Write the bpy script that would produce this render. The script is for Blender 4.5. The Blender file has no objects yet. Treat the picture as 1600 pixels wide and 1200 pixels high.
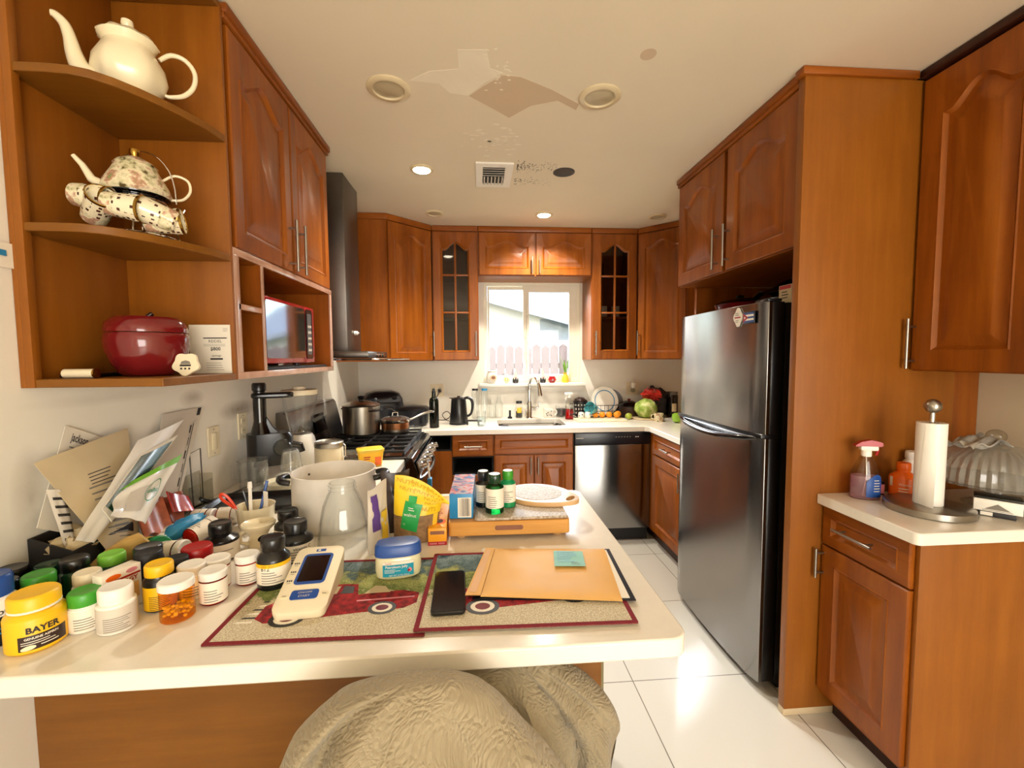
import bpy, bmesh, math, random
from mathutils import Matrix, Vector, noise
from mathutils.geometry import tessellate_polygon
PI = math.pi
R = math.radians
scene = bpy.context.scene
COL = scene.collection
random.seed(7)

# ------------------------------------------------------------------ camera
CAM_Z = 1.45
def set_camera():
    cam = bpy.data.cameras.new('camera')
    o = bpy.data.objects.new('camera', cam)
    COL.objects.link(o)
    p, y, r = 0.06317, 0.07636, -0.00671
    f = Vector((math.sin(y)*math.cos(p), math.cos(y)*math.cos(p), -math.sin(p)))
    rt = Vector((math.cos(y), -math.sin(y), 0))
    up = rt.cross(f)
    rt2 = rt*math.cos(r) + up*math.sin(r)
    up2 = up*math.cos(r) - rt*math.sin(r)
    M = Matrix((rt2, up2, -f)).transposed().to_4x4()
    M.translation = (0, 0, CAM_Z)
    o.matrix_world = M
    cam.sensor_width = 36.0
    cam.lens = 36.0*676.5/1600
    cam.clip_start = 0.02
    scene.camera = o
set_camera()

# ------------------------------------------------------------------ world, lights, exposure
scene.view_settings.view_transform = 'Standard'
scene.view_settings.look = 'None'
scene.view_settings.gamma = 1.0
scene.view_settings.use_curve_mapping = False
scene.view_settings.exposure = 1.42
scene.cycles.use_denoising = True
scene.cycles.max_bounces = 10
scene.cycles.diffuse_bounces = 5
scene.cycles.glossy_bounces = 4
scene.cycles.transparent_max_bounces = 16
scene.cycles.sample_clamp_indirect = 6.0
scene.cycles.caustics_reflective = False
scene.cycles.caustics_refractive = False

def set_world():
    w = bpy.data.worlds.new('sky')
    scene.world = w
    w.use_nodes = True
    nt = w.node_tree
    bg = nt.nodes['Background']
    sky = nt.nodes.new('ShaderNodeTexSky')
    sky.sky_type = 'NISHITA'
    sky.sun_disc = False
    sky.sun_elevation = R(48)
    sky.sun_rotation = R(200)
    sky.air_density = 1.3
    sky.dust_density = 2.5
    nt.links.new(sky.outputs[0], bg.inputs[0])
    bg.inputs[1].default_value = 0.28
set_world()

def sun(direction, strength, col, angle=1.0):
    l = bpy.data.lights.new('sun', 'SUN')
    l.energy = strength; l.color = col; l.angle = R(angle)
    o = bpy.data.objects.new('sun', l); COL.objects.link(o)
    o.rotation_euler = Vector(direction).to_track_quat('-Z', 'Y').to_euler()
def area(name, loc, direction, sx, sy, power, col):
    l = bpy.data.lights.new(name, 'AREA')
    l.shape = 'RECTANGLE'; l.size = sx; l.size_y = sy; l.energy = power; l.color = col
    o = bpy.data.objects.new(name, l); COL.objects.link(o)
    o.location = loc
    o.rotation_euler = Vector(direction).to_track_quat('-Z', 'Y').to_euler()
sun((-0.35, 0.62, -0.70), 0.7, (1.0, 0.96, 0.9))                  # from behind the house, onto the neighbours
def portal(name, loc, direction, sx, sy):
    area(name, loc, direction, sx, sy, 1, (1, 1, 1))
    bpy.data.lights[name].cycles.is_portal = True
area('sky_fill', (0.48, 7.0, 3.75), (0, -1, -0.5), 5.0, 2.2, 620, (0.93, 0.97, 1.0))            # added unseen area lamp, boosts sky light through the kitchen window
portal('window_portal', (0.485, 3.99, 1.66), (0, -1, 0), 0.86, 0.92)                              # kitchen window
area('rear_fill', (1.0, -2.95, 1.15), (-0.16, 1, -0.02), 2.4, 1.9, 56, (1.0, 0.97, 0.91))     # added unseen area lamp standing in for daylight from the room behind

# ------------------------------------------------------------------ materials
def lin(h):
    if not isinstance(h, str): return tuple(h)
    c = [int(h[i:i+2], 16)/255 for i in (0, 2, 4)]
    return tuple(x/12.92 if x <= 0.04045 else ((x+0.055)/1.055)**2.4 for x in c)
def new_mat(name):
    m = bpy.data.materials.new(name); m.use_nodes = True
    nt = m.node_tree
    return m, nt, nt.nodes['Principled BSDF']
def coords(nt, scale=(1, 1, 1)):
    tc = nt.nodes.new('ShaderNodeTexCoord'); mp = nt.nodes.new('ShaderNodeMapping')
    mp.inputs['Scale'].default_value = scale
    nt.links.new(tc.outputs['Object'], mp.inputs[0])
    return mp.outputs[0]
def noise_tex(nt, vec, scale, detail=4, rough=0.55):
    n = nt.nodes.new('ShaderNodeTexNoise')
    n.inputs['Scale'].default_value = scale; n.inputs['Detail'].default_value = detail
    n.inputs['Roughness'].default_value = rough
    nt.links.new(vec, n.inputs['Vector'])
    return n.outputs['Fac']
def ramp(nt, fac, stops):
    r = nt.nodes.new('ShaderNodeValToRGB')
    while len(r.color_ramp.elements) < len(stops): r.color_ramp.elements.new(0.5)
    for e, (p, c) in zip(r.color_ramp.elements, stops):
        e.position = p; e.color = (*c, 1)
    nt.links.new(fac, r.inputs[0])
    return r.outputs[0]
def bump(nt, bs, height, strength, dist=0.002):
    b = nt.nodes.new('ShaderNodeBump')
    b.inputs['Strength'].default_value = strength; b.inputs['Distance'].default_value = dist
    nt.links.new(height, b.inputs['Height']); nt.links.new(b.outputs[0], bs.inputs['Normal'])
MATS = {}
def mul(c, k): return tuple(min(1, x*k) for x in c)
def plain(name, col, rough=0.5, metal=0.0, var=0.07, scale=14, coat=0.0, bmp=0.0, bscale=60, emit=None, aniso=0.0, spec=0.5):
    m, nt, bs = new_mat(name)
    c = lin(col)
    f = noise_tex(nt, coords(nt), scale)
    nt.links.new(ramp(nt, f, [(0.25, mul(c, 1-var)), (0.75, mul(c, 1+var))]), bs.inputs['Base Color'])
    bs.inputs['Roughness'].default_value = rough; bs.inputs['Metallic'].default_value = metal
    bs.inputs['Coat Weight'].default_value = coat; bs.inputs['Coat Roughness'].default_value = 0.15
    bs.inputs['Specular IOR Level'].default_value = spec
    if aniso:
        bs.inputs['Anisotropic'].default_value = aniso; bs.inputs['Anisotropic Rotation'].default_value = 0.25
        t = nt.nodes.new('ShaderNodeTangent'); t.direction_type = 'RADIAL'; t.axis = 'Z'
        nt.links.new(t.outputs[0], bs.inputs['Tangent'])
    if bmp: bump(nt, bs, noise_tex(nt, coords(nt), bscale, 5), bmp)
    if emit:
        bs.inputs['Emission Color'].default_value = (*lin(emit[0]), 1); bs.inputs['Emission Strength'].default_value = emit[1]
    MATS[name] = m
    return m
def wood(name, dark, mid, light, axis='z', rough=0.36, coat=0.06, fine=1.0):
    m, nt, bs = new_mat(name)
    s = {'z': (11, 11, 0.9), 'x': (0.9, 11, 11), 'y': (11, 0.9, 11)}[axis]
    v = coords(nt, s)
    a = noise_tex(nt, v, 1.3*fine, 8, 0.65)
    col = ramp(nt, a, [(0.28, lin(dark)), (0.5, lin(mid)), (0.74, lin(light))])
    sp = noise_tex(nt, coords(nt), 5, 3)
    mx = nt.nodes.new('ShaderNodeMix'); mx.data_type = 'RGBA'; mx.blend_type = 'MULTIPLY'
    mx.inputs['Factor'].default_value = 0.25
    nt.links.new(col, mx.inputs['A'])
    nt.links.new(ramp(nt, sp, [(0.3, (0.6, 0.55, 0.5)), (0.7, (1, 1, 1))]), mx.inputs['B'])
    nt.links.new(mx.outputs['Result'], bs.inputs['Base Color'])
    bs.inputs['Roughness'].default_value = rough; bs.inputs['Specular IOR Level'].default_value = 0.35
    bs.inputs['Coat Weight'].default_value = coat; bs.inputs['Coat Roughness'].default_value = 0.12
    bump(nt, bs, a, 0.06)
    MATS[name] = m
def glass(name, tint=(0.96, 0.98, 0.97), rough=0.02, edge=1.0, ior=1.45, edge_dark=0.85, diff=0.0):
    m = bpy.data.materials.new(name); m.use_nodes = True
    nt = m.node_tree; nt.nodes.clear()
    out = nt.nodes.new('ShaderNodeOutputMaterial')
    tr = nt.nodes.new('ShaderNodeBsdfTransparent'); gl = nt.nodes.new('ShaderNodeBsdfGlossy')
    mx = nt.nodes.new('ShaderNodeMixShader')
    lw = nt.nodes.new('ShaderNodeLayerWeight'); lw.inputs['Blend'].default_value = 0.35
    c2 = mul(lin(tint), edge_dark)
    rp = ramp(nt, lw.outputs['Facing'], [(0.35, lin(tint)), (0.95, c2)])
    nt.links.new(rp, tr.inputs['Color'])
    gl.inputs['Roughness'].default_value = rough
    l2 = nt.nodes.new('ShaderNodeLayerWeight'); l2.inputs['Blend'].default_value = 0.5
    pw = nt.nodes.new('ShaderNodeMath'); pw.operation = 'POWER'; pw.inputs[1].default_value = 4.0
    nt.links.new(l2.outputs['Facing'], pw.inputs[0])
    mm = nt.nodes.new('ShaderNodeMath'); mm.operation = 'MULTIPLY_ADD'; mm.inputs[1].default_value = 0.5*edge; mm.inputs[2].default_value = 0.035*edge
    nt.links.new(pw.outputs[0], mm.inputs[0])
    nt.links.new(mm.outputs[0], mx.inputs[0]); nt.links.new(tr.outputs[0], mx.inputs[1]); nt.links.new(gl.outputs[0], mx.inputs[2])
    if diff:
        df = nt.nodes.new('ShaderNodeBsdfDiffuse'); df.inputs['Color'].default_value = (*mul(lin(tint), 0.95), 1)
        m2 = nt.nodes.new('ShaderNodeMixShader'); m2.inputs[0].default_value = diff
        nt.links.new(mx.outputs[0], m2.inputs[1]); nt.links.new(df.outputs[0], m2.inputs[2]); nt.links.new(m2.outputs[0], out.inputs[0])
    else: nt.links.new(mx.outputs[0], out.inputs[0])
    MATS[name] = m

wood('wood', '73390a', '914c0e', 'a55e18', 'z')
wood('wood_x', '73390a', '914c0e', 'a55e18', 'x')
wood('wood_y', '73390a', '914c0e', 'a55e18', 'y')
wood('veneer', '864c0f', '905313', '9b5d1a', 'z', 0.42, 0.05, 1.5)
wood('veneer_x', '74460d', '7f4e12', '8a5817', 'x', 0.42, 0.05, 1.5)
wood('wood_glare', 'b08670', 'c39a86', 'd0aa98', 'z', 0.22, 0.7)  # pale pink window glare painted into the wood colour of the niche edges
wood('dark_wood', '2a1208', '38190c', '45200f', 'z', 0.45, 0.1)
wood('butcher', 'b97b36', 'cf9447', 'dca75c', 'x', 0.45, 0.05, 1.6)
wood('pale_wood', 'c49a68', 'd2aa78', 'dcb788', 'x', 0.5, 0.05)
plain('wall_paint', 'efeade', 0.72, var=0.03, scale=3, bmp=0.08, bscale=90)
plain('wall_paint_warm', 'ddd0b4', 0.75, var=0.04, scale=3, bmp=0.08, bscale=90)
plain('ceiling_paint', 'e4d7bf', 0.8, var=0.025, scale=2.2, bmp=0.06, bscale=70)
plain('ceiling_bare', 'd0b99c', 0.85, var=0.03, scale=5)
plain('ceiling_plaster', 'efe5d0', 0.8, var=0.03, scale=9, bmp=0.2, bscale=40)
plain('mould', '3f372a', 0.9)
plain('quartz', 'ece5d8', 0.22, var=0.02, scale=40, coat=0.2)
plain('stainless', '9a9998', 0.20, 1.0, var=0.04, scale=5, aniso=0.75)
plain('steel', 'c9c6c0', 0.16, 1.0, var=0.03)
plain('brushed', 'a9a49b', 0.32, 1.0, var=0.05, aniso=0.4)
plain('dark_steel', '6e6862', 0.36, 1.0, var=0.06)
plain('chrome', 'e6e6e6', 0.06, 1.0, var=0.01)
plain('copper', 'b07a55', 0.28, 1.0, var=0.08)
plain('black', '0d0d0f', 0.28, var=0.1, coat=0.2)
plain('black_matte', '131214', 0.6, var=0.12)
plain('black_gloss', '08080a', 0.08, var=0.05, coat=0.4)
plain('navy_black', '10131c', 0.3, var=0.1)
plain('charcoal', '2b292a', 0.55, var=0.1)
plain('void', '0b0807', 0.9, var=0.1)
plain('white', 'f1ece2', 0.4, var=0.03)
plain('white_gloss', 'f3eee2', 0.15, var=0.02, coat=0.3)
plain('cream', 'efe2c0', 0.2, var=0.03, coat=0.3)
plain('cream_matte', 'e9dcbd', 0.5, var=0.04)
plain('frame_paint', 'e7e0cc', 0.45, var=0.03)
plain('paper', 'ece4d4', 0.75, var=0.04, scale=6)
plain('paper_grey', 'cfc6b8', 0.75, var=0.05, scale=6)
plain('paper_tan', 'c9b691', 0.75, var=0.10, scale=6)
plain('label_paper', 'efe4d2', 0.6, var=0.03)
plain('ink', '2a2523', 0.7, var=0.1)
plain('ink_grey', '7d766c', 0.7, var=0.1)
plain('ink_brown', '8a5a45', 0.7, var=0.1)
plain('red', 'a80a10', 0.35, var=0.06)
plain('deep_red', '6d1418', 0.12, var=0.08, coat=0.5)
plain('maroon', '74161e', 0.25, var=0.06, coat=0.3)
plain('mat_red', '7c1220', 0.9, var=0.12, scale=120, bmp=0.4, bscale=400)
plain('truck_red', '8d1a20', 0.9, var=0.85, scale=70, bmp=0.4, bscale=400)
plain('orange', 'f06a14', 0.35, var=0.05)
plain('scissor_orange', 'e2421a', 0.3, var=0.05)
plain('yellow', 'f2bd12', 0.4, var=0.04)
plain('bag_yellow', 'ecc720', 0.4, var=0.06, bmp=0.4, bscale=25)
plain('ochre', 'c79a12', 0.5, var=0.1)
plain('lemon', 'e8c33a', 0.4, var=0.1)
plain('bright_green', '3f9a2c', 0.35, var=0.05)
plain('label_green', '159a48', 0.4, var=0.04)
plain('pharmacy_green', '0e8a50', 0.35, var=0.05)
plain('dark_green', '123a22', 0.25, var=0.1, coat=0.2)
plain('strip_green', '7cc142', 0.4, var=0.05)
plain('blue', '1d4a97', 0.35, var=0.06)
plain('sky_blue', '2a86b8', 0.4, var=0.12)
plain('box_blue', '1f7fb6', 0.4, var=0.05)
plain('teal', '4c9fa8', 0.2, var=0.08, coat=0.3)
plain('label_teal', '1d97b4', 0.4, var=0.04)
plain('purple', '5a3b86', 0.5, var=0.1)
plain('pink', 'd98a94', 0.4, var=0.08)
plain('note_paper', '8fc9bd', 0.7, var=0.04)
plain('kraft', 'e4b062', 0.6, var=0.06, scale=5, bmp=0.15, bscale=20)
plain('kraft_flap', 'e0b183', 0.6, var=0.05)
plain('jelly', 'dcd7b0', 0.2, var=0.05, coat=0.4)
plain('suede', 'b99552', 0.8, var=0.10, scale=40, bmp=0.3, bscale=300)
plain('box_orange', 'f0a21e', 0.4, var=0.06)
plain('orange_fruit', 'e8941c', 0.4, var=0.06, bmp=0.3, bscale=260)
plain('lime_fruit', '9cab3a', 0.4, var=0.12, bmp=0.3, bscale=200)
plain('apple_green', '8fbf3a', 0.3, var=0.1)
plain('brown_nut', '8a6a45', 0.6, var=0.4, scale=70, bmp=0.7, bscale=90)
plain('dark_brown', '2e1a14', 0.3, var=0.2)
plain('gold', 'a8843c', 0.22, 1.0, var=0.08)
plain('tan_plastic', 'ccb795', 0.5, var=0.05)
plain('lamp_glow', 'fff4dc', 0.5, var=0.0, emit=('fff0d0', 9.0))
plain('lamp_dead', 'b7a98a', 0.35, var=0.05)
plain('lamp_trim', 'd8c7a2', 0.35, var=0.03, coat=0.2)
plain('grass', '5c6648', 0.9, var=0.2, scale=4)
plain('stucco', 'f5f1ea', 0.8, var=0.03)
plain('roof_tile', '959ba5', 0.8, var=0.12, scale=9)
plain('fence_board', '665653', 0.8, var=0.10, scale=6)
plain('glass_dark', '98a3ae', 0.1, var=0.2, scale=3)
plain('towel', '9c968c', 0.9, var=0.5, scale=22, bmp=0.4, bscale=200)
plain('blue_cloth', '6d8496', 0.6, var=0.55, scale=26, bmp=0.3, bscale=60)
plain('printed_bag', 'a8593f', 0.3, var=0.45, scale=30, bmp=0.5, bscale=30)
plain('red_film', 'b0241d', 0.18, var=0.3, scale=12, bmp=0.6, bscale=22, coat=0.4)
plain('gloss_red', '9b1622', 0.15, var=0.1, coat=0.5)
plain('green_leaf', '6f9a3a', 0.5, var=0.15)
plain('stone_white', 'ddd6cc', 0.4, var=0.07, scale=18)
plain('olive_board', '7c7350', 0.7, var=0.05)
glass('clear_glass', (0.985, 0.992, 0.988), 0.03, 1.2, 1.45, 0.80, 0.03)
glass('window_glass', (0.98, 0.99, 1.0), 0.0, 0.6)
glass('clear_plastic', (0.86, 0.86, 0.83), 0.08, 1.2)
glass('smoke_glass', (0.16, 0.13, 0.13), 0.05, 1.3)
glass('cabinet_glass', (0.62, 0.60, 0.60), 0.04, 1.1)
glass('amber', (1.0, 0.72, 0.22), 0.06, 1.0)
glass('amber_red', (0.80, 0.20, 0.10), 0.06, 1.0)
glass('pink_liquid', (0.95, 0.62, 0.74), 0.04, 0.8, 1.45, 0.8, 0.25)
glass('red_liquid', (0.85, 0.05, 0.05), 0.05, 0.8)
glass('water', (0.86, 0.93, 0.96), 0.02, 1.0)
glass('frost', (0.86, 0.85, 0.80), 0.12, 2.2, 1.45, 0.8, 0.16)
glass('olive_glass', (0.10, 0.13, 0.09), 0.05, 1.2)
glass('green_glass', (0.05, 0.42, 0.16), 0.05, 1.2)

def special():
    # floor: big glossy off-white tiles with thin grey joints
    m, nt, bs = new_mat('floor_tile')
    br = nt.nodes.new('ShaderNodeTexBrick')
    br.offset = 0.0
    br.inputs['Color1'].default_value = (*lin('dad6cc'), 1); br.inputs['Color2'].default_value = (*lin('d6d2c8'), 1)
    br.inputs['Mortar'].default_value = (*lin('7d776c'), 1)
    br.inputs['Scale'].default_value = 1.0; br.inputs['Mortar Size'].default_value = 0.0022
    br.inputs['Brick Width'].default_value = 0.60; br.inputs['Row Height'].default_value = 0.60
    tc = nt.nodes.new('ShaderNodeTexCoord'); mp = nt.nodes.new('ShaderNodeMapping')
    mp.inputs['Location'].default_value = (-0.67, -1.80, 0)
    nt.links.new(tc.outputs['Object'], mp.inputs[0]); nt.links.new(mp.outputs[0], br.inputs['Vector'])
    nt.links.new(br.outputs['Color'], bs.inputs['Base Color'])
    bs.inputs['Roughness'].default_value = 0.12; bs.inputs['Coat Weight'].default_value = 0.3
    MATS['floor_tile'] = m
    # quilt: stitched paisley relief
    m, nt, bs = new_mat('quilt')
    v = coords(nt)
    nz = nt.nodes.new('ShaderNodeTexNoise'); nz.inputs['Scale'].default_value = 5; nt.links.new(v, nz.inputs['Vector'])
    ad = nt.nodes.new('ShaderNodeMix'); ad.data_type = 'RGBA'; ad.blend_type = 'LINEAR_LIGHT'; ad.inputs['Factor'].default_value = 0.12
    nt.links.new(v, ad.inputs['A']); nt.links.new(nz.outputs['Color'], ad.inputs['B'])
    vo = nt.nodes.new('ShaderNodeTexVoronoi'); vo.inputs['Scale'].default_value = 15; nt.links.new(ad.outputs['Result'], vo.inputs['Vector'])
    sn = nt.nodes.new('ShaderNodeMath'); sn.operation = 'MULTIPLY'; sn.inputs[1].default_value = 22
    nt.links.new(vo.outputs['Distance'], sn.inputs[0])
    si = nt.nodes.new('ShaderNodeMath'); si.operation = 'SINE'; nt.links.new(sn.outputs[0], si.inputs[0])
    ab = nt.nodes.new('ShaderNodeMath'); ab.operation = 'ABSOLUTE'; nt.links.new(si.outputs[0], ab.inputs[0])
    v2 = nt.nodes.new('ShaderNodeTexVoronoi'); v2.feature = 'DISTANCE_TO_EDGE'; v2.inputs['Scale'].default_value = 95
    nt.links.new(ad.outputs['Result'], v2.inputs['Vector'])
    mm = nt.nodes.new('ShaderNodeMath'); mm.operation = 'MULTIPLY_ADD'; mm.inputs[1].default_value = 4.0
    nt.links.new(v2.outputs[0], mm.inputs[0]); nt.links.new(ab.outputs[0], mm.inputs[2])
    bump(nt, bs, mm.outputs[0], 0.42, 0.004)
    f = noise_tex(nt, v, 6)
    nt.links.new(ramp(nt, f, [(0.3, lin('8f8166')), (0.7, lin('9d8f73'))]), bs.inputs['Base Color'])
    bs.inputs['Roughness'].default_value = 0.85
    bs.inputs['Sheen Weight'].default_value = 0.2
    MATS['quilt'] = m
    # tapestry placemat ground: sandy road below, dark blue-green foliage above
    m, nt, bs = new_mat('tapestry')
    tc = nt.nodes.new('ShaderNodeTexCoord'); sx = nt.nodes.new('ShaderNodeSeparateXYZ')
    nt.links.new(tc.outputs['Object'], sx.inputs[0])
    n1 = noise_tex(nt, coords(nt), 22, 5)
    a = nt.nodes.new('ShaderNodeMath'); a.operation = 'MULTIPLY_ADD'; a.inputs[1].default_value = 2.1; a.inputs[2].default_value = 0.33
    nt.links.new(sx.outputs['Y'], a.inputs[0])
    b = nt.nodes.new('ShaderNodeMath'); b.operation = 'MULTIPLY_ADD'; b.inputs[1].default_value = 0.55
    nt.links.new(n1, b.inputs[0]); nt.links.new(a.outputs[0], b.inputs[2])
    col = ramp(nt, b.outputs[0], [(0.40, lin('cdc2a8')), (0.56, lin('c2b594')), (0.60, lin('66783a')), (0.72, lin('a3a565')), (0.80, lin('4a6266')), (0.92, lin('7f9296')), (1.0, lin('2c424c'))])
    n2 = noise_tex(nt, coords(nt), 330, 2)
    mx = nt.nodes.new('ShaderNodeMix'); mx.data_type = 'RGBA'; mx.blend_type = 'OVERLAY'; mx.inputs['Factor'].default_value = 0.6
    nt.links.new(col, mx.inputs['A']); nt.links.new(ramp(nt, n2, [(0.3, (0.12, 0.12, 0.12)), (0.7, (0.85, 0.85, 0.85))]), mx.inputs['B'])
    nt.links.new(mx.outputs['Result'], bs.inputs['Base Color'])
    bs.inputs['Roughness'].default_value = 0.95
    bump(nt, bs, noise_tex(nt, coords(nt), 420, 2), 0.5)
    MATS['tapestry'] = m
    # floral porcelain and check-band porcelain
    m, nt, bs = new_mat('floral')
    n = noise_tex(nt, coords(nt), 34, 3)
    nt.links.new(ramp(nt, n, [(0.34, lin('5a4a2a')), (0.42, lin('c7bf97')), (0.52, lin('e9dfbf')), (0.62, lin('b98a72')), (0.7, lin('8d9a66'))]), bs.inputs['Base Color'])
    bs.inputs['Roughness'].default_value = 0.12; bs.inputs['Coat Weight'].default_value = 0.3
    MATS['floral'] = m
    m, nt, bs = new_mat('check_porcelain')
    ck = nt.nodes.new('ShaderNodeTexVoronoi'); ck.distance = 'CHEBYCHEV'; ck.inputs['Scale'].default_value = 75; ck.inputs['Randomness'].default_value = 0.55
    nt.links.new(coords(nt), ck.inputs['Vector'])
    nt.links.new(ramp(nt, ck.outputs['Distance'], [(0.24, lin('4a2418')), (0.27, lin('ebe0c2'))]), bs.inputs['Base Color'])
    bs.inputs['Roughness'].default_value = 0.12; bs.inputs['Coat Weight'].default_value = 0.3
    MATS['check_porcelain'] = m
    m, nt, bs = new_mat('cabbage')
    n = noise_tex(nt, coords(nt), 16, 6)
    nt.links.new(ramp(nt, n, [(0.35, lin('6d8a30')), (0.5, lin('9db552')), (0.62, lin('d3d79a'))]), bs.inputs['Base Color'])
    bs.inputs['Roughness'].default_value = 0.45
    bump(nt, bs, n, 0.5, 0.01)
    MATS['cabbage'] = m
    m, nt, bs = new_mat('terrazzo')
    n = noise_tex(nt, coords(nt), 170, 3)
    nt.links.new(ramp(nt, n, [(0.36, lin('97846f')), (0.5, lin('b3a38f')), (0.64, lin('c8bdae'))]), bs.inputs['Base Color'])
    bs.inputs['Roughness'].default_value = 0.55
    MATS['terrazzo'] = m
    m, nt, bs = new_mat('box_print')
    n = noise_tex(nt, coords(nt), 26, 2)
    nt.links.new(ramp(nt, n, [(0.38, lin('2d4f86')), (0.46, lin('b9b4b8')), (0.54, lin('d35a52')), (0.62, lin('3d6aa0'))]), bs.inputs['Base Color'])
    bs.inputs['Roughness'].default_value = 0.35
    MATS['box_print'] = m
    m, nt, bs = new_mat('mirror_door')
    f = noise_tex(nt, coords(nt), 3)
    nt.links.new(ramp(nt, f, [(0.3, lin('9a9da0')), (0.7, lin('a8abad'))]), bs.inputs['Base Color'])
    bs.inputs['Metallic'].default_value = 1.0; bs.inputs['Roughness'].default_value = 0.06
    MATS['mirror_door'] = m
    # left wall paint with a few greasy smudges of their own shape
    m = MATS['wall_paint'].copy(); m.name = 'wall_paint_smudged'; nt = m.node_tree; bs = nt.nodes['Principled BSDF']
    src = bs.inputs['Base Color'].links[0].from_socket
    nz = noise_tex(nt, coords(nt), 9, 4)
    for y, z, ry, rz, k in ((1.667, 1.306, 0.075, 0.035, 0.55), (1.965, 1.228, 0.15, 0.045, 0.6), (1.86, 1.0, 0.10, 0.12, 0.35), (1.30, 1.34, 0.25, 0.02, 0.15), (1.08, 1.12, 0.05, 0.14, 0.4)):
        mp = nt.nodes.new('ShaderNodeMapping'); tc = nt.nodes.new('ShaderNodeTexCoord')
        mp.inputs['Scale'].default_value = (1, 1/ry, 1/rz); mp.inputs['Location'].default_value = (1.05, -y/ry, -z/rz)
        nt.links.new(tc.outputs['Object'], mp.inputs[0])
        g = nt.nodes.new('ShaderNodeTexGradient'); g.gradient_type = 'SPHERICAL'; nt.links.new(mp.outputs[0], g.inputs[0])
        mt = nt.nodes.new('ShaderNodeMath'); mt.operation = 'MULTIPLY'; nt.links.new(g.outputs['Fac'], mt.inputs[0]); nt.links.new(nz, mt.inputs[1])
        m3 = nt.nodes.new('ShaderNodeMath'); m3.operation = 'MULTIPLY'; m3.use_clamp = True; m3.inputs[1].default_value = 2.4*k; nt.links.new(mt.outputs[0], m3.inputs[0])
        mx = nt.nodes.new('ShaderNodeMix'); mx.data_type = 'RGBA'; nt.links.new(m3.outputs[0], mx.inputs['Factor']); nt.links.new(src, mx.inputs['A']); mx.inputs['B'].default_value = (*lin('7d6a52'), 1)
        src = mx.outputs['Result']
    nt.links.new(src, bs.inputs['Base Color'])
    MATS['wall_paint_smudged'] = m
special()

# ------------------------------------------------------------------ mesh builder
def T3(x=0, y=0, z=0): return Matrix.Translation((x, y, z))
def RZ(a): return Matrix.Rotation(a, 4, 'Z')
def RX(a): return Matrix.Rotation(a, 4, 'X')
def RY(a): return Matrix.Rotation(a, 4, 'Y')
FACE_PX = RZ(PI/2)      # door-local front (-Y) turned to +X
FACE_NX = RZ(-PI/2)     # door-local front turned to -X
def rect(x0, y0, x1, y1): return [(x0, y0), (x1, y0), (x1, y1), (x0, y1)]
def rrect(x0, y0, x1, y1, r, n=5):
    out = []
    for cx, cy, a0 in ((x1-r, y0+r, -PI/2), (x1-r, y1-r, 0), (x0+r, y1-r, PI/2), (x0+r, y0+r, PI)):
        for k in range(n+1):
            a = a0 + PI/2*k/n
            out.append((cx+r*math.cos(a), cy+r*math.sin(a)))
    return out
def ell(cx, cy, rx, ry, n=28): return [(cx+rx*math.cos(2*PI*k/n), cy+ry*math.sin(2*PI*k/n)) for k in range(n)]
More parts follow.
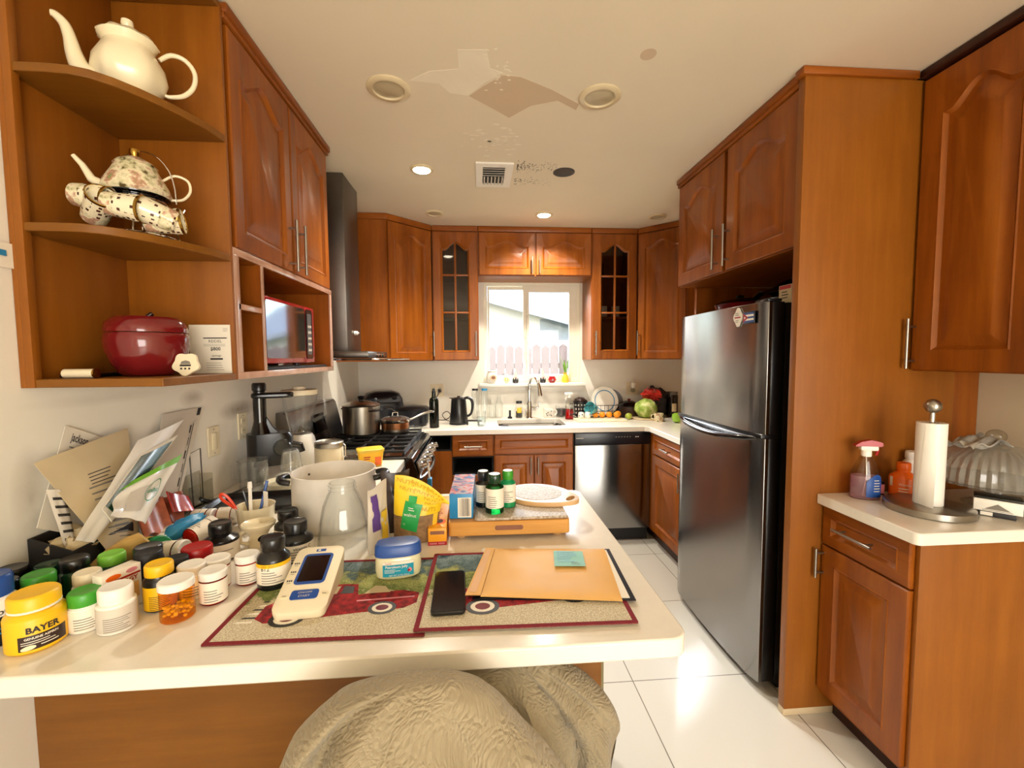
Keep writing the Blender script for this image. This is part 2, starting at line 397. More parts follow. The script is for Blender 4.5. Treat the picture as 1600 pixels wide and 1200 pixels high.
class MB:
    def __init__(s): s.v = []; s.f = []; s.m = []; s.mats = []
    def mi(s, mat):
        if mat not in s.mats: s.mats.append(mat)
        return s.mats.index(mat)
    def add(s, vs, fs, mat, M=None):
        b = len(s.v)
        s.v += [tuple(M @ Vector(p)) if M else tuple(p) for p in vs]
        i = s.mi(mat)
        for f in fs: s.f.append([b+k for k in f]); s.m.append(i)
        return s
    def box(s, a, b, mat, bev=0.0, M=None, seg=2):
        a, b = [min(p, q) for p, q in zip(a, b)], [max(p, q) for p, q in zip(a, b)]
        x0, y0, z0 = a; x1, y1, z1 = b
        vs = [(x0,y0,z0),(x1,y0,z0),(x1,y1,z0),(x0,y1,z0),(x0,y0,z1),(x1,y0,z1),(x1,y1,z1),(x0,y1,z1)]
        fs = [(0,3,2,1),(4,5,6,7),(0,1,5,4),(1,2,6,5),(2,3,7,6),(3,0,4,7)]
        bev = min(bev, 0.45*min(x1-x0, y1-y0, z1-z0))
        if bev > 0:
            bm = bmesh.new()
            bv = [bm.verts.new(p) for p in vs]
            for f in fs: bm.faces.new([bv[k] for k in f])
            bmesh.ops.bevel(bm, geom=bm.edges[:], offset=bev, segments=seg, profile=0.5, affect='EDGES')
            bm.verts.index_update()
            vs = [tuple(p.co) for p in bm.verts]; fs = [[p.index for p in f.verts] for f in bm.faces]
            bm.free()
        return s.add(vs, fs, mat, M)
    def loft(s, loops, mat, M=None, cap0=True, cap1=True, closed=False):
        n = len(loops[0]); vs = [p for l in loops for p in l]; fs = []
        for i in range(len(loops) if closed else len(loops)-1):
            j = (i+1) % len(loops)
            for k in range(n):
                fs.append((i*n+k, i*n+(k+1) % n, j*n+(k+1) % n, j*n+k))
        if not closed:
            if cap0: fs.append(tuple(range(n))[::-1])
            if cap1: fs.append(tuple((len(loops)-1)*n+k for k in range(n)))
        return s.add(vs, fs, mat, M)
    def lathe(s, prof, mat, M=None, n=28, wav=None, sx=1, sy=1, closed=False):
        loops = []
        for r, z in prof:
            r = max(r, 1e-5)
            loops.append([(sx*r*(wav(k/n, z) if wav else 1)*math.cos(2*PI*k/n), sy*r*(wav(k/n, z) if wav else 1)*math.sin(2*PI*k/n), z) for k in range(n)])
        (r0, z0), (r1, z1) = prof[0], prof[-1]
        ring = len(prof) >= 3 and min(r0, r1) > 1e-4 and math.hypot(r1-r0, z1-z0) < 0.03
        return s.loft(loops, mat, M, closed=ring or closed)
    def tube(s, pts, r, mat, n=8, M=None, closed=False):
        pts = [Vector(p) for p in pts]; rs = list(r) if isinstance(r, (list, tuple)) else [r]*len(pts)
        if 5 <= len(pts) <= 12:          # rounded curve through the points
            P2, R2 = [], []; L = len(pts); last = L if closed else L-1
            g = (lambda i: pts[i % L]) if closed else (lambda i: pts[max(0, min(L-1, i))])
            for i in range(last):
                p0, p1, p2, p3 = g(i-1), g(i), g(i+1), g(i+2)
                for k in range(4):
                    t = k/4
                    P2.append(0.5*((2*p1)+(p2-p0)*t+(2*p0-5*p1+4*p2-p3)*t*t+(3*p1-p0-3*p2+p3)*t**3)); R2.append(rs[i]+(rs[(i+1) % L]-rs[i])*t)
            if not closed: P2.append(pts[-1]); R2.append(rs[-1])
            pts, rs = P2, R2
        loops = []; N = None
        for i, p in enumerate(pts):
            a = pts[(i-1) % len(pts)] if (closed or i) else p
            b = pts[(i+1) % len(pts)] if (closed or i < len(pts)-1) else p
            t = (b-a).normalized()
            if N is None:
                N = t.orthogonal().normalized()
            N = (N - t*N.dot(t)).normalized(); B = t.cross(N)
            loops.append([tuple(p + rs[i]*(N*math.cos(2*PI*k/n)+B*math.sin(2*PI*k/n))) for k in range(n)])
        return s.loft(loops, mat, M, closed=closed)
    def prism(s, poly, z0, z1, mat, M=None, holes=()):
        loops = [list(poly)] + [list(h) for h in holes]
        tris = tessellate_polygon([[Vector((x, y, 0)) for x, y in l] for l in loops])
        flat = [p for l in loops for p in l]; n = len(flat)
        vs = [(x, y, z0) for x, y in flat] + [(x, y, z1) for x, y in flat]
        def area2(l): return sum(l[k][0]*l[(k+1) % len(l)][1]-l[(k+1) % len(l)][0]*l[k][1] for k in range(len(l)))
        fs = []
        if holes:
            for a, b, c in tris:
                pa, pb, pc = flat[a], flat[b], flat[c]
                if (pb[0]-pa[0])*(pc[1]-pa[1])-(pb[1]-pa[1])*(pc[0]-pa[0]) < 0: b, c = c, b
                fs += [(a, c, b), (n+a, n+b, n+c)]
        else:
            o = list(range(n)) if area2(loops[0]) > 0 else list(range(n))[::-1]
            fs += [tuple(o[::-1]), tuple(n+k for k in o)]
        b = 0
        for i, l in enumerate(loops):
            ccw = area2(l) > 0
            for k in range(len(l)):
                p, q = b+k, b+(k+1) % len(l)
                fs.append((p, q, n+q, n+p) if ccw == (i == 0) else (q, p, n+p, n+q))
            b += len(l)
        return s.add(vs, fs, mat, M)
    def ball(s, c, r, mat, n=20, m=12, M=None, wob=0, wf=3, seed=0):
        r = (r, r, r) if not isinstance(r, (tuple, list)) else r
        loops = []
        for i in range(1, m):
            a = PI*i/m; l = []
            for k in range(n):
                b = 2*PI*k/n
                d = Vector((math.sin(a)*math.cos(b), math.sin(a)*math.sin(b), -math.cos(a)))
                w = 1 + (wob*noise.noise(d*wf + Vector((seed, seed*1.7, 0))) if wob else 0)
                l.append((c[0]+r[0]*d.x*w, c[1]+r[1]*d.y*w, c[2]+r[2]*d.z*w))
            loops.append(l)
        return s.loft(loops, mat, M)
    def grid(s, fn, nu, nv, mat, M=None, thick=0.0):
        P = [[Vector(fn(i/nu, j/nv)) for i in range(nu+1)] for j in range(nv+1)]
        vs = [tuple(p) for row in P for p in row]; w = nu+1
        fs = [(j*w+i, j*w+i+1, (j+1)*w+i+1, (j+1)*w+i) for j in range(nv) for i in range(nu)]
        if thick:
            n0 = len(vs); bk = []
            for j in range(nv+1):
                for i in range(nu+1):
                    du = P[j][min(i+1, nu)]-P[j][max(i-1, 0)]; dv = P[min(j+1, nv)][i]-P[max(j-1, 0)][i]
                    nn = du.cross(dv); nn = nn.normalized() if nn.length > 1e-12 else Vector((0, 0, 1))
                    bk.append(tuple(P[j][i]-nn*thick))
            vs += bk
            fs += [tuple(n0+k for k in f)[::-1] for f in fs[:]]
            rim = [i for i in range(nu+1)] + [j*w+nu for j in range(1, nv+1)] + [nv*w+i for i in range(nu-1, -1, -1)] + [j*w for j in range(nv-1, 0, -1)]
            for k in range(len(rim)):
                a, b = rim[k], rim[(k+1) % len(rim)]
                fs.append((b, a, n0+a, n0+b))
        return s.add(vs, fs, mat, M)
    def text(s, body, size, mat, xf, align='CENTER', bold=0.0, squash=1.0):
        cu = bpy.data.curves.new('lettering', 'FONT'); cu.body = body; cu.size = size
        cu.align_x = align; cu.align_y = 'CENTER'; cu.offset = bold; cu.resolution_u = 2
        o = bpy.data.objects.new('lettering', cu); COL.objects.link(o)
        me = bpy.data.meshes.new_from_object(o.evaluated_get(bpy.context.evaluated_depsgraph_get()))
        vs = [tuple(xf(p.co.x*squash, p.co.y)) for p in me.vertices]; fs = [tuple(p.vertices) for p in me.polygons]
        bpy.data.objects.remove(o); bpy.data.curves.remove(cu); bpy.data.meshes.remove(me)
        return s.add(vs, fs, mat)
    def patch(s, x0, y0, x1, y1, mat, xf, nu=1):
        vs = []; fs = []
        for k in range(nu+1):
            x = x0+(x1-x0)*k/nu
            vs += [tuple(xf(x, y0)), tuple(xf(x, y1))]
        for k in range(nu): fs.append((2*k, 2*k+2, 2*k+3, 2*k+1))
        return s.add(vs, fs, mat)
    def lines(s, x0, x1, y, n, dy, h, mat, xf, seed=1, nu=1):
        rnd = random.Random(seed)
        for k in range(n):
            xe = x0+(x1-x0)*rnd.uniform(0.55, 1.0)
            s.patch(x0, y-k*dy-h/2, xe, y-k*dy+h/2, mat, xf, nu)
        return s
    def build(s, name, parent=None, loc=None, rot=None, bevel=0, smooth=40, label=None):
        me = bpy.data.meshes.new(name); me.from_pydata(s.v, [], s.f)
        for k in s.mats: me.materials.append(MATS[k])
        me.polygons.foreach_set('material_index', s.m)
        me.polygons.foreach_set('use_smooth', [True]*len(me.polygons))
        me.update()
        me.set_sharp_from_angle(angle=R(smooth))
        o = bpy.data.objects.new(name, me); COL.objects.link(o)
        if parent: o.parent = parent
        if loc: o.location = loc
        if rot: o.rotation_euler = rot
        if bevel:
            b = o.modifiers.new('bevel', 'BEVEL'); b.width = bevel; b.segments = 2; b.limit_method = 'ANGLE'; b.angle_limit = R(40)
        if label: o['label'] = label
        return o
def cylxf(r, z0=0.0, a0=0.0):       # wraps flat (x, y) round a cylinder whose front is local -Y
    return lambda x, y: (r*math.sin(a0+x/r), -r*math.cos(a0+x/r), z0+y)
def flatxf(o, ux, uy):
    o, ux, uy = Vector(o), Vector(ux), Vector(uy)
    return lambda x, y: o+ux*x+uy*y
def mxf(M, off=0.0): return lambda x, y: M @ Vector((x, -off, y))
def tag(o, label, cat, group=None, kind=None):
    o['label'] = label; o['category'] = cat
    if group: o['group'] = group
    if kind: o['kind'] = kind
    return o
def thing(name, label, cat, loc=(0, 0, 0), rz=0.0, group=None, rot=None):
    o = bpy.data.objects.new(name, None); COL.objects.link(o)
    o.empty_display_size = 0.05
    o.location = loc; o.rotation_euler = rot if rot else (0, 0, rz)
    return tag(o, label, cat, group)
def struct(o): o['kind'] = 'structure'; return o
def face(x, y): return math.atan2(-x, y)       # turn a thing's front (-Y) to the room's near side
def copy_tree(o, parent=None):
    c = o.copy(); COL.objects.link(c); c.parent = parent
    for ch in [k for k in bpy.data.objects if k.parent == o]: copy_tree(ch, c)
    return c

# ------------------------------------------------------------------ the setting
XL, XR, YB, YN, ZC = -1.05, 1.98, 3.88, -3.1, 2.50
VERT = RX(PI/2)      # flat (x, y) -> (x, 0, y), thickness along -Y
def build_shell():
    m = MB(); m.box((XL, YN, -0.06), (XR, YB, 0), 'floor_tile'); struct(m.build('floor'))
    # ceiling with scraped and replastered patches, each a face of its own just proud of the board
    m = MB(); m.box((XL, YN, ZC), (XR, YB, ZC+0.06), 'ceiling_paint')
    z = ZC-0.0006
    def patch(poly, mat, zz=z): m.prism(poly, zz, ZC+0.001, mat)
    patch([(-0.06, 1.56), (0.04, 1.555), (0.055, 1.65), (0.10, 1.67), (0.03, 1.74), (-0.03, 1.82), (-0.10, 1.81), (-0.14, 1.75), (-0.25, 1.74), (-0.17, 1.68), (-0.06, 1.66)], 'ceiling_plaster')
    patch([(-0.026, 1.823), (0.03, 1.755), (0.10, 1.685), (0.17, 1.69), (0.30, 1.76), (0.43, 1.85), (0.427, 1.894), (0.335, 1.83), (0.29, 1.85), (0.232, 1.873), (0.19, 1.92), (0.145, 1.972), (0.10, 1.93)], 'ceiling_bare')
    patch(ell(0.603, 1.54, 0.028, 0.030, 14), 'ceiling_bare')
    rnd = random.Random(5)
    for k in range(46):     # flakes where old paint came away
        cx, cy = rnd.gauss(0.10, 0.07), rnd.gauss(2.16, 0.07)
        a = rnd.uniform(0, PI); w, h = rnd.uniform(0.004, 0.016), rnd.uniform(0.002, 0.006)
        patch([(cx+w*math.cos(a+t)*(1+0.4*rnd.random()), cy+h*math.sin(a+t)*(1+0.5*rnd.random())) for t in (0, 1.2, 2.3, 3.3, 4.4, 5.4)], 'ceiling_plaster')
    for k in range(30):
        cx, cy = rnd.uniform(0.03, 0.13), 1.60+rnd.gauss(0.06, 0.05)
        patch([(cx+0.006*math.cos(t)*(0.5+rnd.random()), cy+0.004*math.sin(t)*(0.5+rnd.random())) for t in (0, 1.2, 2.3, 3.3, 4.4, 5.4)], 'ceiling_plaster', z-0.0003)
    for k in range(230):    # specks of mould blown out of the vent
        t = rnd.random()**1.6
        cx = 0.225+0.22*t; cy = (2.46 if rnd.random() < 0.68 else 2.66)+rnd.gauss(0, 0.028)
        q = rnd.uniform(0.0012, 0.0036)*(1.2-0.6*t)
        patch([(cx+q*math.cos(a), cy+q*1.3*math.sin(a)) for a in (0, 1.3, 2.5, 3.8, 5.0)], 'mould')
    struct(m.build('ceiling'))
    m = MB(); m.box((XL-0.1, YN, 0), (XL, YB+0.1, ZC), 'wall_paint_smudged'); struct(m.build('wall_left'))
    m = MB(); m.box((XR, YN, 0), (XR+0.1, YB+0.1, ZC), 'wall_paint_warm'); struct(m.build('wall_right'))
    m = MB(); m.prism(rect(XL, 0, XR, ZC), -0.12, 0, 'wall_paint', T3(0, YB, 0) @ VERT, holes=[rect(0.05, 1.215, 0.92, 2.12)]); struct(m.build('wall_back'))
    m = MB(); m.box((XL-0.1, YN-0.1, 0), (XR+0.1, YN, ZC), 'wall_paint'); struct(m.build('wall_near'))
build_shell()

def build_window():
    f = MB()
    y0, y1 = YB+0.035, YB+0.10
    M = T3(0, y1, 0) @ VERT
    f.prism(rect(0.05, 1.215, 0.92, 2.12), 0, y1-y0, 'frame_paint', M, holes=[rect(0.080, 1.255, 0.890, 2.085)])
    f.prism(rect(0.085, 1.255, 0.445, 2.08), 0.010, 0.034, 'frame_paint', M, holes=[rect(0.100, 1.275, 0.410, 2.055)])
    f.prism(rect(0.405, 1.245, 0.890, 2.085), 0.034, 0.062, 'frame_paint', M, holes=[rect(0.458, 1.285, 0.825, 2.03)])
    win = struct(f.build('window_1', bevel=0.002))
    p = MB(); p.box((0.095, y1-0.024, 1.27), (0.415, y1-0.020, 2.06), 'window_glass'); p.build('pane', win)
    p = MB(); p.box((0.452, y1-0.050, 1.28), (0.83, y1-0.046, 2.035), 'window_glass'); p.build('pane', win)
    p = MB(); p.box((0.418, y1-0.074, 1.62), (0.430, y1-0.063, 1.70), 'frame_paint', 0.003); p.build('latch', win)
    s = MB(); s.box((0.0, YB-0.075, 1.185), (0.955, YB-0.001, 1.214), 'white', 0.006); s.box((0.055, YB-0.005, 1.185), (0.915, YB+0.034, 1.2145), 'white')
    s.box((0.015, YB-0.018, 1.135), (0.94, YB-0.001, 1.185), 'white', 0.003)
    struct(s.build('trim_1'))
build_window()

def build_outside():
    m = MB(); m.box((-9, YB+0.6, -0.3), (12, 22, -0.2), 'grass'); o = m.build('lawn'); o['kind'] = 'structure'
    fe = thing('wooden_fence', 'pale wooden picket fence outside behind the kitchen window', 'fence', (0, 7.2, -0.2))
    fr = MB()
    for z in (0.35, 1.45): fr.box((-3.0, 0.03, z), (4.2, 0.07, z+0.09), 'fence_board')
    fr.build('rail', fe)
    b = MB(); rnd = random.Random(3)
    x = -3.0
    while x < 4.2:
        w = 0.135; h = 1.84+rnd.uniform(-0.03, 0.03)
        b.prism([(x, 0), (x+w, 0), (x+w, h-0.05), (x+w/2, h), (x, h-0.05)], 0, 0.022, 'fence_board', T3(0, 0.03, 0) @ VERT)
        x += 0.15
    b.build('pickets', fe)
    h = thing('neighbour_house', 'white house with a grey pitched roof beyond the picket fence', 'house', (0, 12.0, -0.2))
    ze = lambda x: 3.24-0.27*x
    w = MB(); w.prism([(-3, 0), (4.5, 0), (4.5, ze(4.5)), (-3, ze(-3))], -5, 0, 'stucco', VERT); w.build('wall', h)
    r = MB(); A = lambda y, dz: [(-3.4, y, ze(-3.4)+dz), (4.9, y, ze(4.9)+dz)]
    r.loft([A(-0.5, -0.10)+A(-0.5, 0.02)[::-1], A(2.6, 1.25)+A(2.6, 1.37)[::-1], A(5.4, 1.25)+A(5.4, 1.37)[::-1]], 'roof_tile'); r.build('roof', h, smooth=10)
    k = MB(); k.box((1.62, -0.03, 2.02), (2.75, 0.02, 2.76), 'white'); k.box((1.70, -0.045, 2.10), (2.67, -0.025, 2.68), 'glass_dark')
    k.build('window', h)
build_outside()

# ------------------------------------------------------------------ ceiling fittings
def ceiling_light(x, y, r, state, label, grp=None):
    t = thing('recessed_light', label, 'light', (x, y, ZC), 0, grp)
    tr = MB(); tr.lathe([(r, 0.0005), (r, -0.004), (r*0.93, -0.008), (r*0.74, -0.009), (r*0.70, -0.003)], 'lamp_trim', n=36); tr.build('trim_ring', t)
    b = MB()
    if state == 'lit':
        b.lathe([(r*0.72, -0.004), (r*0.60, -0.013), (r*0.3, -0.018), (0, -0.019)], 'lamp_glow', n=28)
        l = bpy.data.lights.new('downlight', 'SPOT'); l.energy = 44; l.color = (1.0, 0.92, 0.78); l.spot_size = R(140); l.spot_blend = 0.9; l.shadow_soft_size = 0.04
        lo = bpy.data.objects.new('downlight', l); COL.objects.link(lo); lo.parent = t; lo.location = (0, 0, -0.035)
    else:
        b.lathe([(r*0.72, -0.003), (r*0.66, -0.0025), (r*0.5, -0.0055), (0, -0.007)], 'lamp_dead', n=28)
    b.build('lens', t)
ceiling_light(-0.339, 1.794, 0.085, 'off', 'unlit recessed ceiling light, large, nearest the left cabinets', None)
ceiling_light(0.502, 1.793, 0.085, 'off', 'unlit recessed ceiling light, large, right of the bare ceiling patch', None)
ceiling_light(-0.305, 2.522, 0.066, 'lit', 'glowing recessed ceiling light left of the air vent', None)
ceiling_light(0.495, 3.253, 0.066, 'lit', 'glowing recessed ceiling light in front of the window cabinets', None)
ceiling_light(-0.309, 3.269, 0.066, 'off', 'small unlit recessed ceiling light by the left glass cabinet', None)
ceiling_light(1.357, 3.249, 0.066, 'off', 'small unlit recessed ceiling light by the far right corner cabinet', None)
def ceiling_misc():
    m = MB()
    m.lathe([(0.062, 0.0), (0.062, -0.0025), (0.052, -0.003), (0.047, -0.0012), (0, -0.0011)], 'charcoal', n=26)
    m.box((0.040, -0.03, -0.012), (0.055, -0.022, -0.001), 'dark_steel')
    tag(m.build('lamp_socket', loc=(0.498, 2.515, ZC)), 'dark empty lamp hole in the ceiling right of the air vent', 'light')
    v = thing('air_vent', 'white slatted air vent in the kitchen ceiling', 'vent', (0.097, 2.573, ZC))
    f = MB(); f.prism(rect(-0.102, -0.165, 0.106, 0.165), -0.010, -0.0005, 'white', holes=[rect(-0.062, -0.115, 0.062, 0.115)]); f.build('frame', v, bevel=0.002)
    b = MB(); b.box((-0.064, -0.117, -0.002), (0.064, 0.117, -0.001), 'black_matte'); b.build('backing', v)
    s = MB()
    for k in range(4): s.box((-0.062, -0.009, -0.001), (0.062, 0.009, 0.001), 'paper_grey', 0, T3(0, -0.100+k*0.030, -0.009) @ RX(R(35)))
    for k in range(6): s.box((-0.0035, -0.045, -0.007), (0.0035, 0.045, 0.004), 'paper_grey', 0, T3(-0.052+k*0.021, 0.065, -0.008))
    s.build('slats', v)
ceiling_misc()

# ------------------------------------------------------------------ cabinet doors
def arch_z(t, rise):
    a = abs(t)
    if a > 0.80: return 0.0
    s = a/0.80
    return rise*(0.5+0.5*math.cos(PI*s))**0.75
def opening(x0, x1, z0, z1, rise, n=26):
    """loop of points: bottom left->right, right side up, arched top right->left, left side down"""
    pts = [(x0+(x1-x0)*k/n, z0) for k in range(n)]
    pts += [(x1, z0+(z1-z0)*k/n) for k in range(n)]
    for k in range(n):
        t = 1-2*k/n
        pts.append(((x0+x1)/2+t*(x1-x0)/2, z1+arch_z(t, rise)))
    pts += [(x0, z1-(z1-z0)*k/n) for k in range(n)]
    return pts
def door_mesh(w, h, M, rise=0.045, mat='wood', glass_pane=False, st=0.062, drawer=False):
    """cabinet door in local x (width) and z (height), front face at y = -0.02"""
    b = MB(); D = 0.020
    if drawer: st = min(0.05, h*0.28); rise = 0
    zt = h-st-rise-(0.012 if rise else 0)
    o0 = opening(0, w, 0, h, 0)
    e = 0.004
    L = lambda pts, y: [(x, y, z) for x, z in pts]
    loops = [L(o0, 0), L(o0, -D+e), L(opening(e, w-e, e, h-e, 0), -D)]
    def inset(d, y): loops.append(L(opening(st+d, w-st-d, st+d, zt-d, rise), y))
    inset(-0.004, -D); inset(0, -D-0.0025); inset(0.005, -D+0.003); inset(0.012, -D+0.009)
    if glass_pane:
        inset(0.012, 0)
        b.loft(loops, mat, M, cap0=False, cap1=False)
        # back ring closes between outer and inner edge
        bo, bi = loops[0], loops[-1]; n = len(bo)
        b.add(bo+bi, [(k, n+k, n+(k+1) % n, (k+1) % n) for k in range(n)], mat, M)
        x0, x1, z0 = st+0.006, w-st-0.006, st+0.006
        b.box((w/2-0.008, -D+0.002, z0), (w/2+0.008, -0.004, zt+rise-0.004), mat, 0.002, M)
        for q in (0.36, 0.70):
            z = st+(zt+rise-st)*q
            b.box((x0, -D+0.003, z-0.007), (x1, -0.005, z+0.007), mat, 0.002, M)
    else:
        if not drawer:
            inset(0.020, -D+0.009); inset(0.046, -D+0.001); inset(0.049, -D-0.0005)
        else:
            inset(0.016, -D+0.009)
        b.loft(loops, mat, M)
    return b
def bar_handle(M, length, vertical=True, r=0.0055, off=0.032):
    b = MB(); a = length/2
    P = (lambda u, y: (0, y, u)) if vertical else (lambda u, y: (u, y, 0))
    b.tube([P(-a, -off), P(a, -off)], r, 'brushed', 10, M)
    for s in (-1, 1): b.tube([P(s*a*0.68, 0), P(s*a*0.68, -off)], r*0.8, 'brushed', 8, M)
    return b
def add_door(parent, M, w, h, hx=None, hz=None, hl=0.16, vertical=True, **k):
    d = door_mesh(w, h, M, **k).build('drawer_front' if k.get('drawer') else 'door', parent, smooth=32)
    if k.get('glass_pane'):
        st = 0.062
        g = MB(); g.box((st+0.004, -0.0035, st+0.004), (w-st-0.004, -0.0005, h-st-0.008), 'cabinet_glass', 0, M); g.build('pane', d)
    if hx is not None:
        bar_handle(M @ T3(hx, -0.020, hz), hl, vertical).build('handle', d, label='brushed metal bar handle')
    return d
def hollow(b, a, c, t, mat, open_side, back=True):
    """carcass of boards between corners a and c, open on one side"""
    (x0, y0, z0), (x1, y1, z1) = a, c
    b.box((x0, y0, z0), (x1, y1, z0+t), mat); b.box((x0, y0, z1-t), (x1, y1, z1), mat)
    if open_side in ('-y', '+y'):
        b.box((x0, y0, z0+t), (x0+t, y1, z1-t), mat); b.box((x1-t, y0, z0+t), (x1, y1, z1-t), mat)
        yy = (y1-0.006, y1) if open_side == '-y' else (y0, y0+0.006)
        b.box((x0+t, yy[0], z0+t), (x1-t, yy[1], z1-t), mat)
    else:
        b.box((x0, y0, z0+t), (x1, y0+t, z1-t), mat); b.box((x0, y1-t, z0+t), (x1, y1, z1-t), mat)
        xx = (x0, x0+0.006) if open_side == '+x' else (x1-0.006, x1)
        b.box((xx[0], y0+t, z0+t), (xx[1], y1-t, z1-t), mat)
    return b

# ------------------------------------------------------------------ left wall units
def left_units():
    # open corner shelf
    t = thing('corner_shelf', 'open wooden corner shelf with curved shelves at the left', 'shelf', (XL+0.001, 1.078, 1.385))
    W, L = 0.308, 0.320       # out from the wall, along the wall
    b = MB()
    b.box((0, -0.003, 0), (0.012, L, 1.10), 'veneer', 0.001)          # back board on the wall
    b.box((0.012, -0.003, 0.0), (0.030, 0.016, 1.10), 'veneer', 0.001)    # front lip board
    b.build('back_board', t)
    b = MB(); b.box((0.012, L-0.012, 0), (W, L, 1.10), 'veneer', 0.001); b.build('side_board', t)
    def curve(r0):
        # straight from the wall, then a quarter sweep back to the cabinet front
        pts = [(0.012, 0.0)]
        for k in range(15):
            a = PI/2*k/14
            pts.append((W-r0+r0*math.sin(a), r0*0.98-r0*0.98*math.cos(a)))
        pts += [(W, L-0.012), (0.012, L-0.012)]
        return pts
    soft = [(0.012, 0.0), (0.10, 0.0), (0.14, 0.004), (0.175, 0.018), (0.205, 0.045), (0.235, 0.085), (0.27, 0.150), (0.30, 0.235), (W, 0.30), (W, L-0.012), (0.012, L-0.012)]
    for z, poly in ((0.356, soft), (0.703, soft), (0.0, [(0.012, 0), (W, 0), (W, L-0.012), (0.012, L-0.012)]), (1.085, soft)):
        m = MB(); m.prism(poly, z, z+0.020, 'veneer_x'); m.build('shelf', t, bevel=0.002)
    # wall cabinet with two arched doors over an open niche
    t = thing('wall_cabinet', 'wooden wall cabinet with two arched doors above the microwave niche', 'cabinet', (XL+0.001, 1.400, 1.385))
    D, LY = 0.288, 0.880
    b = MB(); hollow(b, (0, 0, 0.400), (D, LY, 1.085), 0.018, 'wood', '+x'); b.build('body', t)
    c = MB(); c.box((0, 0, 1.085), (D+0.034, LY+0.015, 1.112), 'wood_y', 0.005); c.box((0, 0, 1.068), (D+0.026, LY+0.010, 1.086), 'wood_y', 0.004); c.build('cornice', t)
    for y0, hy in ((0.024, 0.380), (0.452, 0.036)):
        add_door(t, T3(D, y0, 0.408) @ FACE_PX, 0.416, 0.655, hy, 0.10, 0.20, rise=0.055, st=0.058)
    n = MB(); hollow(n, (0, 0, 0), (D+0.014, LY, 0.400), 0.018, 'wood', '+x'); n.build('niche', t)
    f = MB()
    X0, X1 = D+0.014, D+0.021
    f.box((X0, 0, 0), (X1, LY, 0.022), 'wood_glare', 0.001); f.box((X0, 0, 0.382), (X1, LY, 0.404), 'wood_glare', 0.001)
    f.box((X0, 0, 0.022), (X1, 0.030, 0.382), 'wood_glare', 0.001); f.box((X0, LY-0.026, 0.022), (X1, LY, 0.382), 'wood_glare', 0.001)
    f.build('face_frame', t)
    d = MB(); d.box((0.006, 0.166, 0.018), (X1-0.003, 0.184, 0.382), 'wood'); d.box((X1-0.003, 0.166, 0.018), (X1, 0.184, 0.382), 'wood_glare', 0.001); d.build('divider', t)
    d = MB(); d.box((0.006, 0.018, 0.218), (X1-0.003, 0.166, 0.236), 'wood_y'); d.box((X1-0.003, 0.018, 0.218), (X1, 0.166, 0.236), 'wood_glare', 0.001); d.build('cubby_shelf', t)
left_units()

# ------------------------------------------------------------------ back wall upper cabinets
YF = 3.57
def upper_back():
    B = YB-0.001
    def crown(t, poly):
        c = MB(); c.prism(poly, 1.035, 1.079, 'wood_x'); c.build('cornice', t, bevel=0.006)
    def corner(sgn, xa, ya, xb, yb, label, door_first):
        # xa,ya end of the diagonal at the side wall; xb,yb end at the back wall run
        t = thing('corner_cabinet', label, 'cabinet', (0, 0, 1.42))
        xw = XL+0.001 if sgn < 0 else XR-0.001
        poly = [(xw, ya), (xa, ya), (xb, yb), (xb, B), (xw, B)]
        if sgn > 0: poly = poly[::-1]
        m = MB(); m.prism(poly, 0, 1.035, 'wood'); m.build('body', t)
        e = 0.016
        cp = [(xw, ya-e), (xa+sgn*-e*0.6, ya-e), (xb-sgn*e*0.4, yb-e), (xb, B), (xw, B)]
        if sgn > 0: cp = cp[::-1]
        crown(t, cp)
        A, C = (Vector((xa, ya)), Vector((xb, yb))) if sgn < 0 else (Vector((xb, yb)), Vector((xa, ya)))
        d = C-A; ang = math.atan2(d.y, d.x); w = d.length
        M = T3(A.x, A.y, 0.006) @ RZ(ang) @ T3(0.012, -0.001, 0)
        add_door(t, M, w-0.024, 1.022, (w-0.024-0.012) if sgn < 0 else 0.012, 0.13, 0.20, rise=0.05, st=0.055)
    corner(-1, -0.672, 3.290, -0.372, YF, 'wooden diagonal corner wall cabinet in the far left corner', 0)
    corner(1, 1.632, 3.290, 1.332, YF, 'wooden diagonal corner wall cabinet in the far right corner', 0)
    for x0, x1, hx, lab in ((-0.364, 0.004, 0.345, 'glass-fronted wall cabinet left of the window'), (0.938, 1.324, 0.030, 'glass-fronted wall cabinet right of the window')):
        t = thing('glass_cabinet', lab, 'cabinet', (x0, YF, 1.42)); w = x1-x0
        b = MB(); hollow(b, (0, 0.0, 0), (w, B-YF, 1.035), 0.018, 'wood', '-y'); b.build('body', t)
        for z in (0.345, 0.68):
            s = MB(); s.box((0.018, 0.03, z), (w-0.018, B-YF-0.006, z+0.016), 'wood_x'); s.build('shelf', t)
        crown(t, rect(0, -0.016, w, B-YF))
        add_door(t, T3(0.006, -0.001, 0.006), w-0.012, 1.022, hx-0.006, 0.13, 0.20, rise=0.055, glass_pane=True, st=0.066)
    t = thing('wall_cabinet', 'short wooden wall cabinet with two arched doors over the window', 'cabinet', (0.006, YF, 2.105))
    b = MB(); b.box((0, 0, 0), (0.930, B-YF, 0.350), 'wood_x'); b.build('body', t)
    c = MB(); c.box((0, -0.016, 0.350), (0.930, B-YF, 0.394), 'wood_x', 0.006); c.build('cornice', t)
    for x, hx in ((0.006, 0.428), (0.470, 0.026)):
        add_door(t, T3(x, -0.001, 0.006), 0.454, 0.338, hx, 0.075, 0.13, rise=0.045, st=0.055)
upper_back()

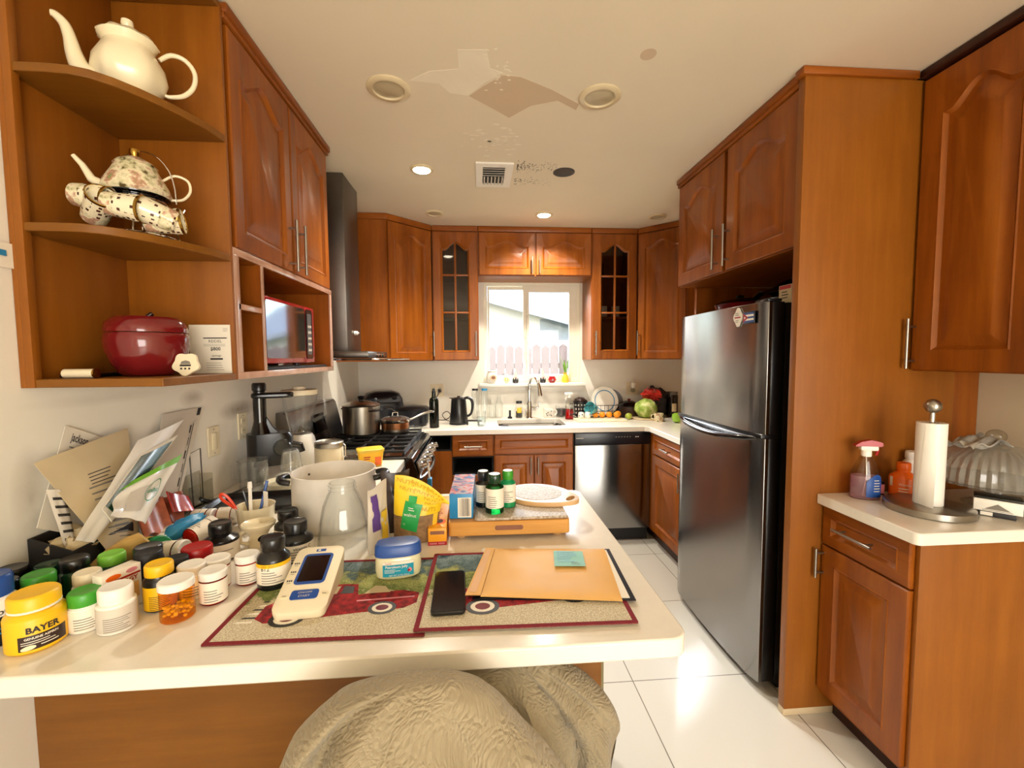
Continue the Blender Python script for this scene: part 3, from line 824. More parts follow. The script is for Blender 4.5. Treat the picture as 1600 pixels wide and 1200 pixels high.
# ------------------------------------------------------------------ base cabinets and worktops
def base_units():
    YD = 3.24; B = YB-0.001
    # worktops
    m = MB()
    outer = [(XL+0.001, 3.075), (-0.400, 3.075), (-0.400, 3.20), (1.262, 3.20), (1.290, 3.172), (1.290, 2.605), (XR-0.001, 2.605), (XR-0.001, B), (XL+0.001, B)]
    m.prism(outer, 0.871, 0.91, 'quartz', holes=[rrect(0.15, 3.325, 0.69, 3.70, 0.06)])
    sp = m
    o = sp.build('worktop', bevel=0.003)
    tag(o, 'pale stone worktop along the window wall turning toward the fridge', 'worktop')
    m = MB()
    q = rrect(-1.3, 0.768, 0.40, 1.70, 0.035)
    poly = [(XL+0.001, 0.768)] + [p for p in q if p[0] > 0.2] + [(-0.398, 1.70), (-0.398, 2.300), (XL+0.001, 2.300)]
    m.prism(poly, 0.871, 0.91, 'quartz')
    tag(m.build('worktop', bevel=0.004), 'pale stone peninsula worktop with rounded corners in the foreground', 'worktop')
    # sink
    t = thing('kitchen_sink', 'stainless undermount sink in front of the window', 'sink', (0.42, 3.5125, 0.872))
    s = MB()
    lo = [[(x, y, z) for x, y in rrect(-a, -b, a, b, r)] for a, b, r, z in ((0.285, 0.205, 0.06, 0.0), (0.272, 0.190, 0.06, 0.0), (0.268, 0.186, 0.06, -0.01), (0.255, 0.173, 0.05, -0.17), (0.22, 0.14, 0.04, -0.185))]
    s.loft(lo, 'stainless', cap0=False); s.build('basin', t)
    d = MB(); d.lathe([(0.04, -0.1845), (0.035, -0.182), (0.02, -0.184), (0, -0.184)], 'chrome'); d.build('drain', t)
    # window-wall base cabinets
    def base(name, x0, x1, label, toe=True):
        t = thing(name, label, 'cabinet', (x0, YD, 0)); w = x1-x0
        b = MB(); b.box((0, 0.0, 0.10), (w, B-YD, 0.870), 'wood'); b.build('body', t)
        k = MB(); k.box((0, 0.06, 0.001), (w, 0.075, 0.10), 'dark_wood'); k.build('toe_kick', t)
        return t, w
    t = thing('base_cabinet', 'narrow base cabinet beside the stove with its drawer missing', 'cabinet', (-0.392, YD, 0)); w = 0.184
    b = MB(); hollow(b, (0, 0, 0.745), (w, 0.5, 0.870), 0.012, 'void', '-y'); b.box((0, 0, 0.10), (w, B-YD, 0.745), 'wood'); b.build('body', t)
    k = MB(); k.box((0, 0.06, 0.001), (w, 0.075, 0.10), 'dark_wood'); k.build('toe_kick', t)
    t = thing('drawer_cabinet', 'base cabinet with one drawer fitted above an empty drawer slot', 'cabinet', (-0.206, YD, 0)); w = 0.310
    b = MB(); b.box((0, 0, 0.10), (w, B-YD, 0.56), 'wood'); b.box((0, 0, 0.70), (w, B-YD, 0.870), 'wood'); b.build('body', t)
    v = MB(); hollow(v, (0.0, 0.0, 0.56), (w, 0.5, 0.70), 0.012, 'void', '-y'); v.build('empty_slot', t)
    add_door(t, T3(0.004, -0.001, 0.708), w-0.008, 0.156, w/2, 0.075, 0.13, False, drawer=True, mat='wood_x')
    add_door(t, T3(0.004, -0.001, 0.30), w-0.008, 0.262, w/2, 0.13, 0.13, False, drawer=True, mat='wood_x')
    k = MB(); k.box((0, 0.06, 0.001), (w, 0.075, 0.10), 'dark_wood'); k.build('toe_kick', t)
    t = thing('sink_cabinet', 'wooden sink base cabinet with two doors under the window', 'cabinet', (0.107, YD, 0)); w = 0.608
    b = MB(); b.box((0, 0, 0.10), (w, 0.02, 0.870), 'wood'); b.box((0, 0.02, 0.10), (w, B-YD, 0.66), 'wood'); b.build('body', t)
    k = MB(); k.box((0, 0.06, 0.001), (w, 0.075, 0.10), 'dark_wood'); k.build('toe_kick', t)
    add_door(t, T3(0.006, -0.001, 0.716), w-0.012, 0.148, drawer=True, mat='wood_x')
    for x, hx in ((0.006, 0.27), (0.306, 0.026)): add_door(t, T3(x, -0.001, 0.125), 0.296, 0.580, hx, 0.50, 0.13, rise=0, st=0.058)
    t = thing('dishwasher', 'stainless dishwasher with a black control panel', 'dishwasher', (0.720, YD-0.02, 0)); w = 0.598
    b = MB(); b.box((0, 0.03, 0.10), (w, 0.60, 0.868), 'black_matte'); b.build('body', t)
    d = MB(); d.box((0.003, 0, 0.11), (w-0.003, 0.03, 0.770), 'stainless', 0.005); d.build('door', t)
    p = MB(); p.box((0.003, -0.004, 0.772), (w-0.003, 0.03, 0.866), 'navy_black', 0.006)
    xf = flatxf((0, -0.0046, 0.83), (1, 0, 0), (0, 0, 1))
    p.patch(0.012, -0.008, 0.070, -0.003, 'paper_grey', xf)
    for k in range(6): p.patch(0.32+k*0.022, -0.002, 0.328+k*0.022, 0.002, 'paper_grey', xf)
    for k in range(2): p.patch(0.475+k*0.016, -0.004, 0.486+k*0.016, 0.003, 'white', xf)
    p.build('control_panel', t)
    k = MB(); k.box((0.0, 0.05, 0.001), (w, 0.07, 0.10), 'black_matte'); k.build('toe_kick', t)
    # return toward the fridge
    t = thing('base_cabinet', 'base cabinet with a drawer in the far corner by the fridge', 'cabinet', (1.322, 2.605, 0))
    b = MB(); b.box((0, 0, 0.10), (XR-1.324, B-2.606, 0.870), 'wood'); b.build('body', t)
    k = MB(); k.box((0.05, 0, 0.001), (0.065, 1.2, 0.10), 'dark_wood'); k.build('toe_kick', t)
    M = T3(0, 0.55, 0) @ FACE_NX
    add_door(t, M @ T3(0.01, 0, 0.716), 0.52, 0.148, 0.26, 0.07, 0.13, False, drawer=True, mat='wood_y')
    add_door(t, M @ T3(0.01, 0, 0.125), 0.52, 0.580, 0.49, 0.50, 0.13, rise=0)
    # peninsula base and the base under the left worktop
    t = thing('peninsula_cabinet', 'orange-brown wooden back panel of the peninsula under the overhang', 'cabinet', (XL+0.001, 1.05, 0))
    b = MB(); b.box((0, 0.012, 0.001), (1.35, 0.63, 0.870), 'veneer_x'); b.build('body', t)
    p = MB(); p.box((0, 0, 0.001), (1.356, 0.012, 0.870), 'veneer_x', 0.001); p.build('back_panel', t)
    p = MB(); p.box((1.350, 0.012, 0.001), (1.366, 0.60, 0.870), 'olive_board', 0.001); p.build('end_panel', t, label='raw olive-coloured end panel')
    t = thing('base_cabinet', 'base cabinet under the left worktop beside the stove', 'cabinet', (XL+0.001, 1.69, 0))
    b = MB(); b.box((0, 0, 0.10), (0.61, 0.605, 0.870), 'wood'); b.build('body', t)
    # right-hand base cabinet
    t = thing('base_cabinet', 'wooden base cabinet with drawer and door by the paper towels', 'cabinet', (1.352, 1.210, 0))
    b = MB(); b.box((0, 0, 0.10), (XR-1.354, 0.352, 0.870), 'wood'); b.build('body', t)
    p = MB(); p.box((-0.004, -0.014, 0.001), (XR-1.354, 0, 0.870), 'veneer', 0.001); p.build('end_panel', t)
    k = MB(); k.box((0.06, 0, 0.001), (0.075, 0.352, 0.10), 'dark_wood'); k.build('toe_kick', t)
    M = T3(0, 0.350, 0) @ FACE_NX
    add_door(t, M @ T3(0.003, 0, 0.715), 0.345, 0.152, 0.16, 0.085, 0.16, False, drawer=True, mat='wood_y')
    add_door(t, M @ T3(0.003, 0, 0.125), 0.345, 0.583, 0.012, 0.515, 0.115, rise=0, st=0.066)
    m = MB(); q = rrect(1.31, 1.172, 2.5, 2.2, 0.02)
    m.prism([p for p in q if p[0] < 1.4 and p[1] < 1.4] + [(XR-0.001, 1.172), (XR-0.001, 1.562), (1.31, 1.562)], 0.871, 0.91, 'quartz')
    tag(m.build('worktop', bevel=0.003), 'short pale stone worktop under the paper towel holder at the right', 'worktop')
base_units()

# ------------------------------------------------------------------ fridge and its surround
def fridge_wall():
    t = thing('refrigerator_surround', 'tall plain orange-brown wooden panel enclosing the fridge on the near side', 'panel', (1.205, 1.564, 0))
    b = MB(); b.box((0, 0, 0.03), (0.663, 0.034, 2.470), 'veneer', 0.001); b.build('board', t)
    b = MB(); b.box((0.663, 0.004, 0.03), (XR-1.207, 0.034, 2.470), 'wood', 0.001); b.build('filler_strip', t)
    b = MB(); b.box((0.0, 0.002, 0.001), (0.24, 0.034, 0.03), 'tan_plastic', 0.001); b.build('foot', t)
    c = MB(); c.box((-0.016, -0.012, 2.470), (0.44, 0.034, 2.499), 'wood_x', 0.004); c.build('cornice', t)
    b = MB(); b.box((1.33, 2.575, 0.001), (XR-0.001, 2.600, 1.862), 'wood', 0.001)
    tag(b.build('refrigerator_surround'), 'wooden side panel behind the fridge on the far side', 'panel')
    t = thing('wall_cabinet', 'wooden cabinet with two arched doors above the fridge', 'cabinet', (1.238, 1.600, 1.865))
    b = MB(); b.box((0, 0, 0), (XR-1.240, 1.0, 0.605), 'wood_y'); b.build('body', t)
    c = MB(); c.box((-0.036, -0.002, 0.605), (XR-1.24, 1.0, 0.634), 'wood_y', 0.005); c.box((-0.028, 0, 0.588), (0.0, 1.0, 0.606), 'wood_y', 0.004); c.build('cornice', t)
    for y1, hx in ((0.992, 0.440), (0.484, 0.030)):
        M = T3(0, y1, 0) @ FACE_NX
        add_door(t, M @ T3(0, 0, 0.004), 0.478, 0.582, hx, 0.115, 0.20, rise=0.055, st=0.068)
    # fridge
    t = thing('refrigerator', 'two-door stainless refrigerator with black sides', 'refrigerator', (1.255, 1.690, 0))
    b = MB(); b.box((0.0, 0.004, 0.03), (0.64, 0.752, 1.665), 'black', 0.006); b.build('body', t)
    fb = MB(); fb.box((0.02, 0.02, 0.001), (0.6, 0.73, 0.03), 'black_matte'); fb.build('base_grille', t)
    def fdoor(z0, z1):
        # gently bowed door: stainless front skin, black edges
        n = 16; W = 0.756
        prof = []
        for k in range(n+1):
            s = k/n; y = W*(1-s)
            bow = 0.014*(1-(2*s-1)**2)
            ed = min(s, 1-s)*W
            rr = 0.012; cut = rr-math.sqrt(max(0, rr*rr-max(0, rr-ed)**2)) if ed < rr else 0
            prof.append((-0.088-bow+cut, y))
        m = MB()
        poly = prof + [(-0.060, 0.0), (-0.060, W)]
        m.prism(poly, z0, z1, 'stainless')
        m.box((-0.0605, 0.0005, z0+0.0005), (-0.006, W-0.0005, z1-0.0005), 'black', 0.003)
        return m
    d = fdoor(1.118, 1.668).build('freezer_door', t, bevel=0.002, smooth=30)
    d2 = fdoor(0.045, 1.102).build('fridge_door', t, bevel=0.002, smooth=30)
    h = MB()
    pts = [(-0.104-0.034*math.sin(PI*min(1, max(0, (k-1)/12)))**0.6 if 0 < k < 14 else -0.092, 0.03+0.70*k/14, 1.100-0.026*math.sin(PI*k/14)) for k in range(15)]
    h.tube(pts, [0.006]+[0.012]*13+[0.006], 'black_gloss', 10); h.build('handle', d2)
    h = MB(); h.box((-0.094, 0.0, 1.100), (-0.01, 0.752, 1.119), 'black', 0.003); h.build('seam', t)
    h = MB()
    h.box((-0.080, 0.0, 1.668), (-0.02, 0.05, 1.680), 'black', 0.003); h.build('hinge_cover', t)
    # magnets on the freezer door
    xd = 1.255-0.0985
    m = MB(); M = T3(xd-0.001, 1.857, 1.617) @ FACE_NX @ VERT
    clover = []
    for k in range(48):
        a = 2*PI*k/48; r = 0.030*(1+0.13*math.cos(4*a))
        clover.append((r*math.cos(a), r*1.25*math.sin(a)))
    m.prism(clover, 0, 0.005, 'white_gloss', M)
    xf = flatxf((xd-0.0066, 1.857, 1.617), (0, -1, 0), (0, 0, 1))
    m.lines(-0.018, 0.018, 0.018, 2, 0.008, 0.003, 'ink_grey', xf, 3)
    m.patch(-0.022, -0.004, 0.022, 0.002, 'red', xf); m.lines(-0.014, 0.016, -0.014, 2, 0.007, 0.0025, 'ink_grey', xf, 4)
    tag(m.build('fridge_magnet'), 'white clover-shaped fridge magnet with a red line', 'magnet')
    m = MB(); xf = flatxf((xd-0.0052, 1.782, 1.610), (0, -1, 0), (0, 0, 1))
    m.box((xd-0.005, 1.782-0.040, 1.610-0.026), (xd-0.0005, 1.782+0.040, 1.610+0.026), 'navy_black', 0.001)
    for k in range(5): m.patch(-0.036, -0.021+k*0.0084, 0.036, -0.0126+k*0.0084, 'blue' if k % 2 == 0 else 'white', xf)
    xf2 = flatxf((xd-0.0056, 1.782, 1.610), (0, -1, 0), (0, 0, 1))
    m.add([tuple(xf2(-0.036, -0.021)), tuple(xf2(0.0, 0)), tuple(xf2(-0.036, 0.021))], [(0, 1, 2)], 'red')
    xf3 = flatxf((xd-0.0060, 1.782, 1.610), (0, -1, 0), (0, 0, 1))
    star = [tuple(xf3(-0.024+(0.007 if k % 2 == 0 else 0.003)*math.sin(k*PI/5), (0.007 if k % 2 == 0 else 0.003)*math.cos(k*PI/5))) for k in range(10)]
    m.add(star, [tuple(range(10))], 'white')
    tag(m.build('fridge_magnet'), 'flag fridge magnet with blue stripes and a white star on red', 'magnet')
    # things on top of the fridge
    Z = 1.666
    g = thing('casserole_dish', 'reddish-brown lidded dish on top of the fridge', 'dish', (1.38, 2.21, Z))
    m = MB(); m.lathe([(0.10, 0), (0.135, 0.010), (0.145, 0.045), (0.150, 0.050)], 'deep_red', sx=0.8); m.build('bowl', g)
    m = MB(); m.lathe([(0.150, 0.050), (0.13, 0.065), (0.06, 0.080), (0.02, 0.083), (0.025, 0.095), (0.0, 0.105)], 'smoke_glass', sx=0.8); m.build('lid', g)
    m = MB(); m.grid(lambda u, v: (1.30+0.26*u, 1.78+0.24*v, Z+0.062+0.028*noise.noise(Vector((u*4, v*4, 1)))+0.05*math.sin(PI*u)*math.sin(PI*v)), 16, 14, 'smoke_glass', thick=-0.002)
    m.box((1.32, 1.80, Z), (1.54, 2.0, Z+0.045), 'dark_brown', 0.01)
    tag(m.build('wrapped_tray'), 'dark tray in crinkled wrap on the fridge behind the magnets', 'tray')
    m = MB(); m.box((1.28, 1.70, Z), (1.42, 1.775, Z+0.075), 'paper_tan', 0.001)
    xf = flatxf((1.2795, 1.737, Z+0.04), (0, -1, 0), (0, 0, 1)); m.patch(-0.034, 0.018, 0.034, 0.033, 'red', xf); m.lines(-0.02, 0.03, 0.006, 3, 0.012, 0.004, 'ink', xf, 3)
    xf = flatxf((1.35, 1.6995, Z+0.04), (1, 0, 0), (0, 0, 1)); m.patch(-0.066, 0.018, 0.066, 0.033, 'red', xf); m.lines(-0.02, 0.05, 0.006, 3, 0.012, 0.004, 'ink', xf, 4)
    tag(m.build('food_box'), 'tan and red food carton on the near corner of the fridge', 'box')
fridge_wall()

def right_upper():
    t = thing('wall_cabinet', 'tall wooden wall cabinet with an arched door above the paper towels', 'cabinet', (1.685, 0.62, 1.385))
    b = MB(); b.box((0, 0, 0), (XR-1.686, 0.940, 1.085), 'wood'); b.build('body', t)
    c = MB(); c.box((-0.034, -0.002, 1.085), (XR-1.686, 0.940, 1.114), 'dark_wood', 0.005); c.build('cornice', t)
    add_door(t, T3(0, 0.935, 0.004) @ FACE_NX, 0.385, 1.072, 0.014, 0.10, 0.19, rise=0.065, st=0.075)
    add_door(t, T3(0, 0.545, 0.004) @ FACE_NX, 0.535, 1.072, 0.515, 0.10, 0.19, rise=0.065, st=0.075)
right_upper()

# ------------------------------------------------------------------ range and hood
def range_and_hood():
    t = thing('gas_range', 'black and stainless gas range between the worktops', 'stove', (XL+0.001, 2.304, 0))
    W, D = 0.766, 0.70
    b = MB(); b.box((0, 0, 0.04), (0.655, W, 0.905), 'black', 0.004); b.build('body', t)
    b = MB(); b.box((0.03, 0.03, 0.001), (0.60, W-0.03, 0.04), 'black_matte'); b.build('base', t)
    c = MB(); c.box((0.10, 0, 0.905), (0.665, W, 0.925), 'black_gloss', 0.006); c.build('cooktop', t)
    p = MB()
    p.prism([(0.655, 0.80), (0.715, 0.80), (0.722, 0.83), (0.690, 0.915), (0.655, 0.920)], -W, 0, 'black_gloss', VERT)
    p.build('front_rail', t, bevel=0.003)
    p = MB(); p.prism([(0.7155, 0.795), (0.7235, 0.795), (0.733, 0.83), (0.716, 0.885), (0.709, 0.885), (0.7255, 0.83)], -W+0.02, -0.02, 'stainless', VERT); p.build('control_panel', t)
    for k in range(5):
        kb = MB(); M = T3(0.727, 0.115+k*0.134, 0.845) @ RY(R(72))
        kb.lathe([(0.024, 0), (0.024, 0.006), (0.019, 0.010), (0.017, 0.030), (0.012, 0.034), (0, 0.034)], 'steel', M, 20); kb.box((-0.018, -0.004, 0.030), (0.018, 0.004, 0.037), 'brushed', 0.002, M)
        kb.build('knob', t)
    d = MB(); d.box((0.656, 0.01, 0.22), (0.690, W-0.01, 0.790), 'black_gloss', 0.006); d.box((0.656, 0.01, 0.72), (0.694, W-0.01, 0.790), 'stainless', 0.004)
    od = d.build('oven_door', t)
    h = MB(); pts = []
    for k in range(15):
        s = k/14; pts.append((0.693+0.062*math.sin(PI*s)**0.5, 0.05+(W-0.10)*s, 0.778))
    h.tube(pts, 0.012, 'stainless', 10); h.build('handle', od)
    d = MB(); d.box((0.656, 0.01, 0.05), (0.688, W-0.01, 0.212), 'stainless', 0.005); d.build('drawer', t)
    g = MB(); g.prism([(0.0, 0.90), (0.115, 0.925), (0.105, 0.955), (0.060, 1.150), (0.045, 1.168), (0.0, 1.168)], -W, 0, 'stainless', VERT)
    bg = g.build('backguard', t, bevel=0.006)
    s = MB(); xf = flatxf((0.0855, 0, 1.06), (0, 1, 0), (-0.225, 0, 0.974))
    for y0, y1 in ((0.30, 0.47),):
        s.add([tuple(xf(y0, -0.055)+Vector((0.002, 0, 0.0005))), tuple(xf(y1, -0.055)+Vector((0.002, 0, 0.0005))), tuple(xf(y1, 0.055)+Vector((0.002, 0, 0.0005))), tuple(xf(y0, 0.055)+Vector((0.002, 0, 0.0005)))], [(0, 1, 2, 3)], 'black_gloss')
    s.build('display', bg)
    for j in range(3):       # cast iron grates
        gr = MB(); y0 = 0.03+j*0.240; y1 = y0+0.228
        for x in (0.135, 0.640): gr.box((x-0.006, y0, 0.925), (x+0.006, y1, 0.948), 'black_matte', 0.002)
        for y in (y0+0.006, y1-0.006, (y0+y1)/2): gr.box((0.130, y-0.005, 0.940), (0.645, y+0.005, 0.952), 'black_matte', 0.002)
        for x in (0.26, 0.39, 0.52): gr.box((x-0.005, y0, 0.940), (x+0.005, y1, 0.952), 'black_matte', 0.002)
        gr.build('grate', t)
    for x, y in ((0.27, 0.15), (0.52, 0.15), (0.27, 0.62), (0.52, 0.62), (0.39, 0.385)):
        bn = MB(); bn.lathe([(0.05, 0.925), (0.048, 0.934), (0.034, 0.936), (0.034, 0.939), (0, 0.939)], 'black_matte', T3(x, y, 0), 20); bn.build('burner', t)
    # hood
    t = thing('range_hood', 'dark chimney range hood with a curved glass canopy', 'hood', (XL+0.001, 2.30, 1.43))
    c = MB(); c.box((0, 0.292, 0.055), (0.290, 0.585, 1.068), 'dark_steel', 0.002); c.build('chimney', t)
    k = MB(); k.box((0, 0.16, 0.018), (0.44, 0.66, 0.056), 'dark_steel', 0.008); k.build('motor_box', t)
    poly = [(0.0, -0.016), (0.50, -0.016)] + [(0.50+0.115*math.sin(PI*k/18), -0.016+0.378-0.378*math.cos(PI*k/18)) for k in range(1, 18)] + [(0.50, 0.74), (0.0, 0.74)]
    g = MB(); g.prism(poly, 0.006, 0.015, 'smoke_glass'); ca = g.build('canopy', t)
    r = MB(); r.tube([(x, y, 0.0105) for x, y in poly[1:-1]], 0.005, 'steel', 6); r.build('rim', ca)
    for y in (0.36, 0.44, 0.52): bb = MB(); bb.lathe([(0.011, 0), (0.011, 0.008), (0, 0.009)], 'chrome', T3(0.4405, y, 0.037) @ RY(PI/2), 14); bb.build('button', t)
    m = MB(); m.lathe([(0.014, 0), (0.012, 0.02), (0.006, 0.022), (0, 0.03)], 'white_gloss', T3(XL+0.292, 2.74, 1.60) @ RY(PI/2), 14)
    tag(m.build('wall_hook'), 'small white hook stuck on the hood chimney', 'hook')
range_and_hood()

def pot_body(r, h, mat, th=0.003, flare=0.0):
    m = MB(); m.lathe([(0, 0.0), (r-0.006, 0.0), (r, 0.006), (r+flare, h-0.004), (r+flare+0.004, h), (r+flare+0.001, h+0.001), (r+flare-th, h-0.004), (r-th, 0.009), (0, 0.006)], mat, n=40)
    return m
def cookware():
    z = 0.953
    t = thing('stock_pot', 'tall stainless stock pot with a lid on the stove', 'pot', (-0.775, 2.905, z))
    pot_body(0.118, 0.185, 'brushed').build('body', t)
    l = MB(); l.lathe([(0.121, 0.188), (0.10, 0.200), (0.05, 0.212), (0.018, 0.214)], 'brushed', n=36); ld = l.build('lid', t)
    k = MB(); k.lathe([(0.016, 0.212), (0.014, 0.222), (0.024, 0.236), (0.018, 0.246), (0, 0.248)], 'black', n=20); k.build('knob', ld)
    for a in (-0.6, PI-0.6):
        h = MB(); M = RZ(a); h.tube([M @ Vector(p) for p in ((0.117, -0.04, 0.155), (0.150, -0.035, 0.158), (0.158, 0, 0.158), (0.150, 0.035, 0.158), (0.117, 0.04, 0.155))], 0.005, 'black', 8); h.build('handle', t)
    m = MB(); m.tube([(-0.70, 2.79, 1.142), (-0.68, 2.785, 1.138), (-0.665, 2.78, 1.115), (-0.655, 2.776, 1.10)], 0.004, 'black', 8)
    t = thing('saucepan', 'copper-toned saucepan with a glass lid on the stove', 'saucepan', (-0.562, 2.930, z), R(28))
    pot_body(0.090, 0.085, 'copper').build('body', t)
    b = MB(); b.lathe([(0.0915, 0.066), (0.0945, 0.070), (0.0945, 0.086), (0.0915, 0.088)], 'steel', n=36); b.lathe([(0.0905, 0.0), (0.0915, 0.004), (0.0915, 0.022), (0.0905, 0.024)], 'dark_steel', n=36); b.build('band', t)
    l = MB(); l.lathe([(0.093, 0.089), (0.07, 0.100), (0.03, 0.107), (0.0, 0.108)], 'clear_glass', n=32); ld = l.build('lid', t)
    k = MB(); k.tube([(-0.018, 0, 0.107), (-0.016, 0, 0.130), (0.016, 0, 0.130), (0.018, 0, 0.107)], 0.005, 'steel', 8); k.build('knob', ld)
    h = MB(); h.tube([(0.09, 0, 0.070), (0.13, 0, 0.082), (0.19, 0, 0.105), (0.25, 0, 0.118), (0.275, 0, 0.112)], [0.008, 0.007, 0.008, 0.009, 0.006], 'steel', 10); h.build('handle', t)
    t = thing('frying_pan', 'black deep frying pan on the rear corner of the worktop behind the saucepan', 'pan', (-0.53, 3.47, 0.911), R(15))
    m = MB(); m.lathe([(0, 0), (0.10, 0), (0.125, 0.02), (0.135, 0.13), (0.139, 0.132), (0.132, 0.128), (0.12, 0.02), (0, 0.008)], 'navy_black', n=36); m.build('body', t)
    h = MB(); h.tube([(-0.12, -0.02, 0.125), (-0.16, -0.03, 0.145), (-0.22, -0.04, 0.155)], 0.012, 'black', 8); h.build('handle', t)
    l = MB(); l.lathe([(0.138, 0.134), (0.12, 0.150), (0.04, 0.162), (0, 0.163)], 'black', n=30); l.build('lid', t)
    m = MB(); m.lathe([(0, 0), (0.055, 0), (0.07, 0.028), (0.067, 0.028), (0.05, 0.004), (0, 0.004)], 'clear_glass', n=24)
    tag(m.build('glass_dish', loc=(-0.485, 3.215, 0.911)), 'small clear glass dish on the worktop edge beside the oil bottle', 'dish')
    t = thing('air_fryer', 'dark rounded countertop cooker in the far left corner', 'appliance', (-0.80, 3.66, 0.911), R(20))
    m = MB(); lo = [[(x, y, zz) for x, y in rrect(-a, -b, a, b, min(a, b)*0.55)] for a, b, zz in ((0.145, 0.135, 0), (0.155, 0.145, 0.02), (0.158, 0.148, 0.14), (0.15, 0.14, 0.20), (0.125, 0.115, 0.245), (0.08, 0.07, 0.262))]
    m.loft(lo, 'navy_black'); m.build('body', t)
    m = MB(); M = T3(0.03, -0.135, 0.205) @ RX(R(38)); m.prism(rrect(-0.09, -0.045, 0.09, 0.045, 0.03), -0.01, 0.006, 'charcoal', M); pn = m.build('control_panel', t)
    k = MB(); k.lathe([(0.020, 0.006), (0.018, 0.022), (0, 0.024)], 'black', M @ T3(0.045, 0, 0), 18); k.build('knob', pn)
    m = MB(); m.lathe([(0, 0), (0.085, 0), (0.10, 0.008), (0.10, 0.018), (0.02, 0.022), (0, 0.022)], 'black_matte', n=28)
    tag(m.build('skillet', loc=(-0.90, 3.40, 0.9105)), 'flat black skillet lying behind the stock pot', 'pan')
    # plastic clip and cloth on the oven handle
    t = thing('hanging_clip', 'pale blue plastic clip hanging on the oven handle', 'clip', (-0.280, 2.400, 0.800))
    m = MB()
    m.box((-0.010, -0.022, -0.075), (0.012, 0.022, -0.020), 'sky_blue', 0.004); m.build('grip', t)
    m = MB(); m.tube([(0, -0.012, -0.02), (-0.004, -0.018, 0.022), (-0.006, -0.012, 0.055)], 0.004, 'white', 8); m.tube([(0, 0.012, -0.02), (-0.004, 0.006, 0.025), (-0.002, 0.012, 0.06)], 0.004, 'white', 8); m.build('prong', t)
    m = MB(); m.box((-0.006, -0.026, -0.135), (0.010, 0.020, -0.076), 'paper_grey', 0.004); m.build('tail', t)
cookware()

# ------------------------------------------------------------------ microwave niche
def niche():
    x1 = -0.755
    t = thing('microwave', 'red microwave oven with a mirrored door in the wall niche', 'microwave', (x1, 1.600, 1.420))
    W, H, D = 0.475, 0.255, 0.275
    b = MB(); b.box((-D, 0, 0.008), (-0.022, W, H), 'gloss_red', 0.006); b.build('body', t)
    d = MB(); d.box((-0.022, 0.0, 0.010), (0, W*0.775, H), 'gloss_red', 0.005); dr = d.build('door', t)
    g = MB(); g.prism(rrect(0.014, 0.030, W*0.775-0.006, H-0.014, 0.012), -0.002, 0.001, 'mirror_door', T3(0.0012, 0, 0) @ FACE_PX @ VERT); g.build('window', dr)
    p = MB(); p.box((-0.022, W*0.778, 0.010), (0, W, H), 'gloss_red', 0.005)
    pn = p.build('control_panel', t)
    p = MB(); p.prism(rrect(W*0.785, 0.026, W*0.935, H-0.012, 0.014), -0.002, 0.0015, 'black_gloss', T3(0.0015, 0, 0) @ FACE_PX @ VERT)
    p.prism(rrect(W*0.815, 0.045, W*0.905, H-0.030, 0.006), 0.0015, 0.0022, 'dark_steel', T3(0.0015, 0, 0) @ FACE_PX @ VERT)
    for r in range(5):
        for c in range(3): p.prism(ell(W*(0.832+0.028*c), 0.065+r*0.026, 0.0045, 0.006, 10), 0.0022, 0.0030, 'paper_grey', T3(0.0015, 0, 0) @ FACE_PX @ VERT)
    p.build('keypad', pn)
    for y in (0.04, W-0.06):
        for x in (-0.24, -0.06): f = MB(); f.lathe([(0.012, 0), (0.012, 0.009)], 'black', T3(x, y, -0.001), 12); f.build('foot', t)
    m = MB(); m.box((-1.02, 1.600, 1.404), (-0.76, 2.24, 1.416), 'black_matte', 0.002); m.box((-0.84, 1.640, 1.4165), (-0.80, 1.95, 1.4175), 'white')
    tag(m.build('baking_sheet'), 'flat black baking sheet under the red microwave', 'tray')
    m = MB(); m.grid(lambda u, v: (-0.93+0.012*math.sin(3*v)+0.004*math.sin(9*u), 2.095+0.145*u, 1.417+0.195*v), 8, 8, 'paper_grey', thick=0.002)
    xf = flatxf((-0.921, 2.10, 1.42), (0, 1, 0), (0.0, 0, 1))
    tag(m.build('paper_sheet'), 'grey crumpled paper standing behind the microwave', 'paper')
    m = MB(); m.lathe([(0.016, 0), (0.017, 0.006), (0.013, 0.012), (0.016, 0.030), (0.011, 0.042), (0.015, 0.055), (0.008, 0.066), (0.010, 0.074), (0.009, 0.084), (0, 0.088)], 'cream', n=20)
    tag(m.build('figurine', loc=(-0.80, 1.645-0.06, 1.404)), 'small white ceramic figurine in the cubby left of the microwave', 'figurine')
niche()

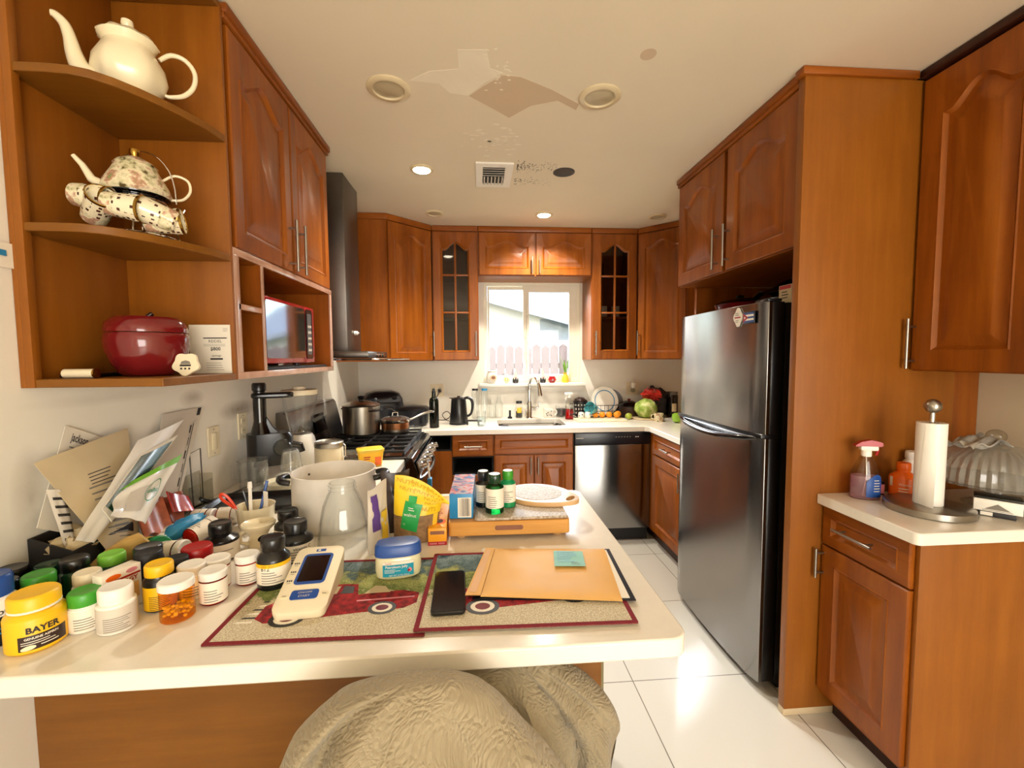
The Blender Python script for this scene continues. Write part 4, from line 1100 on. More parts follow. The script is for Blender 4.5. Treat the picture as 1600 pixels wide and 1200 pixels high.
# ------------------------------------------------------------------ corner shelf contents
def shelf_things():
    # white teapot
    Z = 1.385+0.723
    t = thing('teapot', 'large plain cream porcelain teapot on the top shelf', 'teapot', (-0.872, 1.215, Z+0.0005), R(32))
    lobes = lambda u, z: 1+0.035*math.cos(2*PI*6*u)*math.sin(min(1, max(0, z/0.12))*PI)
    b = MB(); b.lathe([(0, 0), (0.050, 0.0), (0.056, 0.004), (0.050, 0.012), (0.066, 0.03), (0.074, 0.055), (0.070, 0.085), (0.056, 0.112), (0.050, 0.124), (0.058, 0.136), (0.060, 0.140)], 'cream', n=48, wav=lobes); b.build('body', t)
    l = MB(); l.lathe([(0.060, 0.140), (0.052, 0.150), (0.030, 0.160), (0.012, 0.166), (0.008, 0.172), (0.013, 0.180), (0.012, 0.190), (0, 0.195)], 'cream', n=48, wav=lambda u, z: 1+(0.05*math.cos(2*PI*9*u) if z < 0.156 else 0)); l.build('lid', t)
    s = MB(); s.tube([(-0.060, 0, 0.028), (-0.088, 0, 0.040), (-0.100, 0, 0.070), (-0.106, 0, 0.105), (-0.114, 0, 0.134), (-0.128, 0, 0.149), (-0.137, 0, 0.151)], [0.022, 0.021, 0.017, 0.013, 0.011, 0.009, 0.0065], 'cream', 14); s.build('spout', t)
    h = MB(); h.tube([(0.060, 0, 0.118), (0.085, 0, 0.140), (0.115, 0, 0.138), (0.134, 0, 0.112), (0.130, 0, 0.075), (0.108, 0, 0.045), (0.078, 0, 0.032), (0.066, 0, 0.034)], [0.005, 0.006, 0.006, 0.006, 0.006, 0.006, 0.005, 0.004], 'cream', 10)
    h.build('handle', t)
    # tea set on a wire stand
    Z = 1.385+0.376
    cx, cy = -0.880, 1.225
    t = thing('wire_stand', 'thin chrome wire stand carrying the tea set', 'rack', (cx, cy, Z+0.0005))
    w = MB()
    w.tube(ell3(0.085, 0.003), 0.002, 'chrome', 6, closed=True); w.tube(ell3(0.060, 0.098), 0.002, 'chrome', 6, closed=True)
    for a in (0.5, 2.1, 3.7, 5.2): w.tube([(0.085*math.cos(a), 0.085*math.sin(a), 0.003), (0.070*math.cos(a), 0.070*math.sin(a), 0.06), (0.060*math.cos(a), 0.060*math.sin(a), 0.098)], 0.002, 'chrome', 6)
    w.build('ring_frame', t)
    w = MB(); w.tube([(-0.083*math.cos(PI*k/16), 0.02, 0.098+0.135*math.sin(PI*k/16)**0.8) for k in range(17)], 0.0015, 'chrome', 6); w.build('carry_handle', t)
    for a in (0.2, 1.3, 2.3, 3.4, 4.3, 5.2):
        w = MB(); w.tube([(0.075*math.cos(a), 0.075*math.sin(a), 0.05), (0.10*math.cos(a), 0.10*math.sin(a), 0.075), (0.105*math.cos(a), 0.105*math.sin(a), 0.085)], 0.0018, 'chrome', 6); w.build('hook', t)
    t = thing('teapot', 'floral porcelain teapot on the wire stand of the middle shelf', 'teapot', (cx, cy, Z+0.102), R(30))
    b = MB(); b.lathe([(0, 0), (0.058, 0), (0.068, 0.006), (0.074, 0.016), (0.068, 0.036), (0.054, 0.062), (0.043, 0.084)], 'floral', n=36); b.build('body', t)
    l = MB(); l.lathe([(0.046, 0.084), (0.040, 0.092), (0.020, 0.104), (0.010, 0.108)], 'floral', n=30); l.lathe([(0.008, 0.107), (0.012, 0.116), (0.011, 0.126), (0, 0.130)], 'gold', n=18); l.build('lid', t)
    l = MB(); l.lathe([(0.0585, -0.001), (0.0695, 0.0055), (0.070, 0.008), (0.0585, 0.002)], 'black_gloss', n=36); l.build('base_band', t)
    s = MB(); s.tube([(-0.060, 0, 0.022), (-0.085, 0, 0.035), (-0.100, 0, 0.065), (-0.116, 0, 0.085)], [0.013, 0.010, 0.007, 0.005], 'cream', 12); s.build('spout', t)
    h = MB(); h.tube([(0.055, 0, 0.060), (0.080, 0, 0.078), (0.108, 0, 0.070), (0.112, 0, 0.042), (0.095, 0, 0.018), (0.068, 0, 0.012)], 0.0035, 'cream', 10); h.build('handle', t)
    def mug(loc, rot, label):
        t = thing('mug', label, 'mug', loc, rot=rot, group=None)
        b = MB(); b.lathe([(0, 0), (0.022, 0), (0.026, 0.004), (0.028, 0.030), (0.033, 0.082), (0.030, 0.080), (0.0245, 0.03), (0, 0.006)], 'check_porcelain', n=28); b.build('cup', t)
        b = MB(); b.lathe([(0.0265, 0.003), (0.0290, 0.028), (0.0288, 0.030), (0.0262, 0.004)], 'floral', n=28); b.build('floral_band', t)
        b = MB(); b.lathe([(0.0329, 0.076), (0.0336, 0.082), (0.0318, 0.083), (0.0300, 0.078)], 'gold', n=28); b.build('gold_rim', t)
        h = MB(); h.tube([(0, 0.028, 0.064), (0, 0.048, 0.062), (0, 0.052, 0.040), (0, 0.042, 0.024), (0, 0.026, 0.022)], 0.0035, 'cream', 8); h.build('handle', t)
    mug((-0.970, 1.150, Z+0.088), (R(-20), R(100), R(-18)), 'checked floral mug on its side at the upper left of the stand')
    mug((-0.890, 1.135, Z+0.064), (R(0), R(98), R(8)), 'checked floral mug on its side at the upper right of the stand')
    mug((-0.940, 1.165, Z+0.036), (R(10), R(60), R(-25)), 'checked mug hanging low beneath the left upper mug')
    mug((-0.838, 1.185, Z+0.034), (R(0), R(82), R(20)), 'checked mug lying low beneath the right upper mug')
    mug((-0.760, 1.185, Z+0.034), (R(-10), R(-70), R(35)), 'checked mug tipped outward at the right end of the stand')
    # bottom shelf
    Z = 1.385+0.020
    t = thing('cookie_jar', 'dark red glazed apple-shaped cookie jar on the lowest shelf', 'jar', (-0.880, 1.235, Z+0.0005))
    lob = lambda u, z: 1+0.018*math.cos(2*PI*5*u)
    b = MB(); b.lathe([(0, 0), (0.050, 0), (0.062, 0.008), (0.080, 0.040), (0.090, 0.075), (0.091, 0.100), (0.087, 0.112)], 'deep_red', n=50, wav=lob); b.build('body', t)
    l = MB(); l.lathe([(0.0885, 0.114), (0.089, 0.122), (0.084, 0.140), (0.068, 0.154), (0.035, 0.150), (0.010, 0.142)], 'deep_red', n=50, wav=lambda u, z: 1+(0.035*math.cos(2*PI*5*u) if z > 0.13 else 0.018*math.cos(2*PI*5*u))); ld = l.build('lid', t)
    l = MB(); l.tube([(0, 0, 0.142), (0.004, 0, 0.160), (0.012, 0.002, 0.166)], [0.010, 0.007, 0.006], 'dark_brown', 10); l.build('stem', ld)
    m = MB(); o = Vector((-0.872, 1.385, Z+0.0005))
    m.box((-0.868, 1.380, Z+0.0005), (-0.750, 1.383, Z+0.147), 'paper')
    xf = flatxf((-0.800, 1.3797, Z+0.07), (1, 0, 0), (0, 0, 1))
    m.patch(-0.028, 0.0355, 0.040, 0.0385, 'navy_black', xf)
    m.text('REIDEL', 0.0125, 'ink', lambda x, y: xf(x+0.006, y+0.027)); m.lines(-0.028, 0.036, 0.018, 2, 0.0045, 0.001, 'ink_grey', xf, 2)
    m.text('$800', 0.0145, 'ink', lambda x, y: xf(x+0.006, y+0.004), bold=0.0003)
    m.text('savings', 0.010, 'ink', lambda x, y: xf(x+0.008, y-0.016)); m.patch(-0.010, -0.0285, 0.026, -0.0235, 'ink', xf)
    m.lines(-0.022, 0.030, -0.038, 4, 0.007, 0.001, 'ink_grey', xf, 5); m.lines(0.030, 0.045, 0.066, 3, 0.004, 0.001, 'ink_grey', xf, 6)
    tag(m.build('certificate'), 'printed certificate leaning in the lower shelf corner behind the plaque', 'paper')
    m = MB(); fl = []
    for k in range(60):
        a = 2*PI*k/60; r = 0.029*(1+0.09*math.cos(5*a+0.5*PI)); fl.append((r*1.1*math.cos(a), r*math.sin(a)))
    M = T3(-0.772, 1.215, Z+0.030) @ RX(R(-8)) @ VERT
    m.prism(fl, 0, 0.008, 'cream_matte', M)
    xf = lambda x, y: M @ Vector((x, y, 0.0086))
    m.patch(-0.014, -0.006, 0.014, -0.001, 'ink', xf); m.prism([(-0.013, 0.0), (0.013, 0.0), (0.010, 0.007), (0.0, 0.010), (-0.010, 0.007)], 0.0078, 0.0084, 'ink_grey', M)
    for k in range(3): m.prism(ell(-0.010+0.01*k, -0.012, 0.0028, 0.0028, 10), 0.0078, 0.0085, 'ink', M)
    tag(m.build('plaque'), 'small cream flower-shaped plaque with a dark picture on the lowest shelf', 'plaque')
    m = MB(); m.box((-1.015, 1.130, Z+0.0005), (-0.955, 1.36, Z+0.010), 'black', 0.003)
    tag(m.build('slim_case'), 'slim black case at the left end of the lowest shelf', 'case')
    m = MB(); m.tube([(-0.99, 1.118, Z+0.0115), (-0.92, 1.116, Z+0.0115)], 0.011, 'cream_matte', 14); m.tube([(-0.921, 1.116, Z+0.0115), (-0.917, 1.116, Z+0.0115)], 0.0115, 'gold', 14)
    tag(m.build('knife_handle'), 'cream handle lying at the front of the lowest shelf', 'knife')
def ell3(r, z): return [(r*math.cos(2*PI*k/28), r*math.sin(2*PI*k/28), z) for k in range(28)]
shelf_things()

# ------------------------------------------------------------------ left wall fittings
def wall_fittings():
    def plate(name, label, cat, y, z, kind):
        t = thing(name, label, cat, (XL+0.0005, y, z), PI/2)
        p = MB(); p.prism(rrect(-0.036, -0.058, 0.036, 0.058, 0.004), 0, 0.006, 'cream_matte', VERT); p.build('plate', t, bevel=0.0015)
        if kind == 'switch':
            s = MB(); s.box((-0.016, -0.010, -0.033), (0.016, -0.005, 0.033), 'cream', 0.002); s.build('rocker', t)
        else:
            for zz in (0.021, -0.021):
                s = MB(); s.prism(rrect(-0.017, zz-0.014, 0.017, zz+0.014, 0.008), 0.006, 0.008, 'cream', VERT)
                for x in (-0.007, 0.005): s.patch(x, zz-0.003, x+0.0025, zz+0.007, 'ink', lambda a, b: (a, -0.0083, b))
                s.build('socket', t)
        for zz in (0.047, -0.047): q = MB(); q.lathe([(0.003, 0.006), (0.002, 0.0072), (0, 0.0072)], 'ink_grey', T3(0, 0, zz) @ VERT, 8); q.build('screw', t)
    plate('light_switch', 'cream light switch on the left wall beside the papers', 'switch', 1.776, 1.125, 'switch')
    plate('wall_outlet', 'cream double outlet on the left wall behind the juicer', 'outlet', 1.990, 1.152, 'outlet')
    def back_outlet(x, z, label, plug):
        t = thing('wall_outlet', label, 'outlet', (x, YB-0.0005, z))
        p = MB(); p.prism(rrect(-0.058, -0.058, 0.058, 0.058, 0.004), 0, 0.006, 'cream_matte', VERT); p.build('plate', t, bevel=0.0015)
        for xx in (-0.026, 0.026):
            for zz in (0.021, -0.021):
                s = MB(); s.prism(rrect(xx-0.017, zz-0.014, xx+0.017, zz+0.014, 0.008), 0.006, 0.008, 'cream', VERT)
                for d in (-0.007, 0.005): s.patch(xx+d, zz-0.003, xx+d+0.0025, zz+0.007, 'ink', lambda a, b: (a, -0.0083, b))
                s.build('socket', t)
    back_outlet(-0.372, 1.155, 'cream outlet on the back wall above the oil bottle', True)
    back_outlet(1.408, 1.150, 'cream outlet on the back wall right of the dish rack', False)
    t = thing('power_cord', 'black kettle cord plugged into the back wall outlet', 'cord', (-0.346, YB-0.009, 1.155))
    m = MB(); m.box((-0.014, -0.026, -0.014), (0.014, 0.0, 0.014), 'black', 0.004); m.build('plug', t)
    m = MB(); m.tube([(0, -0.026, 0), (-0.01, -0.05, -0.03), (-0.05, -0.07, -0.10), (-0.06, -0.10, -0.20), (-0.02, -0.13, -0.239), (0.06, -0.16, -0.240), (0.10, -0.18, -0.20), (0.07, -0.15, -0.170), (0.03, -0.15, -0.20), (0.07, -0.20, -0.239), (0.12, -0.26, -0.240)], 0.0035, 'black', 8); m.build('cable', t)
    t = thing('air_freshener', 'white plug-in air freshener on the right back wall outlet', 'air freshener', (1.402, YB-0.0095, 1.165))
    m = MB(); m.box((-0.022, -0.045, -0.012), (0.022, 0, 0.045), 'white_gloss', 0.008); m.build('body', t)
    m = MB(); m.lathe([(0.017, -0.045), (0.020, -0.035), (0.018, -0.012), (0, -0.012)], 'clear_plastic', T3(0, -0.022, 0), 16); m.build('bottle', t)
    m = MB(); m.box((-0.0125+0.0, -0.035, 0.045), (0.0125, -0.01, 0.062), 'white', 0.004); m.build('cap', t)
    m = MB(); m.grid(lambda u, v: (XL+0.0025+0.004*u, 1.0+0.075*u, 1.655+0.055*v), 4, 3, 'paper', thick=0.0008)
    xf = flatxf((XL+0.0085, 1.0, 1.655), (0, 1, 0), (0, 0, 1)); m.patch(0.020, 0.025, 0.060, 0.038, 'sky_blue', xf)
    tag(m.build('wall_note'), 'scrap of white paper with blue print stuck to the left wall', 'paper')
wall_fittings()

# ------------------------------------------------------------------ window sill
CT = 0.9105
def sill():
    Z = 1.2150
    t = thing('jar', 'white owl-shaped jar at the left end of the window sill', 'jar', (0.115, 3.845, Z), R(8))
    m = MB(); m.lathe([(0, 0), (0.036, 0), (0.048, 0.02), (0.052, 0.055), (0.044, 0.085), (0.036, 0.098), (0.046, 0.112), (0.042, 0.113), (0.032, 0.10), (0, 0.098)], 'white_gloss', n=30); m.build('body', t)
    m = MB(); m.prism(ell(0.004, 0.052, 0.030, 0.026, 24), 0.046, 0.056, 'tan_plastic', VERT); m.prism(ell(0.004, 0.052, 0.018, 0.014, 20), 0.056, 0.058, 'ink_brown', VERT); m.build('medallion', t)
    m = MB(); m.lathe([(0, 0), (0.018, 0), (0.034, 0.018), (0.036, 0.040), (0.024, 0.066), (0.014, 0.072), (0.016, 0.078), (0, 0.079)], 'cream', T3(0.243, 3.845, Z), 26)
    m.prism(ell(0.243, Z+0.036, 0.016, 0.014, 16), 0.032, 0.0345, 'yellow', T3(0, 3.845, 0) @ VERT)
    tag(m.build('ornament'), 'round cream ornament beside the owl jar on the sill', 'ornament')
    def gnome(x, lab):
        t = thing('garden_gnome', lab, 'gnome', (x, 3.835, Z))
        m = MB(); m.lathe([(0, 0), (0.024, 0), (0.028, 0.02), (0.022, 0.05), (0, 0.052)], 'charcoal', n=18); m.build('body', t)
        m = MB(); m.lathe([(0.026, 0.046), (0.020, 0.062), (0.008, 0.105), (0.0, 0.128)], 'paper_grey', n=18); m.build('hat', t)
        m = MB(); m.loft([[(-0.016, -0.022, 0.048), (0.016, -0.022, 0.048), (0.016, -0.014, 0.05), (-0.016, -0.014, 0.05)], [(-0.004, -0.026, 0.010), (0.004, -0.026, 0.010), (0.003, -0.020, 0.010), (-0.003, -0.020, 0.010)]], 'white'); m.build('beard', t)
        m = MB(); m.ball((0, -0.026, 0.050), 0.007, 'pink', 12, 8); m.build('nose', t)
    gnome(0.325, 'small bearded gnome with a pointed hat left of the faucet')
    gnome(0.570, 'small bearded gnome with a pointed hat right of the faucet')
    t = thing('ornament', 'red faceted ornament on the window sill', 'ornament', (0.655, 3.840, Z))
    m = MB(); m.lathe([(0, 0), (0.022, 0), (0.040, 0.026), (0.026, 0.058), (0.012, 0.064), (0, 0.066)], 'red', n=7); m.build('body', t, smooth=10)
    m = MB(); m.add([(-0.013, -0.0395, 0.018), (0.013, -0.0395, 0.018), (0.0, -0.0375, 0.042)], [(0, 1, 2)], 'deep_red'); m.build('triangle', t)
    t = thing('potted_plant', 'green cuttings in a yellow glass vase at the right end of the sill', 'plant', (0.775, 3.845, Z))
    m = MB(); m.lathe([(0, 0.0), (0.028, 0.0), (0.034, 0.02), (0.026, 0.055), (0.016, 0.075), (0.020, 0.088), (0.014, 0.075), (0, 0.07)], 'lemon', n=22); m.build('vase', t)
    m = MB(); rnd = random.Random(2)
    for k in range(7):
        a = rnd.uniform(0, 2*PI); q = rnd.uniform(0.008, 0.026); h = rnd.uniform(0.13, 0.20)
        m.grid(lambda u, v: (q*math.cos(a)*v*1.5+(u-0.5)*0.016*math.sin(PI*min(1, v*0.9+0.1))*math.cos(a+1.5), q*math.sin(a)*v+(u-0.5)*0.016*math.sin(PI*min(1, v*0.9+0.1))*math.sin(a+1.5), 0.07+(h-0.03)*v), 2, 8, 'green_leaf', thick=0.0012)
    m.build('leaves', t)
    m = MB(); m.tube([(0, 0, 0.07), (-0.03, 0, 0.18), (-0.055, -0.005, 0.26)], [0.003, 0.002, 0.001], 'green_leaf', 6); m.build('stem', t)
    t = thing('bird_suncatcher', 'string of small glass pieces hanging down the window mullion', 'ornament', (0.432, YB+0.028, 1.95))
    m = MB(); m.tube([(0, 0, 0), (0.004, 0, -0.2), (-0.003, 0, -0.42), (0.003, 0, -0.62)], 0.0016, 'paper_grey', 6); m.build('cord', t)
    for k, (z, r) in enumerate(((-0.14, 0.010), (-0.26, 0.013), (-0.37, 0.010), (-0.47, 0.016), (-0.55, 0.012), (-0.62, 0.015))):
        m = MB(); m.ball((0.006*(-1)**k, -0.004, z), (r, 0.005, r*1.3), 'clear_glass', 14, 8); m.build('pendant', t)
sill()

# ------------------------------------------------------------------ bottle kits
def bottle(name, label, cat, x, y, z, r, h, body, cap, cap_h=0.022, cap_r=None, neck=0.86, sh=0.16, paper=None, band=(0.12, 0.70), arc=300, prints=(), rz=None, group=None, rot=None, grip=True, fill=None, ink='ink_grey', nlines=5, capmat_top=None):
    cap_r = cap_r or r*0.78
    hb = h-cap_h; n = 26
    t = thing(name, label, cat, (x, y, z), face(x, y) if rz is None else rz, group, rot)
    b = MB(); zs = hb*(1-sh)
    b.lathe([(0, 0), (r*0.90, 0), (r, r*0.10), (r, zs), (r*0.97, zs+0.25*(hb-zs)), (cap_r*neck, hb-0.003), (cap_r*neck, hb+0.002), (0, hb+0.002)], body, n=n); b.build('body', t)
    c = MB()
    wav = (lambda u, zz: 1+0.012*math.cos(2*PI*30*u)) if grip else None
    c.lathe([(cap_r*0.97, hb), (cap_r, hb+0.001), (cap_r, h-cap_h*0.16), (cap_r*0.93, h-0.0006), (cap_r*0.90, h), (cap_r*0.82, h-0.0008), (0, h-0.0008)], cap, n=60 if grip else n, wav=wav)
    c.build('cap', t)
    if fill:
        f = MB(); f.lathe([(0, 0.002), (r*0.86, 0.002), (r*0.93, r*0.12), (r*0.93, fill[1]*hb), (0, fill[1]*hb)], fill[0], n=n); f.build('contents', t)
    if paper:
        p = MB(); R0 = r+0.0006; a = R(arc)/2; z0, z1 = band[0]*hb, min(band[1]*hb, zs)
        xf = cylxf(R0)
        p.patch(-a*R0, z0, a*R0, z1, paper, xf, 30)
        x2 = cylxf(R0+0.0004)
        rnd = random.Random(int(x*1e4) & 1023)
        if nlines:
            dz = (z1-z0)*0.62/nlines
            p.lines(-r*0.75, r*0.7, z0+(z1-z0)*0.60, nlines, dz, dz*0.32, ink, x2, int(x*1e4) & 1023, 6)
        for (txt, dx, fz, sz, mat_) in prints:
            p.text(txt, sz, mat_, (lambda dx, fz: (lambda X, Y: x2(X+dx, Y+z0+(z1-z0)*fz)))(dx, fz), bold=sz*0.01)
        p.build('paper_label', t)
    return t
def rx(label, x, y, z=CT, r=0.0265, h=0.070, rot=None, body='amber_red', paper='label_paper', capm='white', nl=5, rz=None, fill=('pink', 0.3), **k):
    return bottle('pill_bottle', label, 'pill bottle', x, y, z, r, h, body, capm, 0.017, r*1.04, 0.88, 0.06, paper, (0.10, 0.96), 255, (), rz, None, rot, True, fill, 'ink_grey', nl, **k)

# ------------------------------------------------------------------ back worktop
def back_items():
    t = thing('oil_bottle', 'tall dark olive oil bottle at the worktop corner beside the stove', 'bottle', (-0.345, 3.33, CT))
    m = MB(); m.lathe([(0, 0), (0.034, 0), (0.036, 0.006), (0.036, 0.205), (0.032, 0.222), (0.016, 0.236), (0.0145, 0.268), (0, 0.268)], 'olive_glass', n=28); m.lathe([(0, 0.002), (0.033, 0.002), (0.034, 0.01), (0.034, 0.19), (0, 0.19)], 'dark_green', n=24); m.build('body', t)
    m = MB(); m.lathe([(0.0155, 0.262), (0.0155, 0.280), (0.011, 0.284), (0.010, 0.300), (0, 0.301)], 'black', n=18); m.build('cap', t)
    t = thing('electric_kettle', 'black electric kettle left of the sink', 'kettle', (-0.165, 3.50, CT), R(-12))
    m = MB(); m.lathe([(0, 0.012), (0.074, 0.012), (0.076, 0.02), (0.066, 0.10), (0.060, 0.185), (0.055, 0.205), (0.040, 0.214), (0, 0.216)], 'black', n=34); m.build('body', t)
    m = MB(); m.lathe([(0, 0), (0.076, 0), (0.078, 0.006), (0.070, 0.012), (0, 0.012)], 'black_matte', n=34); m.build('base', t)
    m = MB(); m.loft([[(-0.050, -0.018, 0.165), (-0.050, 0.018, 0.165), (-0.050, 0.018, 0.168), (-0.050, -0.018, 0.168)], [(-0.055, -0.020, 0.205), (-0.055, 0.020, 0.205), (-0.048, 0.020, 0.210), (-0.048, -0.020, 0.210)], [(-0.078, -0.006, 0.208), (-0.078, 0.006, 0.208), (-0.076, 0.006, 0.212), (-0.076, -0.006, 0.212)]], 'black'); m.build('spout', t)
    m = MB(); m.tube([(0.045, 0, 0.205), (0.080, 0, 0.212), (0.108, 0, 0.190), (0.114, 0, 0.140), (0.104, 0, 0.090), (0.085, 0, 0.070), (0.068, 0, 0.065)], [0.010, 0.012, 0.012, 0.011, 0.010, 0.010, 0.009], 'black', 12); m.build('handle', t)
    m = MB(); m.lathe([(0.014, 0.215), (0.012, 0.226), (0, 0.228)], 'black', n=16); m.build('lid_knob', t)
    m = MB(); m.tube([(-0.10, 3.43, CT+0.035), (0.02, 3.41, CT+0.036)], 0.008, 'black', 10); m.box((-0.012, 3.398, CT), (0.0, 3.422, CT+0.03), 'black', 0.003); m.box((-0.10, 3.42, CT), (-0.088, 3.442, CT+0.03), 'black', 0.003)
    tag(m.build('kitchen_utensil'), 'long black utensil lying between the kettle and the water glass', 'utensil')
    def tumbler(x, y, r, h, lab, fill=None):
        t = thing('drinking_glass', lab, 'glass', (x, y, CT))
        m = MB(); m.lathe([(0, 0), (r*0.82, 0), (r*0.86, 0.004), (r, h), (r-0.002, h), (r*0.82, 0.008), (0, 0.008)], 'clear_glass', n=26); m.build('cup', t)
        if fill: m = MB(); m.lathe([(0, 0.009), (r*0.80, 0.009), (r*0.93, h*fill), (0, h*fill)], 'water', n=24); m.build('water', t)
    tumbler(0.015, 3.355, 0.036, 0.118, 'glass of water at the worktop edge right of the kettle', 0.62)
    def tall(x, y, r, h, lab, cap=None):
        t = thing('glass_bottle', lab, 'bottle', (x, y, CT))
        m = MB(); m.lathe([(0, 0), (r, 0), (r, h*0.62), (r*0.5, h*0.78), (r*0.45, h), (r*0.38, h), (r*0.42, h*0.78), (r-0.002, h*0.60), (r-0.002, 0.006), (0, 0.006)], 'clear_glass', n=24); m.build('body', t)
        if cap: m = MB(); m.lathe([(r*0.55, h-0.012), (r*0.55, h+0.006), (0, h+0.007)], cap, n=18); m.build('cap', t)
    def straight(x, y, r, h, lab, cap):
        t = thing('glass_bottle', lab, 'bottle', (x, y, CT))
        m = MB(); m.lathe([(0, 0), (r, 0), (r, h-0.03), (r*0.8, h-0.01), (r*0.8, h), (r*0.7, h), (r*0.72, h-0.012), (r-0.002, h-0.03), (r-0.002, 0.006), (0, 0.006)], 'clear_glass', n=24); m.build('body', t)
        m = MB(); m.lathe([(r*0.86, h-0.008), (r*0.86, h+0.008), (0, h+0.009)], cap, n=20); m.build('cap', t)
    straight(-0.035, 3.78, 0.030, 0.255, 'clear glass bottle with a black cap behind the kettle', 'black')
    straight(0.047, 3.77, 0.029, 0.255, 'clear glass bottle with a pale blue cap right of the kettle', 'sky_blue')
    tall(0.175, 3.80, 0.033, 0.205, 'clear stoppered glass bottle right of the blue-capped bottle')
    tall(0.115, 3.81, 0.031, 0.165, 'short clear glass jar between the tall glass bottles')
    t = thing('spice_jar', 'glass spice jar with a black lid beside the faucet', 'jar', (0.352, 3.80, CT))
    m = MB(); m.lathe([(0, 0), (0.030, 0), (0.031, 0.004), (0.031, 0.115), (0.024, 0.128), (0, 0.128)], 'clear_glass', n=22); m.build('body', t)
    m = MB(); m.lathe([(0, 0.002), (0.028, 0.002), (0.028, 0.055), (0, 0.055)], 'charcoal', n=20); m.build('contents', t)
    m = MB(); m.lathe([(0.0265, 0.126), (0.0265, 0.148), (0, 0.149)], 'black', n=22); m.build('lid', t)
    m = MB(); m.patch(-0.022, 0.045, 0.022, 0.092, 'lemon', cylxf(0.0316), 10); m.build('paper_label', t)
    m = MB(); m.lathe([(0, 0), (0.020, 0), (0.021, 0.012), (0.010, 0.018), (0.009, 0.066), (0.013, 0.07), (0, 0.072)], 'navy_black', n=18)
    tag(m.build('sink_stopper', loc=(0.268, 3.76, CT)), 'small dark upright stopper left of the spice jar', 'stopper')
    # faucet
    t = thing('faucet', 'chrome pull-down kitchen faucet with a high arc', 'faucet', (0.440, 3.765, CT))
    m = MB(); m.lathe([(0, 0), (0.030, 0), (0.030, 0.008), (0.025, 0.014), (0.024, 0.13), (0.018, 0.15), (0, 0.15)], 'chrome', n=26); m.build('base', t)
    m = MB(); m.tube([(0, 0, 0.14), (0, 0, 0.27), (0.005, -0.015, 0.325), (0.022, -0.050, 0.358), (0.045, -0.095, 0.352), (0.060, -0.125, 0.318), (0.066, -0.137, 0.285)], 0.0135, 'chrome', 14); m.build('neck', t)
    m = MB(); m.tube([(0.066, -0.137, 0.288), (0.070, -0.145, 0.250), (0.074, -0.152, 0.205)], [0.016, 0.019, 0.022], 'chrome', 16); m.build('spray_head', t)
    m = MB(); m.tube([(0.022, 0, 0.085), (0.060, -0.01, 0.085)], 0.017, 'chrome', 14); m.tube([(0.060, -0.01, 0.085), (0.080, -0.015, 0.10), (0.086, -0.018, 0.145)], [0.012, 0.009, 0.007], 'chrome', 10); m.build('lever', t)
    t = thing('mug', 'white mug with a dark floral print beside the sink', 'mug', (0.618, 3.80, CT), R(-5))
    m = MB(); lo = [[(x, y, z) for x, y in rrect(-a, -a, a, a, 0.016)] for a, z in ((0.040, 0), (0.043, 0.004), (0.043, 0.076), (0.040, 0.078), (0.039, 0.074), (0.038, 0.01))]
    m.loft(lo, 'white_gloss'); m.build('cup', t)
    m = MB(); xf = flatxf((0, -0.0436, 0.04), (1, 0, 0), (0, 0, 1)); rnd = random.Random(4)
    for k in range(9): m.prism([(q[0], q[1]) for q in ell(rnd.uniform(-0.026, 0.026), rnd.uniform(0.012, 0.066), rnd.uniform(0.003, 0.007), rnd.uniform(0.002, 0.005), 8)], 0.043, 0.0436, 'ink', VERT)
    m.build('floral_print', t)
    m = MB(); m.tube([(0.042, 0, 0.062), (0.066, 0, 0.058), (0.070, 0, 0.035), (0.060, 0, 0.018), (0.042, 0, 0.016)], 0.005, 'white_gloss', 8); m.build('handle', t)
    t = thing('candle_glass', 'dark candle in a clear glass right of the floral mug', 'candle', (0.732, 3.815, CT))
    m = MB(); m.lathe([(0, 0), (0.052, 0), (0.052, 0.006), (0.045, 0.010), (0.050, 0.10), (0.048, 0.10), (0.043, 0.012), (0, 0.012)], 'clear_glass', n=26); m.build('cup', t)
    m = MB(); m.lathe([(0, 0.014), (0.042, 0.014), (0.046, 0.072), (0, 0.072)], 'charcoal', n=24); m.build('wax', t)
    t = thing('spray_bottle', 'clear spray bottle with red liquid at the dish rack', 'spray bottle', (0.772, 3.655, CT), R(20))
    m = MB(); m.lathe([(0, 0), (0.034, 0), (0.036, 0.006), (0.036, 0.12), (0.030, 0.15), (0.015, 0.178), (0.014, 0.195), (0, 0.195)], 'clear_plastic', n=24); m.build('body', t)
    m = MB(); m.lathe([(0, 0.003), (0.033, 0.003), (0.034, 0.01), (0.034, 0.085), (0, 0.085)], 'red_liquid', n=24); m.build('liquid', t)
    m = MB(); m.box((-0.042, -0.012, 0.205), (0.030, 0.012, 0.228), 'white', 0.006); m.lathe([(0.016, 0.185), (0.015, 0.208), (0, 0.208)], 'white', n=16); m.tube([(-0.024, 0, 0.205), (-0.034, 0, 0.190), (-0.036, 0, 0.170)], 0.005, 'white', 8); m.build('trigger_head', t)
    # drying mat with dishes
    m = MB(); m.prism(rrect(0.800, 3.455, 1.225, 3.66, 0.03), CT, CT+0.010, 'cream_matte'); tag(m.build('drying_tray', bevel=0.004), 'pale tray along the worktop edge under the fruit', 'tray')
    tz = CT+0.0105
    t = thing('dish_rack', 'dark wire dish rack full of dishes right of the sink', 'rack', (1.02, 3.765, CT))
    m = MB(); W, D, H = 0.20, 0.095, 0.11
    for z in (0.012, 0.06, H): m.tube([(-W, -D, z), (W, -D, z), (W, D, z), (-W, D, z)], 0.003, 'black', 6, closed=True)
